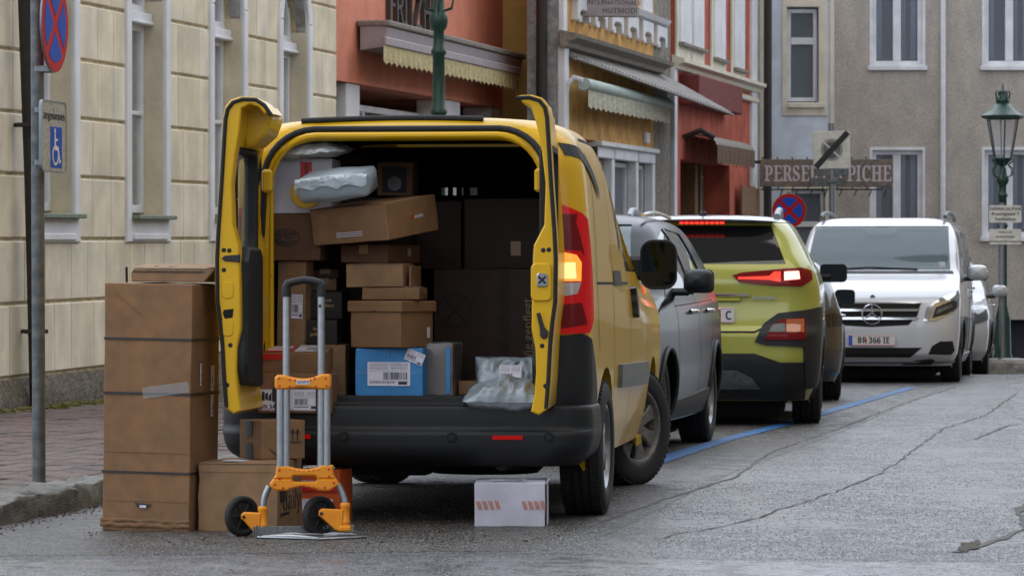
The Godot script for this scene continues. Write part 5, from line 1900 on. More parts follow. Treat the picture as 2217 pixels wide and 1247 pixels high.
func hatchback(o: Node3D, k: float, paint: Material, glass: Material, mir: Material, tail: Material) -> void:
	var B := Body.new(suv_rows(k))
	var wz := [-0.83 * k, -3.45 * k]
	var sc := func(w: Array) -> Array:
		return w.map(func(p): return [p[0] * k, p[1] * k])
	var body := car(o, B, paint, glass, wz, 0.325, [
		sc.call([[-0.98, 1.07], [-1.86, 1.045], [-1.86, 1.49], [-1.25, 1.46]]),
		sc.call([[-1.93, 1.04], [-2.82, 1.05], [-2.36, 1.42], [-1.93, 1.49]])],
		[["f", -0.62 * k, 1.08 * k], ["f", 0.62 * k, 1.08 * k], ["f", 0.50 * k, 1.51 * k], ["f", -0.50 * k, 1.51 * k]],
		[["r", -0.58 * k, 1.08 * k], ["r", 0.58 * k, 1.08 * k], ["r", 0.46 * k, 1.48 * k], ["r", -0.46 * k, 1.48 * k]], M.cabin, 0.75)
	for s in [1.0, -1.0]:
		for z in wz:
			wheel(o, Vector3(s * (0.86 * k - 0.105), 0.33, z), 0.33, 0.215, s, 5, M.rim, 0.0, 0.5)
		door_mirror(o, Vector3(s * 1.0 * k, 1.13 * k, -2.72 * k), Vector3(0.2, 0.155, 0.13), s, mir)
		obj("mirror_foot", bx(Vector3(0.16, 0.05, 0.06), 0.02, Vector3(s * 0.87 * k, 1.06 * k, -2.74 * k)), M.black_plastic, o)
		var g := MB.new()
		strip(B, g, sc.call([[-1.0, 1.03], [-1.02, 0.82], [-1.28, 0.62], [-1.3, 0.36]]), 0.008, 0.002, s)
		strip(B, g, sc.call([[-1.9, 1.5], [-1.9, 0.3]]), 0.008, 0.002, s)
		strip(B, g, sc.call([[-2.98, 1.0], [-3.0, 0.6], [-2.95, 0.3]]), 0.008, 0.002, s)
		strip(B, g, sc.call([[-0.85, 1.0], [-2.98, 0.97]]), 0.006, 0.001, s)
		obj("panel_gap", g, M.gap, body)
		var sl := MB.new()
		B.panel(sl, B.line([["s", -1.2 * k, 0.24 * k], ["s", -3.05 * k, 0.24 * k], ["s", -3.05 * k, 0.36 * k], ["s", -1.2 * k, 0.40 * k]], s), [], 0.012, 0.012)
		obj("side_skirt", sl, M.black_plastic, body)
		for z in [-1.15, -2.1]:
			var h := MB.new()
			h.tube([B.at(B.su(z * k, 0.93 * k) * s, 0.93 * k), B.at(B.su((z - 0.03) * k, 0.93 * k) * s, 0.93 * k) + Vector3(s * 0.035, 0, 0), B.at(B.su((z - 0.2) * k, 0.93 * k) * s, 0.93 * k) + Vector3(s * 0.035, 0, 0), B.at(B.su((z - 0.23) * k, 0.93 * k) * s, 0.93 * k)], 0.014, 8)
			obj("door_handle", h, M.chrome, body)
		var tl := MB.new()
		B.panel(tl, B.line([["r", 0.5 * k, 0.82 * k], ["s", -0.26 * k, 0.82 * k], ["s", -0.32 * k, 0.93 * k], ["s", -0.16 * k, 0.97 * k], ["r", 0.55 * k, 0.94 * k]], s), [], 0.012, 0.012)
		obj("tail_lamp", tl, tail, o)
		var hl := MB.new()
		B.panel(hl, B.line([["f", 0.42 * k, 0.72 * k], ["f", 0.44 * k, 0.83 * k], ["f", 0.8 * k, 0.90 * k], ["s", -3.85 * k, 0.88 * k], ["s", -3.9 * k, 0.78 * k], ["f", 0.7 * k, 0.70 * k]], s), [], 0.01, 0.01)
		obj("headlamp", hl, M.headlamp, o)
	var gr := MB.new()
	B.panel(gr, B.line([["f", -0.4 * k, 0.68 * k], ["f", 0.4 * k, 0.68 * k], ["f", 0.4 * k, 0.8 * k], ["f", -0.4 * k, 0.8 * k]]), [], 0.008, 0.008)
	B.panel(gr, B.line([["f", -0.6 * k, 0.32 * k], ["f", 0.6 * k, 0.32 * k], ["f", 0.52 * k, 0.46 * k], ["f", -0.52 * k, 0.46 * k]]), [], 0.008, 0.008)
	obj("grille", gr, M.black_plastic, o)
	var ro := MB.new()
	for s in [1.0, -1.0]:
		var path := []
		for i in 9:
			var z := lerpf(-0.8, -2.2, i / 8.0) * k
			path.append(Vector3(s * 0.56 * k, (1.575 + 0.025 * sin(PI * i / 8.0)) * k, z))
		ro.tube(path, 0.014, 6)
	obj("roof_rail", ro, M.chrome, o)


func lime_crossover() -> void:
	var o := thing("lime_crossover", "lime green crossover with brake lights on, behind the grey car", "car", place(1.47, 0, -30.0, -4.8))
	var B := Body.new([
		[0.20, 0.84, -0.10, -4.1, 0.35], [0.36, 0.90, -0.01, -4.3, 0.33], [0.55, 0.918, 0.03, -4.35, 0.30], [0.70, 0.925, 0.03, -4.35, 0.28], [0.80, 0.93, -0.02, -4.32, 0.28],
		[1.0, 0.93, -0.05, -4.2, 0.28], [1.1, 0.92, -0.045, -3.9, 0.26], [1.18, 0.90, -0.06, -3.5, 0.25], [1.25, 0.86, -0.09, -3.2, 0.22], [1.4, 0.785, -0.21, -2.9, 0.2],
		[1.55, 0.70, -0.33, -2.6, 0.18], [1.61, 0.64, -0.39, -2.4, 0.2], [1.64, 0.52, -0.50, -2.2, 0.25], [1.655, 0.28, -0.75, -1.9, 0.15], [1.665, 0.0, -1.1, -1.6, 0.0]])
	var wz := [-0.83, -3.45]
	var body := car(o, B, M.lime, M.tint_glass, wz, 0.335, [
		[[-0.95, 1.22], [-1.9, 1.18], [-1.9, 1.55], [-1.2, 1.53]], [[-1.97, 1.18], [-2.95, 1.2], [-2.42, 1.5], [-1.97, 1.55]]],
		[["f", -0.62, 1.25], ["f", 0.62, 1.25], ["f", 0.54, 1.58], ["f", -0.54, 1.58]],
		[["r", -0.66, 1.265], ["r", 0.66, 1.265], ["r", 0.64, 1.32], ["r", 0.54, 1.575], ["r", -0.54, 1.575], ["r", -0.64, 1.32]], M.liner, 0.85)
	var rf := MB.new()
	B.panel(rf, PackedVector2Array([Vector2(-5, 1.592), Vector2(5, 1.592), Vector2(5, 1.664), Vector2(-5, 1.664)]), [], 0.004)
	obj("roof", rf, M.roof_silver, body)
	var sp := MB.new()
	sp.grid(24, 8, func(a: float, c: float) -> Vector3:
		var x := lerpf(-0.60, 0.60, a)
		var e := 1.0 - pow(absf(a * 2 - 1), 6.0)
		var t := c * TAU
		return Vector3(x, 1.618 - 0.05 * x * x + 0.026 * sin(t) * e, -0.36 + 0.11 * cos(t) * maxf(e, 0.05)), -1.0)
	obj("spoiler", sp, M.roof_silver, o)
	var bl := MB.new()
	for i in 9:
		bl.box(Vector3(-0.16 + i * 0.04, 1.588, -0.262), Vector3(0.032, 0.016, 0.02), 0.004)
	obj("high_brake_light", bl, M.brake, o)
	var wp := MB.new()
	wp.tube([B.at(B.ru(0.0, 1.27), 1.27) + Vector3(0, 0, 0.02), B.at(B.ru(-0.25, 1.29), 1.29) + Vector3(0, 0, 0.02), B.at(B.ru(-0.5, 1.33), 1.33) + Vector3(0, 0, 0.02)], 0.013, 6)
	obj("rear_wiper", wp, M.ink, o)
	# tail lamps, cladding lamps, bumper
	for s in [1.0, -1.0]:
		var tl := node("tail_lamp", o)
		var a := MB.new()
		B.panel(a, B.line([["r", 0.245, 1.175], ["r", 0.32, 1.195], ["r", 0.62, 1.222], ["r", 0.78, 1.232], ["s", -0.20, 1.21], ["s", -0.17, 1.14], ["r", 0.77, 1.09], ["r", 0.55, 1.098], ["r", 0.30, 1.12]], s), [], 0.014, 0.014)
		obj("red_lens", a, M.lens_red_deep, tl)
		var c := MB.new()
		B.panel(c, B.line([["r", 0.29, 1.158], ["r", 0.53, 1.166], ["r", 0.57, 1.2], ["r", 0.62, 1.2], ["r", 0.62, 1.125], ["r", 0.53, 1.14], ["r", 0.29, 1.146]], s), [], 0.018, 0.004)
		obj("light_bar", c, M.brake, tl)
		var e := MB.new()
		B.panel(e, B.line([["r", 0.648, 1.135], ["r", 0.648, 1.2], ["r", 0.755, 1.205], ["r", 0.765, 1.145]], s), [], 0.018, 0.004)
		obj("brake_light", e, M.brake_hot, tl)
		var cl := MB.new()
		B.panel(cl, B.line([["r", 0.42, 0.66], ["r", 0.49, 0.80], ["r", 0.60, 0.88], ["r", 0.80, 0.905], ["s", -0.25, 0.93], ["s", -0.42, 0.90], ["s", -0.46, 0.70], ["s", -0.44, 0.3], ["r", 0.80, 0.3], ["r", 0.80, 0.62], ["r", 0.50, 0.635]], s), [], 0.018, 0.02)
		obj("cladding", cl, M.black_plastic, body)
		var lf := MB.new()
		B.panel(lf, B.line([["r", 0.50, 0.675], ["r", 0.55, 0.775], ["r", 0.62, 0.83], ["r", 0.80, 0.845], ["r", 0.805, 0.68]], s), [], 0.028, 0.012)
		obj("rear_cluster", lf, M.lens_red_deep, o)
		var lf2 := MB.new()
		B.panel(lf2, B.line([["r", 0.665, 0.725], ["r", 0.665, 0.83], ["r", 0.79, 0.835], ["r", 0.79, 0.725]], s), [], 0.032, 0.004)
		obj("indicator_lens", lf2, M.amber_off, o)
		var lf3 := MB.new()
		B.panel(lf3, B.line([["r", 0.53, 0.725], ["r", 0.565, 0.785], ["r", 0.655, 0.80], ["r", 0.655, 0.725]], s), [], 0.032, 0.004)
		obj("reversing_lens", lf3, M.steel, o)
		var ac := MB.new()
		for z in wz:
			var pts := []
			for i in 13:
				var t := PI * i / 12
				pts.append(["s", z + 0.39 * cos(t), 0.32 + 0.39 * sin(t)])
			for i in 13:
				var t := PI - PI * i / 12
				pts.append(["s", z + 0.47 * cos(t), maxf(0.24, 0.32 + 0.47 * sin(t))])
			B.panel(ac, B.line(pts, s), [], 0.014, 0.02)
		B.panel(ac, B.line([["s", -1.25, 0.22], ["s", -3.05, 0.22], ["s", -3.05, 0.42], ["s", -1.25, 0.42]], s), [], 0.012, 0.012)
		obj("side_cladding", ac, M.black_plastic, body)
		for z in wz:
			wheel(o, Vector3(s * 0.815, 0.335, z), 0.335, 0.225, s, 5, M.rim, 0.0, 0.5)
		door_mirror(o, Vector3(s * 1.03, 1.2, -2.75), Vector3(0.23, 0.155, 0.14), s, M.black_plastic)
		obj("mirror_foot", bx(Vector3(0.18, 0.05, 0.06), 0.02, Vector3(s * 0.93, 1.17, -2.77)), M.black_plastic, o)
		var rr := MB.new()
		var path := []
		for i in 13:
			var t := i / 12.0
			path.append(Vector3(s * (0.585 + 0.01 * sin(PI * t)), 1.60 + 0.105 * pow(sin(PI * clampf(t, 0.02, 0.98)), 0.35), lerpf(-0.55, -2.3, t)))
		rr.tube(path, 0.028, 8)
		obj("roof_rail", rr, M.galv, o)
		var g := MB.new()
		strip(B, g, [[-0.95, 1.16], [-0.98, 0.9], [-1.25, 0.7], [-1.28, 0.4]], 0.008, 0.002, s)
		strip(B, g, [[-1.93, 1.6], [-1.93, 0.3]], 0.008, 0.002, s)
		obj("panel_gap", g, M.gap, body)
	var bp := MB.new()
	B.panel(bp, B.line([["r", -0.80, 0.21], ["r", 0.80, 0.21], ["r", 0.83, 0.50], ["r", 0.62, 0.50], ["r", 0.42, 0.57], ["r", -0.42, 0.57], ["r", -0.62, 0.50], ["r", -0.83, 0.50]]), [], 0.012, 0.014)
	obj("lower_bumper", bp, M.black_plastic, body)
	var sk := MB.new()
	B.panel(sk, B.line([["r", -0.46, 0.30], ["r", 0.46, 0.30], ["r", 0.40, 0.38], ["r", 0.28, 0.44], ["r", -0.28, 0.44], ["r", -0.40, 0.38]]), [], 0.022, 0.012)
	obj("skid_plate", sk, M.steel, body)
	var hg := MB.new()
	for i in 2:
		var s := 1.0 if i == 0 else -1.0
		var pts := [[0.0, 0.735], [0.42, 0.735], [0.47, 0.76]]
		for j in 2:
			var p := Vector2(pts[j][0], pts[j][1])
			var q := Vector2(pts[j + 1][0], pts[j + 1][1])
			var n := Vector2(0, 0.007)
			var f := []
			for c in [p - n, q - n, q + n, p + n]:
				var u: float = B.ru(c.x * s, c.y)
				f.append(B.at(u, c.y) + B.nrm(u, c.y) * 0.003)
			hg.face(f, Vector3.BACK)
	obj("tailgate_gap", hg, M.gap, body)
	obj("handle_strip", bx(Vector3(0.76, 0.028, 0.02), 0.008, Vector3(-0.0, 1.022, -0.035)), M.chrome, o)
	obj("plate_recess", bx(Vector3(0.62, 0.03, 0.03), 0.01, Vector3(0, 0.985, -0.04)), M.lime, o)
	plate(o, Transform3D(Basis(), Vector3(0.0, 0.865, -0.012)), "C")
	text(o, "KONA", 0.028, M.chrome, Transform3D(Basis(Vector3.UP, 0.06), Vector3(0.49, 1.0, -0.035)), 0.006, "Droid Sans", 700, 1.7)
	var an := MB.new()
	an.lathe([Vector2(0.03, 0), Vector2(0.028, 0.03), Vector2(0.0, 0.045)], 12, place(0.0, 1.645, -0.55))
	an.tube([Vector3(0.0, 1.66, -0.55), Vector3(0.0, 1.95, -0.38)], 0.006, 6)
	obj("aerial", an, M.ink, o)


func white_minivan() -> void:
	var o := thing("white_minivan", "white passenger van facing the camera, with a star on its black grille", "van", place(4.79, -0.01, -47.84, 171.1))
	var B := Body.new([
		[0.20, 0.86, -0.1, -4.9, 0.35], [0.35, 0.93, -0.03, -5.08, 0.4], [0.6, 0.955, 0.0, -5.1, 0.42], [0.9, 0.96, 0.0, -5.03, 0.42], [1.03, 0.95, 0.0, -4.88, 0.4],
		[1.14, 0.94, 0.0, -4.5, 0.34], [1.24, 0.92, -0.01, -4.12, 0.26], [1.5, 0.885, -0.03, -3.76, 0.2], [1.7, 0.84, -0.06, -3.47, 0.18], [1.8, 0.79, -0.1, -3.28, 0.18],
		[1.86, 0.70, -0.2, -3.0, 0.2], [1.885, 0.52, -0.35, -2.8, 0.2], [1.9, 0.0, -1.0, -2.0, 0.0]])
	B.bow_r = 0.02
	var wz := [-0.95, -4.15]
	var body := car(o, B, M.car_white, M.windscreen, wz, 0.34, [
		[[-0.35, 1.22], [-1.5, 1.22], [-1.5, 1.72], [-0.4, 1.7]], [[-1.6, 1.22], [-2.55, 1.22], [-2.55, 1.72], [-1.6, 1.72]], [[-2.68, 1.2], [-3.6, 1.2], [-3.28, 1.6], [-3.02, 1.72], [-2.68, 1.72]]],
		[["f", -0.82, 1.27], ["f", 0.82, 1.27], ["f", 0.765, 1.78], ["f", -0.765, 1.78]], [["r", -0.65, 1.2], ["r", 0.65, 1.2], ["r", 0.6, 1.7], ["r", -0.6, 1.7]], M.cabin_pale, 1.0)
	var wp := MB.new()
	wp.tube([B.at(B.fu(0.55, 1.275), 1.275) + Vector3(0, 0.0, -0.02), B.at(B.fu(0.1, 1.30), 1.30) + Vector3(0, 0.0, -0.02), B.at(B.fu(-0.45, 1.28), 1.28) + Vector3(0, 0.0, -0.02)], 0.012, 6)
	obj("wiper", wp, M.ink, o)
	var cw := MB.new()
	B.panel(cw, B.line([["f", -0.86, 1.225], ["f", 0.86, 1.225], ["f", 0.84, 1.26], ["f", -0.84, 1.26]]), [], 0.004, 0.004)
	obj("cowl", cw, M.black_plastic, body)
	var mh := MB.new()
	B.panel(mh, B.line([["f", -0.15, 1.70], ["f", 0.15, 1.70], ["f", 0.2, 1.775], ["f", -0.2, 1.775]]), [], -0.02, 0.03)
	obj("mirror_housing", mh, M.cabin, o)
	var gr := node("grille", o)
	var g0 := MB.new()
	B.panel(g0, B.line([["f", -0.40, 0.655], ["f", 0.0, 0.635], ["f", 0.40, 0.655], ["f", 0.50, 0.76], ["f", 0.53, 0.89], ["f", -0.53, 0.89], ["f", -0.50, 0.76]]), [], 0.004, 0.01)
	obj("opening", g0, M.gap, gr)
	var gs := MB.new()
	for y in [0.815, 0.725]:
		B.panel(gs, B.line([["f", -0.50, y - 0.012], ["f", 0.50, y - 0.012], ["f", 0.51, y + 0.014], ["f", -0.51, y + 0.014]]), [], 0.022, 0.02)
	obj("slat", gs, M.chrome, gr)
	var gf := MB.new()
	B.panel(gf, B.line([["f", -0.545, 0.89], ["f", 0.545, 0.89], ["f", 0.54, 0.905], ["f", -0.54, 0.905]]), [], 0.014, 0.014)
	obj("grille_frame", gf, M.chrome, gr)
	var st := MB.new()
	var X := on_front(B, 0.0, 0.775, 0.035)
	ring(st, circle(0.118, 36), circle(0.098, 36), -0.02, 0.0, X, 0.006)
	for i in 3:
		var a := PI / 2 + TAU * i / 3
		var d := Vector2.from_angle(a)
		var n := Vector2(-d.y, d.x)
		st.prism(PackedVector2Array([n * 0.024 - d * 0.014, d * 0.1 + n * 0.003, d * 0.1 - n * 0.003, -n * 0.024 - d * 0.014]), -0.012, 0.004, X, 0.003)
	obj("star_badge", st, M.chrome, gr)
	obj("hood_emblem", MB.new().prism(circle(0.028, 20), -0.01, 0.004, on_front(B, 0.0, 0.965, 0.004)), M.steel, o)
	plate(o, on_front(B, 0.0, 0.487, 0.02), "BR 366 IE")
	var lg := MB.new()
	B.panel(lg, B.line([["f", -0.42, 0.30], ["f", 0.42, 0.30], ["f", 0.55, 0.405], ["f", -0.55, 0.405]]), [], 0.005, 0.01)
	obj("lower_grille", lg, M.gap, o)
	var sb := MB.new()
	B.panel(sb, B.line([["f", -0.9, 0.235], ["f", 0.9, 0.235], ["f", 0.9, 0.255], ["f", -0.9, 0.255]]), [], 0.012, 0.012)
	obj("splitter", sb, M.galv, body)
	for s in [1.0, -1.0]:
		var hl := node("headlamp", o)
		var h0 := MB.new()
		B.panel(h0, B.line([["f", 0.565, 0.70], ["f", 0.60, 0.85], ["f", 0.75, 0.955], ["f", 0.925, 1.03], ["f", 0.945, 0.99], ["f", 0.943, 0.86], ["f", 0.87, 0.79], ["f", 0.70, 0.705]], s), [], 0.008, 0.01)
		obj("lens", h0, M.chrome, hl)
		var h1 := MB.new()
		B.panel(h1, B.line([["f", 0.66, 0.73], ["f", 0.70, 0.85], ["f", 0.88, 0.93], ["f", 0.92, 0.90], ["f", 0.91, 0.84], ["f", 0.82, 0.775]], s), [], 0.012, 0.004)
		obj("reflector_unit", h1, M.ink, hl)
		var h2 := MB.new()
		B.panel(h2, B.line([["f", 0.70, 0.775], ["f", 0.72, 0.825], ["f", 0.86, 0.885], ["f", 0.87, 0.85]], s), [], 0.018, 0.006)
		obj("light_unit", h2, M.steel, hl)
		var fg := MB.new()
		B.panel(fg, B.line([["f", 0.62, 0.335], ["f", 0.66, 0.42], ["f", 0.75, 0.475], ["f", 0.88, 0.475], ["f", 0.90, 0.37], ["f", 0.86, 0.325]], s), [], 0.005, 0.01)
		obj("fog_recess", fg, M.gap, o)
		for z in wz:
			wheel(o, Vector3(s * 0.83, 0.335, z), 0.335, 0.225, s, 5, M.rim, 0.0, 0.5)
		door_mirror(o, Vector3(s * 1.10, 1.24, -3.25), Vector3(0.24, 0.18, 0.16), s, M.car_white)
		obj("mirror_foot", bx(Vector3(0.2, 0.05, 0.08), 0.02, Vector3(s * 0.97, 1.17, -3.27)), M.black_plastic, o)
		var g := MB.new()
		strip(B, g, [[-1.55, 1.78], [-1.55, 0.3]], 0.009, 0.002, s)
		strip(B, g, [[-2.62, 1.78], [-2.62, 0.3]], 0.009, 0.002, s)
		strip(B, g, [[-3.65, 1.14], [-3.62, 0.3]], 0.009, 0.002, s)
		strip(B, g, [[-0.4, 1.02], [-2.6, 1.02]], 0.012, 0.002, s)
		obj("panel_gap", g, M.gap, body)
		var sl := MB.new()
		B.panel(sl, B.line([["s", -1.4, 0.21], ["s", -3.7, 0.21], ["s", -3.7, 0.31], ["s", -1.4, 0.31]], s), [], 0.01, 0.01)
		obj("side_sill", sl, M.galv, body)
		for z in [-1.75, -2.75]:
			obj("door_handle", MB.new().tube([B.at(B.su(z, 1.06) * s, 1.06) + Vector3(s * 0.03, 0, 0), B.at(B.su(z - 0.2, 1.06) * s, 1.06) + Vector3(s * 0.03, 0, 0)], 0.016, 8), M.chrome, body)
		var rr := MB.new()
		var path := []
		for i in 13:
			var t := i / 12.0
			path.append(Vector3(s * 0.72, 1.845 + 0.11 * pow(sin(PI * clampf(t, 0.015, 0.985)), 0.3), lerpf(-0.5, -3.05, t)))
		rr.tube(path, 0.025, 8)
		obj("roof_rail", rr, M.steel, o)
	obj("sticker", MB.new().prism(rect(-0.035, -0.035, 0.035, 0.035), 0.0, 0.001, on_front(B, -0.72, 1.33, 0.0)), M.paper, o)


func other_cars() -> void:
	var a := thing("grey_suv", "dark grey metallic car facing the camera, close in front of the yellow van", "car", place(0.695, 0, -28.1, 170.4))
	hatchback(a, 1.0, M.suv_grey, M.car_glass, M.black_plastic, M.lens_red)
	lime_crossover()
	var c := thing("violet_grey_car", "dark violet grey car mostly hidden ahead of the lime green car", "car", place(2.36, 0, -36.1, -2.5))
	hatchback(c, 0.86, M.dark_violet, M.car_glass, M.black_plastic, M.tint_glass)
	white_minivan()
	var w := thing("white_hatchback", "white car parked behind the white passenger van, only its mirror and front wheel showing", "car", place(5.75, -0.08, -52.7, 171.8))
	hatchback(w, 0.96, M.car_white, M.car_glass, M.car_white, M.lens_red)


# ---------- parcels ----------
var label_mats := []


func make_labels() -> void:
	for k in 5:
		var im := Image.create(192, 144, false, Image.FORMAT_RGB8)
		im.fill(Color(0.84, 0.83, 0.88))
		var r := RandomNumberGenerator.new()
		r.seed = 40 + k
		var ink := Color(0.12, 0.12, 0.15)
		for i in 10:
			# lines of small print
			var x := 8 + (96 if i % 2 else 0)
			var y := 8 + (i / 2) * 9
			while x < (88 if i % 2 == 0 else 180):
				var w := r.randi_range(2, 9)
				im.fill_rect(Rect2i(x, y, w, 3), ink.lerp(Color(0.5, 0.5, 0.55), r.randf() * 0.6))
				x += w + 2
		var bx0 := 12 + 60 * (k % 2)
		var x := bx0
		while x < bx0 + 105:
			var w := r.randi_range(1, 4)
			im.fill_rect(Rect2i(x, 62, w, 44), ink)
			x += w + r.randi_range(1, 3)
		im.fill_rect(Rect2i(6, 56, 180, 1), ink)
		im.fill_rect(Rect2i(6, 112, 180, 2), ink)
		x = 10
		while x < 120:
			var w := r.randi_range(4, 12)
			im.fill_rect(Rect2i(x, 120, w, 7), ink)
			x += w + 3
		im.fill_rect(Rect2i(138, 118, 40, 18), ink)
		im.generate_mipmaps()
		var m := mk(Color.WHITE, 0.55)
		m.albedo_texture = ImageTexture.create_from_image(im)
		label_mats.append(m)


func decal(parent: Node, w: float, h: float, m: Material, X: Transform3D, called := "label") -> MeshInstance3D:
	var mb := MB.new()
	var z := 0.0012
	mb.face([X * Vector3(-w / 2, -h / 2, z), X * Vector3(w / 2, -h / 2, z), X * Vector3(w / 2, h / 2, z), X * Vector3(-w / 2, h / 2, z)], X.basis.z, [Vector2(0, 1), Vector2(1, 1), Vector2(1, 0), Vector2(0, 0)])
	var c := [Vector2(-w / 2, -h / 2), Vector2(w / 2, -h / 2), Vector2(w / 2, h / 2), Vector2(-w / 2, h / 2)]
	for i in 4:
		var p: Vector2 = c[i]
		var q: Vector2 = c[(i + 1) % 4]
		mb.face([X * Vector3(p.x, p.y, 0), X * Vector3(q.x, q.y, 0), X * Vector3(q.x, q.y, z), X * Vector3(p.x, p.y, z)], X.basis * Vector3(p.x + q.x, p.y + q.y, 0))
	return obj(called, mb, m, parent)


func carton_mesh(s: Vector3, sd: float, amt := 0.0025, r := 0.005, bulge := 0.003) -> MB:
	var mb := MB.new()
	var h := s / 2.0
	var rr := minf(r, minf(h.x, minf(h.y, h.z)) * 0.4)
	for ax in 3:
		for sg in [-1.0, 1.0]:
			var ia := (ax + 1) % 3
			var ib := (ax + 2) % 3
			var la := []
			var lb := []
			for k in 9:
				var t := [0.0, 0.5, 1.0, 2.4, 4.0, 5.6, 7.0, 7.5, 8.0][k] as float
				var f := func(hh: float) -> float:
					if t <= 1.0:
						return -hh + rr * t
					if t >= 7.0:
						return hh - rr * (8.0 - t)
					return lerpf(-hh + rr, hh - rr, (t - 1.0) / 6.0)
				la.append(f.call(h[ia]))
				lb.append(f.call(h[ib]))
			mb.grid(8, 8, func(a: float, b: float) -> Vector3:
				var p := Vector3.ZERO
				p[ax] = sg * h[ax]
				p[ia] = la[roundi(a * 8)]
				p[ib] = lb[roundi(b * 8)]
				var inn := p.clamp(-(h - Vector3(rr, rr, rr)), h - Vector3(rr, rr, rr))
				var d := p - inn
				p = inn + d.normalized() * rr
				var e := p * 7.0 + Vector3(sd, sd * 1.7, sd * 0.6)
				p += Vector3(wob.get_noise_3dv(e), wob.get_noise_3dv(e + Vector3(31, 7, 3)), wob.get_noise_3dv(e + Vector3(5, 51, 9))) * amt * 2.0
				p[ax] += sg * bulge * (1.0 - pow(la[roundi(a * 8)] / h[ia], 2.0)) * (1.0 - pow(lb[roundi(b * 8)] / h[ib], 2.0))
				return p + Vector3(0, h.y, 0), sg)
	return mb


# o: tape ("x"/"z" along the top, tm material), amt, label etc. Returns the thing; the carton stands on its base
func carton(called: String, label: String, s: Vector3, X: Transform3D, m: Material, o := {}) -> Node3D:
	var t := thing(called, label, o.get("cat", "cardboard box"), X, o.get("group", ""))
	var sd := float(called.hash() % 97) + s.x * 50.0 + s.y * 31.0
	obj("carton", carton_mesh(s, sd, o.get("amt", 0.0022)), m, t)
	var tm: Material = o.get("tm", M.tape_brown)
	var e := 0.0048
	if o.get("tape", "") == "z":
		obj("tape", bx(Vector3(0.05, 0.0012, s.z - 0.004), 0.0, Vector3(0, s.y + e * 0.9, 0)), tm, t)
		obj("tape", bx(Vector3(0.05, minf(0.07, s.y * 0.5), 0.0012), 0.0, Vector3(0, s.y - minf(0.07, s.y * 0.5) / 2, s.z / 2 + e)), tm, t)
	elif o.get("tape", "") == "x":
		obj("tape", bx(Vector3(s.x - 0.004, 0.0012, 0.05), 0.0, Vector3(0, s.y + e * 0.9, 0)), tm, t)
		obj("tape", bx(Vector3(0.0012, minf(0.07, s.y * 0.5), 0.05), 0.0, Vector3(s.x / 2 + e, s.y - minf(0.07, s.y * 0.5) / 2, 0)), tm, t)
	if o.has("seam"):
		# the slot between two closing flaps
		obj("flap_seam", bx(Vector3(s.x - 0.01, 0.0025, 0.001), 0.0, Vector3(0, s.y * o.seam, s.z / 2 + e)), M.strap, t)
	return t


func front_at(s: Vector3, x: float, y: float, off := 0.0052) -> Transform3D:
	return Transform3D(Basis(), Vector3(x, y, s.z / 2 + off))


func right_at(s: Vector3, z: float, y: float, off := 0.0052) -> Transform3D:
	return Transform3D(Basis(Vector3.UP, PI / 2), Vector3(s.x / 2 + off, y, z))


# a soft mailing bag lying on its base: half sizes w, d and thickness h
func mailer(w: float, h: float, d: float, sd: float, fold := 0.02, n := 44, flat := 3.0) -> MB:
	var mb := MB.new()
	var nz := FastNoiseLite.new()
	nz.seed = int(sd)
	nz.frequency = 1.0
	nz.fractal_type = FastNoiseLite.FRACTAL_RIDGED
	nz.fractal_octaves = 3
	for side in [1.0, -1.0]:
		mb.grid(n, n, func(a: float, b: float) -> Vector3:
			var u := a * 2.0 - 1.0
			var v := b * 2.0 - 1.0
			var k := pow(maxf(0.0, 1.0 - pow(absf(u), flat)), 0.55) * pow(maxf(0.0, 1.0 - pow(absf(v), flat)), 0.55)
			var x := u * w / 2 * (1.0 - 0.06 * (1.0 - absf(v)))
			var z := v * d / 2 * (1.0 - 0.05 * (1.0 - absf(u)))
			var f: float = nz.get_noise_3d(x * 3.6 + z * 1.5 + sd, side * 3.0, z * 2.2) * fold * 1.2 + nz.get_noise_3d(x * 11 + sd, side, z * 6 + 4) * fold * 0.22
			var y: float = (side * 0.5 * h + f * (1.0 if side > 0 else 0.25)) * k + wob.get_noise_2d(x * 9 + sd, z * 9) * 0.012
			return Vector3(x + f * 0.4, y, z + f * 0.3), -side)
	return mb


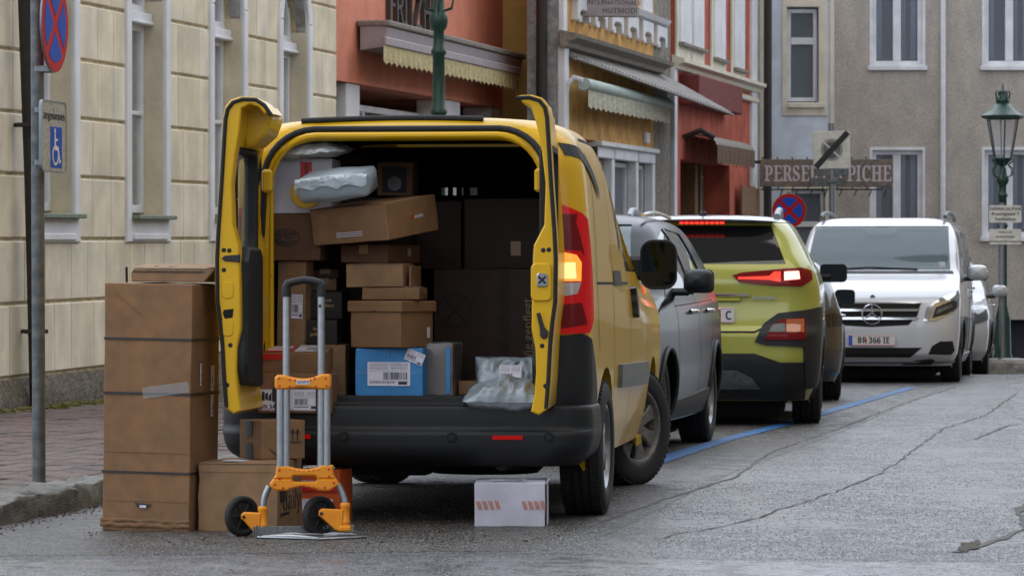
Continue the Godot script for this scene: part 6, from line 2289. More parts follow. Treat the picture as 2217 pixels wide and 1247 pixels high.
func cargo() -> void:
	make_labels()
	var C: Array = M.card
	var g := "parcels loaded in the yellow van"
	# left column
	var s := Vector3(0.346, 0.183, 0.24)
	var t := carton("parcel", "brown parcel with a white UN 3480 battery label on the van sill", s, place(-1.003, 0.513, -18.10, -5), C[1], {"group": g})
	decal(t, 0.285, 0.10, M.paper, front_at(s, -0.028, 0.062), "paper_strip")
	decal(t, 0.12, 0.09, label_mats[0], front_at(s, 0.05, 0.062, 0.0068))
	var hz := MB.new()
	for i in 6:
		hz.prism(PackedVector2Array([Vector2(-0.155 + i * 0.016, 0.06 + 0.008 * (i % 2)), Vector2(-0.142 + i * 0.016, 0.06), Vector2(-0.142 + i * 0.016, 0.098), Vector2(-0.155 + i * 0.016, 0.104 - 0.012 * (i % 3))]), 0.0, 0.0015, front_at(s, 0, 0, 0.0068))
	hz.box(Vector3(-0.1, 0.085, s.z / 2 + 0.0075), Vector3(0.012, 0.06, 0.0015))
	obj("battery_symbol", hz, M.ink, t)
	text(t, "UN 3480", 0.019, M.ink, front_at(s, -0.115, 0.032, 0.0068), 0.001)
	var rd := MB.new()
	for i in 14:
		rd.prism(PackedVector2Array([Vector2(-0.17 + i * 0.012, 0.013), Vector2(-0.164 + i * 0.012, 0.013), Vector2(-0.160 + i * 0.012, 0.02), Vector2(-0.166 + i * 0.012, 0.02)]), 0.0, 0.0015, front_at(s, 0, 0, 0.0068))
	obj("red_hatching", rd, M.tape_red, t)
	decal(t, 0.012, 0.178, M.strap, front_at(s, -0.088, 0.0915, 0.009), "strap")
	decal(t, 0.012, 0.178, M.strap, front_at(s, 0.105, 0.0915, 0.009), "strap")
	s = Vector3(0.315, 0.108, 0.24)
	t = carton("parcel", "brown parcel with red and white tape and papers on top, on the battery parcel", s, place(-1.018, 0.702, -18.17, -6, 7), C[0], {"group": g})
	decal(t, 0.11, 0.03, M.tape_red, front_at(s, -0.08, 0.09), "red_tape")
	var topX := Transform3D(Basis(Vector3.RIGHT, -PI / 2), Vector3(0, s.y + 0.0035, 0))
	decal(t, 0.13, 0.19, M.tape_red, topX * place(-0.07, -0.01, 0), "red_tape")
	decal(t, 0.11, 0.05, M.paper, topX * place(-0.07, 0.03, 0.0015, 0, 0, 4), "paper")
	decal(t, 0.11, 0.04, M.paper, topX * place(-0.075, -0.05, 0.0015, 0, 0, -3), "paper")
	decal(t, 0.12, 0.2, label_mats[1], topX * place(0.07, 0.0, 0.0008))
	s = Vector3(0.139, 0.636, 0.14)
	t = carton("parcel", "tall narrow brown parcel standing upright with a white address label, behind the hand truck handle", s, place(-1.045, 0.59, -18.40, -12, 0, -1.2), C[3], {"group": g, "tape": "z"})
	decal(t, 0.055, 0.115, label_mats[2], front_at(s, 0.03, 0.42))
	s = Vector3(0.246, 0.219, 0.34)
	t = carton("parcel", "brown parcel printed 5 JAHRE GARANTIE in an oval, under the white box", s, place(-1.015, 1.228, -18.449, -5), C[4], {"group": g})
	var ov := MB.new()
	ring(ov, circle(0.062, 32, Vector2.ZERO, 0.66), circle(0.059, 32, Vector2.ZERO, 0.64), 0.0, 0.0012, front_at(s, -0.04, 0.11))
	obj("oval", ov, M.ink, t)
	text(t, "5", 0.042, M.ink, front_at(s, -0.08, 0.115), 0.001)
	text(t, "JAHRE", 0.019, M.ink, front_at(s, -0.03, 0.128), 0.001)
	text(t, "BEDING", 0.009, M.ink, front_at(s, -0.03, 0.108), 0.001)
	text(t, "GARANTIE", 0.014, M.ink, front_at(s, -0.038, 0.085), 0.001)
	s = Vector3(0.297, 0.262, 0.36)
	t = carton("parcel", "white parcel with a red strip and a yellow circle, upper left in the van", s, place(-0.990, 1.45, -18.48, -4), M.card_white, {"group": g, "amt": 0.0012})
	decal(t, 0.055, 0.11, M.tape_red, front_at(s, 0.025, 0.19), "red_strip")
	text(t, "Vorsicht", 0.018, M.ink, front_at(s, 0.025, 0.19, 0.0065) * place(0, 0, 0, 0, 0, 90), 0.001)
	obj("yellow_circle", MB.new().prism(circle(0.075, 32), 0.0, 0.0012, front_at(s, 0.025, 0.10)), M.van_yellow, t)
	text(t, "Fa", 0.03, M.paper, front_at(s, -0.01, 0.10, 0.0066), 0.001)
	t = thing("silver_mailing_bag", "crumpled silver mailing bag on top of the white parcel", "mailing bag", place(-0.955, 1.742, -18.33, -5, 4, 3))
	obj("bag", mailer(0.37, 0.06, 0.26, 5, 0.03), M.poly_silver, t)
	# small parcels behind the handle
	s = Vector3(0.105, 0.241, 0.2)
	carton("parcel", "upright brown parcel with a darker tape band, right of the red taped parcel", s, place(-0.836, 0.585, -18.40, -4), C[3], {"group": g, "tape": "x"})
	s = Vector3(0.171, 0.118, 0.16)
	t = carton("parcel", "black carton with pale gold lettering, lower of the two black cartons", s, place(-0.905, 0.828, -18.41, -8), M.card_black, {"group": g})
	text(t, "food", 0.013, M.gold, front_at(s, -0.01, 0.075), 0.001, "Droid Serif")
	text(t, "gallery", 0.014, M.gold, front_at(s, -0.01, 0.05), 0.001, "Droid Serif")
	s = Vector3(0.166, 0.132, 0.16)
	t = carton("parcel", "black carton with pale gold lettering, upper of the two black cartons", s, place(-0.878, 0.948, -18.47, -10), M.card_black, {"group": g})
	text(t, "food", 0.013, M.gold, front_at(s, 0.01, 0.09), 0.001, "Droid Serif")
	text(t, "gallery", 0.014, M.gold, front_at(s, 0.01, 0.065), 0.001, "Droid Serif")
	carton("parcel", "small brown parcel lying on the upper black carton", Vector3(0.124, 0.058, 0.15), place(-0.908, 1.084, -18.60, 2), C[3], {"group": g, "tape": "z"})
	carton("parcel", "flat brown parcel on top of the small brown parcel above the black cartons", Vector3(0.129, 0.042, 0.15), place(-0.898, 1.144, -18.64, -3), C[4], {"group": g, "tape": "z", "tm": M.tape_brown})
	# middle stack
	s = Vector3(0.324, 0.226, 0.34)
	t = carton("parcel", "bright blue parcel with a large white address label on the van floor", s, place(-0.553, 0.588, -18.32, -9), M.card_blue, {"group": g})
	decal(t, 0.205, 0.112, label_mats[3], front_at(s, 0.0, 0.105))
	decal(t, 0.09, 0.055, label_mats[0], front_at(s, 0.125, 0.185, 0.0065) * place(0, 0, 0, 0, 0, -22))
	obj("seam", bx(Vector3(0.003, 0.22, 0.001), 0.0, Vector3(-0.0, 0.113, s.z / 2 + 0.006)), M.film, t)
	obj("seam", bx(Vector3(0.318, 0.0025, 0.001), 0.0, Vector3(0.0, 0.11, s.z / 2 + 0.0045)), M.film, t)
	s = Vector3(0.12, 0.24, 0.26)
	t = carton("parcel", "dark parcel wrapped in clear film with a blue edge, right of the blue parcel", s, place(-0.325, 0.588, -18.36, -9), C[4], {"group": g})
	obj("film", carton_mesh(s + Vector3(0.012, 0.01, 0.012), 3.0, 0.006), M.film, t)
	decal(t, 0.02, 0.22, M.card_blue, front_at(s, 0.045, 0.12, 0.013), "blue_edge")
	s = Vector3(0.285, 0.21, 0.277)
	t = carton("parcel", "brown lidded carton standing on the blue parcel", s, place(-0.569, 0.817, -18.243, -32), C[0], {"group": g})
	var lid := MB.new()
	lid.box(Vector3(0, s.y + 0.004, 0), Vector3(s.x + 0.02, 0.012, s.z + 0.02), 0.004)
	lid.box(Vector3(0, s.y - 0.018, s.z / 2 + 0.009), Vector3(s.x + 0.02, 0.045, 0.006), 0.002)
	lid.box(Vector3(s.x / 2 + 0.009, s.y - 0.018, 0), Vector3(0.006, 0.045, s.z + 0.02), 0.002)
	obj("lid", lid, C[0], t)
	decal(t, 0.02, 0.006, M.strap, front_at(s, 0.0, s.y - 0.038, 0.0125), "thumb_notch")
	decal(t, 0.025, 0.05, M.paper, right_at(s, -0.09, 0.07), "sticker")
	s = Vector3(0.275, 0.056, 0.2)
	t = carton("parcel", "thin brown parcel with a white slip, on the lidded carton", s, place(-0.555, 1.042, -18.242, -10), C[1], {"group": g, "tape": "x"})
	decal(t, 0.07, 0.1, M.paper, Transform3D(Basis(Vector3.RIGHT, -PI / 2), Vector3(0.09, s.y + 0.005, 0.0)), "slip")
	s = Vector3(0.275, 0.112, 0.22)
	t = carton("parcel", "plain brown parcel third from the bottom above the thin parcel", s, place(-0.626, 1.101, -18.286, -12), C[3], {"group": g, "seam": 0.97})
	obj("sleeve", bx(Vector3(0.012, 0.1, 0.2), 0.003, Vector3(s.x / 2 + 0.03, 0.05, -0.01)), C[1], t)
	s = Vector3(0.26, 0.085, 0.3)
	t = carton("parcel", "reddish brown parcel with a small grey sticker, directly under the tilted long parcel", s, place(-0.627, 1.217, -18.395, -30), C[4], {"group": g, "tape": "z"})
	decal(t, 0.03, 0.035, M.sign_grey, right_at(s, -0.04, 0.05), "sticker")
	s = Vector3(0.437, 0.172, 0.42)
	t = carton("parcel", "large tilted light brown parcel resting on top of the middle stack", s, place(-0.643, 1.335, -18.29, -33, 7, 3.5), C[0], {"group": g, "seam": 0.995})
	for i in 3:
		decal(t, 0.15, 0.0035, M.paper, front_at(s, 0.0, 0.05 - i * 0.009, 0.0055), "fine_print")
	text(t, "zenith", 0.017, M.paper, right_at(s, -0.05, 0.085), 0.001)
	decal(t, 0.012, 0.02, M.tape_red, right_at(s, 0.008, 0.085), "red_mark")
	t = thing("grey_mailing_bag", "puffy pale grey mailing bag lying on the large tilted parcel", "mailing bag", place(-0.815, 1.555, -18.08, -12, 12, 5))
	obj("bag", carton_mesh(Vector3(0.335, 0.115, 0.22), 14.0, 0.007, 0.03, 0.014), M.poly, t, place(0, -0.03, 0))
	var fl := MB.new()
	fl.grid(30, 8, func(a: float, b: float) -> Vector3: return Vector3((a - 0.5) * 0.35, 0.085 - 0.045 * b + 0.008 * sin(a * 19) * b + wob.get_noise_2d(a * 6, b * 5) * 0.012, 0.10 + 0.03 * sqrt(b)), -1.0)
	obj("flap", fl, M.poly, t)
	# deep in the van
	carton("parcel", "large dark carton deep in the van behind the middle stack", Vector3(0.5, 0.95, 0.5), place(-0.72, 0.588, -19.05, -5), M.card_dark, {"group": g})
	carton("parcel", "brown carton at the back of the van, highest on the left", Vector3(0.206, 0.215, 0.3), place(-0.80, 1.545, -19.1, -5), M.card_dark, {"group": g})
	s = Vector3(0.177, 0.165, 0.2)
	t = carton("parcel", "carton with a dark round loudspeaker picture, at the back above the long parcel", s, place(-0.563, 1.545, -18.9, -6), C[2], {"group": g})
	decal(t, 0.12, 0.125, M.card_black, front_at(s, 0.0, 0.08), "dark_panel")
	obj("cone_picture", MB.new().prism(circle(0.035, 24), 0.0, 0.001, front_at(s, 0.0, 0.06, 0.0066)), M.steel, t)
	s = Vector3(0.57, 0.60, 0.6)
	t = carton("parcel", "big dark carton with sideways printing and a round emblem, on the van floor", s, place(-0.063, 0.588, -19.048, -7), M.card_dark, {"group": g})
	text(t, "Gesund erkennen", 0.05, M.card_print, front_at(s, 0.06, 0.30) * place(0, 0, 0, 0, 0, 90), 0.001)
	text(t, "Wie gepflegt", 0.04, M.tape_brown, front_at(s, 0.18, 0.30) * place(0, 0, 0, 0, 0, 90), 0.001, "Droid Sans", 400)
	text(t, "Gemeinsam statt", 0.03, M.tape_brown, front_at(s, 0.235, 0.33) * place(0, 0, 0, 0, 0, 90), 0.001, "Droid Sans", 400)
	var em := MB.new()
	ring(em, circle(0.085, 36), circle(0.078, 36), 0.0, 0.001, front_at(s, -0.18, 0.40))
	for a in [0.9, 2.3]:
		em.box(Vector3.ZERO, Vector3(0.15, 0.012, 0.001), 0.0, front_at(s, -0.18, 0.40) * place(0, 0, 0.0005, 0, 0, rad_to_deg(a)))
	obj("emblem", em, M.card_print, t)
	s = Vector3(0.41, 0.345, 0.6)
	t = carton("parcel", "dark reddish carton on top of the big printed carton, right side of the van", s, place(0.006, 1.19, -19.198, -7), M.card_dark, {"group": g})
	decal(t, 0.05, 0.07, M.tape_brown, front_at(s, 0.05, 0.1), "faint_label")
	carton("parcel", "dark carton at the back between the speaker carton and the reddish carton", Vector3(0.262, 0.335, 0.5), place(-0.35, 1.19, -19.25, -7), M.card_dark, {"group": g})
	carton("parcel", "small light brown parcel on the van floor left of the grey bag", Vector3(0.16, 0.066, 0.12), place(-0.175, 0.588, -18.38, 0), C[3], {"group": g})
	t = thing("mailing_bag", "grey plastic mailing bag lying on the van sill at the right", "mailing bag", place(-0.04, 0.59, -17.99, -4, 10))
	obj("bag", mailer(0.37, 0.13, 0.26, 9, 0.04, 50, 2.6), M.poly, t)
	decal(t, 0.05, 0.02, M.ink, Transform3D(Basis.from_euler(Vector3(-0.6, 0.1, 0.1)), Vector3(0.13, 0.03, 0.115)), "print")
	t = thing("mailing_bag", "grey plastic mailing bag with a white address label, standing behind the one on the sill", "mailing bag", place(-0.02, 0.665, -18.13, -3, 68, 0))
	obj("bag", mailer(0.32, 0.10, 0.24, 13, 0.035, 50, 2.8), M.poly, t)
	decal(t, 0.105, 0.10, label_mats[4], Transform3D(Basis(Vector3.RIGHT, -PI / 2), Vector3(0.015, 0.064, 0.0)))


func parcels() -> void:
	var C: Array = M.card
	var s := Vector3(0.415, 1.119, 0.40)
	var t := carton("tall_carton", "tall brown carton bound with three dark straps, standing left of the van", s, place(-1.612, 0.0, -17.611, -14, 0, -1.0), C[0], {"amt": 0.0035})
	for y in [0.868, 0.622, 0.265]:
		var st := MB.new()
		var a := round_rect(-s.x / 2 - 0.006, -s.z / 2 - 0.006, s.x / 2 + 0.006, s.z / 2 + 0.006, 0.01, 3)
		var path := []
		for p in a:
			path.append(Vector3(p.x, y, p.y))
		for i in path.size():
			var p: Vector3 = path[i]
			var q: Vector3 = path[(i + 1) % path.size()]
			var u := Vector3(0, 0.0055, 0)
			st.face([p - u, q - u, q + u, p + u], (p + q) / 2 - Vector3(0, y, 0))
		obj("strap", st, M.strap, t)
	decal(t, 0.018, 0.10, label_mats[1], right_at(s, 0.08, 0.71))
	decal(t, 0.045, 0.115, label_mats[2], right_at(s, -0.09, 0.69))
	decal(t, 0.04, 0.10, label_mats[3], right_at(s, -0.09, 0.565))
	obj("hand_hole", MB.new().prism(PackedVector2Array([Vector2(-0.05, 0.128), Vector2(0.03, 0.122), Vector2(0.015, 0.108), Vector2(-0.035, 0.108)]), 0.0, 0.001, front_at(s, 0.0, 0.0)), M.strap, t)
	decal(t, 0.03, 0.012, M.paper, front_at(s, -0.01, 0.112, 0.0062), "paper_scrap")
	decal(t, 0.22, 0.05, M.film, front_at(s, 0.09, 0.64, 0.0062) * place(0, 0, 0, 0, 0, 9), "clear_tape")
	decal(t, s.x - 0.02, 0.0016, M.card[4], front_at(s, 0.0, 0.355), "crease")
	decal(t, 0.16, 0.0014, M.card[4], front_at(s, -0.09, 1.02) * place(0, 0, 0, 0, 0, -38), "crease")
	decal(t, s.x - 0.02, 0.0016, M.card[4], front_at(s, 0.0, 0.135), "crease")
	var cr := MB.new()
	for k in 2:
		cr.grid(24, 5, func(a: float, b: float) -> Vector3:
			var y := 0.016 + 0.022 * k + 0.02 * b + 0.012 * wob.get_noise_2d(a * 5 + k * 9, k)
			return Vector3((a - 0.5) * (s.x + 0.01), y, s.z / 2 + 0.002 + 0.006 * sin(b * PI) * (0.5 + 0.8 * wob.get_noise_2d(a * 7, k * 5)) + 0.003 * (2 - k)), -1.0)
	obj("crushed_edge", cr, C[1], t)
	t = thing("flat_packet", "flat folded cardboard packet lying on top of the tall carton", "packet", place(-1.532, 1.126, -17.62, -8, 0, -0.5))
	var fp := MB.new()
	fp.prism(PackedVector2Array([Vector2(-0.18, 0.0), Vector2(0.155, 0.0), Vector2(0.2, 0.052), Vector2(0.21, 0.075), Vector2(0.165, 0.062), Vector2(-0.17, 0.062), Vector2(-0.185, 0.04)]), -0.16, 0.14, Transform3D(), 0.004)
	obj("packet", fp, C[3], t)
	var wr := MB.new()
	wr.grid(24, 8, func(a: float, b: float) -> Vector3: return Vector3(-0.17 + 0.38 * a, 0.066 + 0.018 * b + 0.006 * wob.get_noise_2d(a * 5, b * 3), 0.145 - 0.3 * b), -1.0)
	obj("lid_flap", wr, C[3], t)
	decal(t, 0.33, 0.006, M.strap, Transform3D(Basis(), Vector3(-0.01, 0.046, 0.142)), "fold_line")
	var pr := MB.new()
	for i in 7:
		pr.box(Vector3(-0.1 + i * 0.022, 0.0705 + 0.001 * (i % 2), 0.06 + 0.02 * sin(i * 2.0)), Vector3(0.014, 0.001, 0.02), 0.0, Transform3D(Basis(Vector3.UP, i * 0.6), Vector3.ZERO) if i < 0 else Transform3D())
	obj("print", pr, M.ink, t)
	s = Vector3(0.37, 0.31, 0.5)
	t = carton("large_carton", "large brown carton on the ground behind the hand truck wheel, lettered on its side", s, place(-1.198, 0.0, -17.637, -9.5), C[3], {"amt": 0.005, "seam": 0.985})
	text(t, "daily", 0.085, M.ink, right_at(s, -0.02, 0.13), 0.001, "Droid Sans", 400, 1.5)
	decal(t, 0.09, 0.11, M.ink, right_at(s, 0.165, 0.185), "black_square")
	decal(t, 0.16, 0.012, M.ink, right_at(s, 0.13, 0.075), "black_line")
	decal(t, 0.05, 0.08, M.paper, front_at(s, -0.02, 0.045, 0.006) * place(0, 0, 0, 0, 0, 20), "paper")
	decal(t, 0.10, 0.12, M.paper, Transform3D(Basis(Vector3.RIGHT, -PI / 2), Vector3(-0.03, s.y + 0.006, 0.16)), "paper")
	decal(t, s.x - 0.03, 0.0015, M.card[4], front_at(s, 0.0, 0.268, 0.0068), "crease")
	decal(t, 0.0015, 0.29, M.card[4], right_at(s, 0.04, 0.15), "crease")
	s = Vector3(0.225, 0.177, 0.217)
	t = carton("small_carton", "small brown carton with black tape and two upward arrows, on the large carton", s, place(-1.104, 0.316, -17.732, 32), C[0], {"amt": 0.0015})
	for y in [0.138, 0.036]:
		obj("black_tape", bx(Vector3(0.0014, 0.072, 0.062), 0.0, Vector3(-s.x / 2 - 0.0055, y, -0.005)), M.tape_black, t)
	var ar := MB.new()
	for x in [0.045, 0.07]:
		ar.prism(PackedVector2Array([Vector2(x - 0.011, 0.118), Vector2(x + 0.011, 0.118), Vector2(x, 0.14)]), 0.0, 0.001, front_at(s, 0, 0))
		ar.prism(rect(x - 0.0022, 0.082, x + 0.0022, 0.118), 0.0, 0.001, front_at(s, 0, 0))
	ar.prism(rect(0.025, 0.075, 0.09, 0.079), 0.0, 0.001, front_at(s, 0, 0))
	obj("up_arrows", ar, M.ink, t)
	var sm := MB.new()
	var pts := PackedVector2Array()
	for i in 13:
		var a := i / 12.0
		pts.append(Vector2(-0.085 + 0.12 * a, 0.06 - 0.045 * sin(a * PI * 0.8)))
	for i in 13:
		var a := 1.0 - i / 12.0
		pts.append(Vector2(-0.085 + 0.12 * a, 0.06 - 0.045 * sin(a * PI * 0.8) - 0.008 * sin(a * PI)))
	sm.prism(pts, 0.0, 0.001, front_at(s, 0, 0))
	obj("curved_mark", sm, M.ink, t)
	s = Vector3(0.213, 0.246, 0.2)
	t = carton("orange_carton", "orange red carton standing behind the right wheel of the hand truck", s, place(-0.884, 0.0, -18.147, -15), M.card_orange, {})
	decal(t, 0.15, 0.07, label_mats[0], front_at(s, 0.0, 0.075))
	decal(t, 0.2, 0.05, M.tape_red, front_at(s, 0.0, 0.17), "red_band")
	decal(t, 0.2, 0.012, M.paper, front_at(s, 0.0, 0.19, 0.0066), "white_line")
	s = Vector3(0.325, 0.202, 0.42)
	t = carton("white_carton", "white carton with red slanted dashes, alone on the asphalt by the van wheel", s, place(-0.005, 0.0, -17.945, -1.5), M.card_white, {"amt": 0.0015})
	for k in [[-0.155, 4, 1.0], [0.055, 4, 1.0]]:
		var mk_ := MB.new()
		for i in k[1]:
			for j in 2:
				var x: float = k[0] + i * 0.028 + j * 0.010
				mk_.prism(PackedVector2Array([Vector2(x, 0.118 + i * 0.001), Vector2(x + 0.005, 0.118 + i * 0.001), Vector2(x + 0.018, 0.078 + i * 0.001), Vector2(x + 0.013, 0.078 + i * 0.001)]), 0.0, 0.001, front_at(s, 0, 0))
		obj("red_dashes", mk_, M.mark_orange, t)
	decal(t, 0.16, 0.2, label_mats[1], Transform3D(Basis(Vector3.RIGHT, -PI / 2), Vector3(-0.01, s.y + 0.005, 0.05)))
	obj("open_flap", bx(Vector3(0.004, 0.03, 0.38), 0.001), M.card_white, t, place(s.x / 2 + 0.012, s.y + 0.004, 0.0, 0, 0, -35))
	obj("flap_edge", bx(Vector3(0.003, 0.19, 0.38), 0.001, Vector3(s.x / 2 + 0.009, 0.098, -0.005)), M.card_white, t)


func hand_truck() -> void:
	var o := thing("hand_truck", "folding aluminium hand truck with orange plastic brackets, in front of the cartons", "hand truck", place(-0.926, 0.0, -17.02, 0.0))
	# local metres from the picture of the thing: x right, y up; it leans back a little
	var uprights := [[-0.086, 0.09]]
	for s in [[-0.098, -0.072, -0.002], [0.108, 0.082, 0.0]]:
		var up := MB.new()
		up.tube([Vector3(s[1] - 0.012 * signf(s[1]) * 0, 0.62, 0.0), Vector3(s[1], 1.085, -0.012)], 0.0165, 14)
		obj("inner_tube", up, M.alu, o)
		var ou := MB.new()
		ou.tube([Vector3(s[0], 0.27, 0.012), Vector3(s[0], 0.67, 0.006)], 0.0165, 14)
		ou.tube([Vector3(s[0] - 0.026 * signf(s[0]), 0.27, 0.008), Vector3(s[0] - 0.026 * signf(s[0]), 0.67, 0.002)], 0.0165, 14)
		obj("outer_tube", ou, M.alu, o)
	var h := MB.new()
	var hp := [Vector3(-0.0725, 1.06, -0.012), Vector3(-0.073, 1.10, -0.013), Vector3(-0.066, 1.118, -0.013), Vector3(-0.04, 1.127, -0.013), Vector3(0.005, 1.135, -0.013), Vector3(0.05, 1.13, -0.013), Vector3(0.075, 1.12, -0.013), Vector3(0.083, 1.10, -0.013), Vector3(0.083, 1.06, -0.012)]
	h.tube(hp, 0.02, 12, false, [0.021, 0.021, 0.02, 0.017, 0.016, 0.017, 0.02, 0.021, 0.021])
	obj("handle", h, M.black_plastic, o)
	obj("release_button", MB.new().lathe([Vector2(0, 0.004), Vector2(0.006, 0.003), Vector2(0.007, 0.0)], 10, Transform3D(Basis(Vector3.RIGHT, PI / 2), Vector3(0.078, 1.02, 0.008))), M.ink, o)
	# upper crossbar
	var ub := MB.new()
	ub.prism(PackedVector2Array([Vector2(-0.122, 0.665), Vector2(-0.115, 0.652), Vector2(-0.075, 0.652), Vector2(0.0, 0.662), Vector2(0.075, 0.652), Vector2(0.118, 0.652), Vector2(0.127, 0.665), Vector2(0.127, 0.708), Vector2(0.118, 0.72), Vector2(0.085, 0.72), Vector2(0.05, 0.706), Vector2(0.02, 0.7), Vector2(-0.01, 0.7), Vector2(-0.045, 0.706), Vector2(-0.08, 0.716), Vector2(-0.112, 0.716), Vector2(-0.122, 0.704)]), -0.026, 0.03, Transform3D(), 0.008)
	var ubo := obj("upper_crossbar", ub, M.orange_plastic, o)
	decal(ubo, 0.062, 0.018, M.paper, place(0.004, 0.684, 0.031), "name_plate")
	text(ubo, "QUIPO", 0.0095, M.ink, place(0.004, 0.685, 0.0325), 0.001, "Droid Sans", 700, 1.3)
	# lower crossbar with the grip slot
	var lb := MB.new()
	var out := PackedVector2Array([Vector2(-0.142, 0.222), Vector2(-0.118, 0.206), Vector2(-0.065, 0.206), Vector2(-0.045, 0.216), Vector2(0.0, 0.224), Vector2(0.055, 0.214), Vector2(0.075, 0.206), Vector2(0.118, 0.205), Vector2(0.158, 0.228), Vector2(0.160, 0.24), Vector2(0.138, 0.275), Vector2(0.135, 0.318), Vector2(0.086, 0.318), Vector2(0.06, 0.306), Vector2(0.01, 0.298), Vector2(-0.035, 0.304), Vector2(-0.065, 0.314), Vector2(-0.115, 0.314), Vector2(-0.118, 0.275), Vector2(-0.145, 0.236)])
	ring(lb, out, round_rect(-0.045, 0.245, 0.065, 0.272, 0.013), -0.026, 0.03, Transform3D(), 0.007)
	var lbo := obj("lower_crossbar", lb, M.orange_plastic, o)
	var rib := MB.new()
	for i in 7:
		for y in [0.219 + 0.003 * (3 - absf(i - 3)), 0.3 - 0.003 * (3 - absf(i - 3))]:
			rib.box(Vector3(-0.055 + i * 0.021, y, 0.0305), Vector3(0.006, 0.006, 0.003), 0.001, Transform3D(Basis(), Vector3.ZERO))
	for p in [[-0.1, 0.296], [-0.1, 0.26], [-0.12, 0.232], [0.118, 0.3], [0.12, 0.268], [0.14, 0.24], [0.1, 0.22], [-0.085, 0.218]]:
		rib.lathe([Vector2(0, 0.002), Vector2(0.005, 0.002), Vector2(0.006, 0.0)], 10, Transform3D(Basis(Vector3.RIGHT, PI / 2), Vector3(p[0], p[1], 0.0295)))
	obj("screw", rib, M.tape_red, lbo)
	var rb2 := MB.new()
	for p in [[-0.1, 0.70], [-0.1, 0.668], [-0.055, 0.695], [0.055, 0.7], [0.105, 0.7], [0.108, 0.668], [0.06, 0.665], [-0.055, 0.665], [-0.03, 0.692], [0.036, 0.692]]:
		rb2.lathe([Vector2(0, 0.002), Vector2(0.0045, 0.002), Vector2(0.0055, 0.0)], 10, Transform3D(Basis(Vector3.RIGHT, PI / 2), Vector3(p[0], p[1], 0.0295)))
	obj("screw", rb2, M.tape_red, ubo)
	# splayed lower tubes, collars, wheel arms and wheels
	for k in [[-0.148, -0.176, 0.225, 0.012, -1], [0.155, 0.188, 0.235, 0.027, 1]]:
		var lt := MB.new()
		lt.tube([Vector3(k[0], k[2], 0.0), Vector3(lerpf(k[0], k[1], 0.55), k[2] - 0.035, 0.0), Vector3(lerpf(k[0], k[1], 0.9), k[2] - 0.07, 0.0), Vector3(k[1], k[2] - 0.115, 0.0)], 0.0145, 12)
		obj("leg_tube", lt, M.alu, o)
		var c := MB.new()
		var y0: float = k[3]
		c.lathe([Vector2(0.0, 0.125), Vector2(0.019, 0.125), Vector2(0.023, 0.119), Vector2(0.023, 0.108), Vector2(0.020, 0.102), Vector2(0.020, 0.05), Vector2(0.023, 0.045), Vector2(0.023, 0.035), Vector2(0.020, 0.03), Vector2(0.022, 0.0), Vector2(0, 0)], 18, place(k[1], y0, 0.0))
		c.box(Vector3(k[1], y0 + 0.012, 0.008), Vector3(0.056, 0.028, 0.05), 0.008)
		obj("collar", c, M.orange_plastic, o)
		var ax := -0.258 if k[4] < 0 else 0.085
		var ay := 0.09 if k[4] < 0 else 0.105
		var yaw := 42.0
		var wc := Vector3(ax - 0.0, ay, -0.02)
		var am := MB.new()
		var d := k[1] - ax as float
		am.prism(PackedVector2Array([Vector2(0.0, 0.0) + Vector2(-0.012, 0.012), Vector2(-0.013, -0.008), Vector2(0.0, -0.018), Vector2(d * 0.62, -0.075), Vector2(d - 0.01, -0.078), Vector2(d - 0.005, 0.018), Vector2(d * 0.5, 0.02), Vector2(0.0, 0.022)]), 0.008, 0.026, Transform3D(Basis(), Vector3(ax, ay, 0.0)), 0.006)
		for i in 3:
			am.box(Vector3(ax + 0.045, ay - 0.002 - i * 0.012, 0.0262), Vector3(0.034, 0.003, 0.002))
		obj("wheel_arm", am, M.orange_plastic, o)
		var w := node("wheel", o, Transform3D(Basis(Vector3.UP, deg_to_rad(yaw)) * Basis(Vector3.RIGHT, PI / 2), Vector3(ax - 0.012, 0.09, -0.035)))
		var ty := MB.new().lathe([Vector2(0.066, 0.012), Vector2(0.072, 0.017), Vector2(0.082, 0.017), Vector2(0.089, 0.012), Vector2(0.09, 0.0), Vector2(0.089, -0.012), Vector2(0.082, -0.017), Vector2(0.066, -0.014)], 40)
		obj("tyre", ty, M.rubber, w)
		var hb := MB.new()
		hb.lathe([Vector2(0.0, 0.016), Vector2(0.02, 0.015), Vector2(0.023, 0.005), Vector2(0.06, 0.003), Vector2(0.067, 0.012), Vector2(0.067, -0.012), Vector2(0.0, -0.012)], 30)
		for i in 6:
			hb.box(Vector3(0.042, 0.006, 0), Vector3(0.045, 0.008, 0.008), 0.002, Transform3D(Basis(Vector3.UP, TAU * i / 6), Vector3.ZERO))
		obj("hub", hb, M.black_plastic, w)
		obj("axle_bolt", MB.new().lathe([Vector2(0, 0.006), Vector2(0.007, 0.005), Vector2(0.008, 0.0)], 10, Transform3D(Basis(Vector3.RIGHT, PI / 2), Vector3(ax, ay, 0.026))), M.ink, o)
		var lk := MB.new()
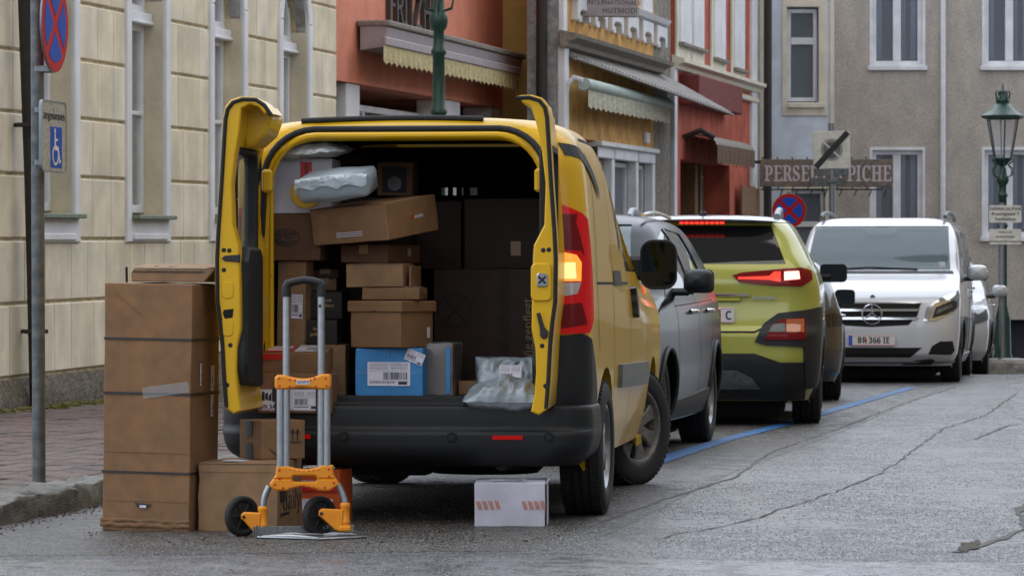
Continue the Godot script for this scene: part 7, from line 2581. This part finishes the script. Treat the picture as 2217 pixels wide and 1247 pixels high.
		lk.tube([Vector3(k[1] - 0.012, y0 + 0.004, 0.012), Vector3(k[1] - 0.012, y0 - 0.024, 0.02), Vector3(k[1] + 0.01, y0 - 0.024, 0.02), Vector3(k[1] + 0.012, y0 + 0.004, 0.012)], 0.004, 8)
		obj("shackle", lk, M.galv, o)
	# toe plate: folded sheet lying on the ground, pressed ribs, upturned back edge
	var tp := node("toe_plate", o)
	var pm := MB.new()
	pm.prism(PackedVector2Array([Vector2(-0.205, 0.02), Vector2(0.225, 0.16), Vector2(0.29, -0.02), Vector2(0.24, -0.08), Vector2(0.09, -0.175), Vector2(-0.19, -0.06)]), 0.0, 0.006, Transform3D(Basis(Vector3(1, 0, 0), Vector3(0, 0, -1), Vector3(0, 1, 0)), Vector3(0, 0.004, 0.07)), 0.002)
	obj("sheet", pm, M.alu_worn, tp)
	var be := MB.new()
	var bd := (Vector3(0.225, 0, -0.09) - Vector3(-0.215, 0, 0.05))
	be.box(Vector3.ZERO, Vector3(bd.length(), 0.042, 0.004), 0.0015, Transform3D(Basis(Vector3.UP, -atan2(bd.z, bd.x)), Vector3(0.005, 0.028, -0.02)))
	be.box(Vector3(-0.2, 0.03, 0.05), Vector3(0.006, 0.05, 0.07), 0.002)
	obj("back_edge", be, M.alu_worn, tp)
	var rbm := MB.new()
	for q in [[Vector3(-0.15, 0.012, 0.08), Vector3(0.05, 0.014, 0.03)], [Vector3(-0.05, 0.012, 0.15), Vector3(0.1, 0.015, 0.06)], [Vector3(0.08, 0.012, 0.02), Vector3(0.22, 0.014, 0.0)], [Vector3(0.1, 0.012, 0.14), Vector3(0.24, 0.014, 0.05)], [Vector3(-0.17, 0.012, 0.12), Vector3(0.08, 0.012, 0.23)]]:
		rbm.tube([q[0], (q[0] + q[1]) / 2 + Vector3(0, 0.004, 0), q[1]], 0.008, 8, false, [0.003, 0.009, 0.003])
	rbm.tube([Vector3(-0.19, 0.008, 0.13), Vector3(0.09, 0.008, 0.243), Vector3(0.24, 0.008, 0.15), Vector3(0.288, 0.008, 0.09)], 0.005, 8)
	obj("rib", rbm, M.alu, tp)
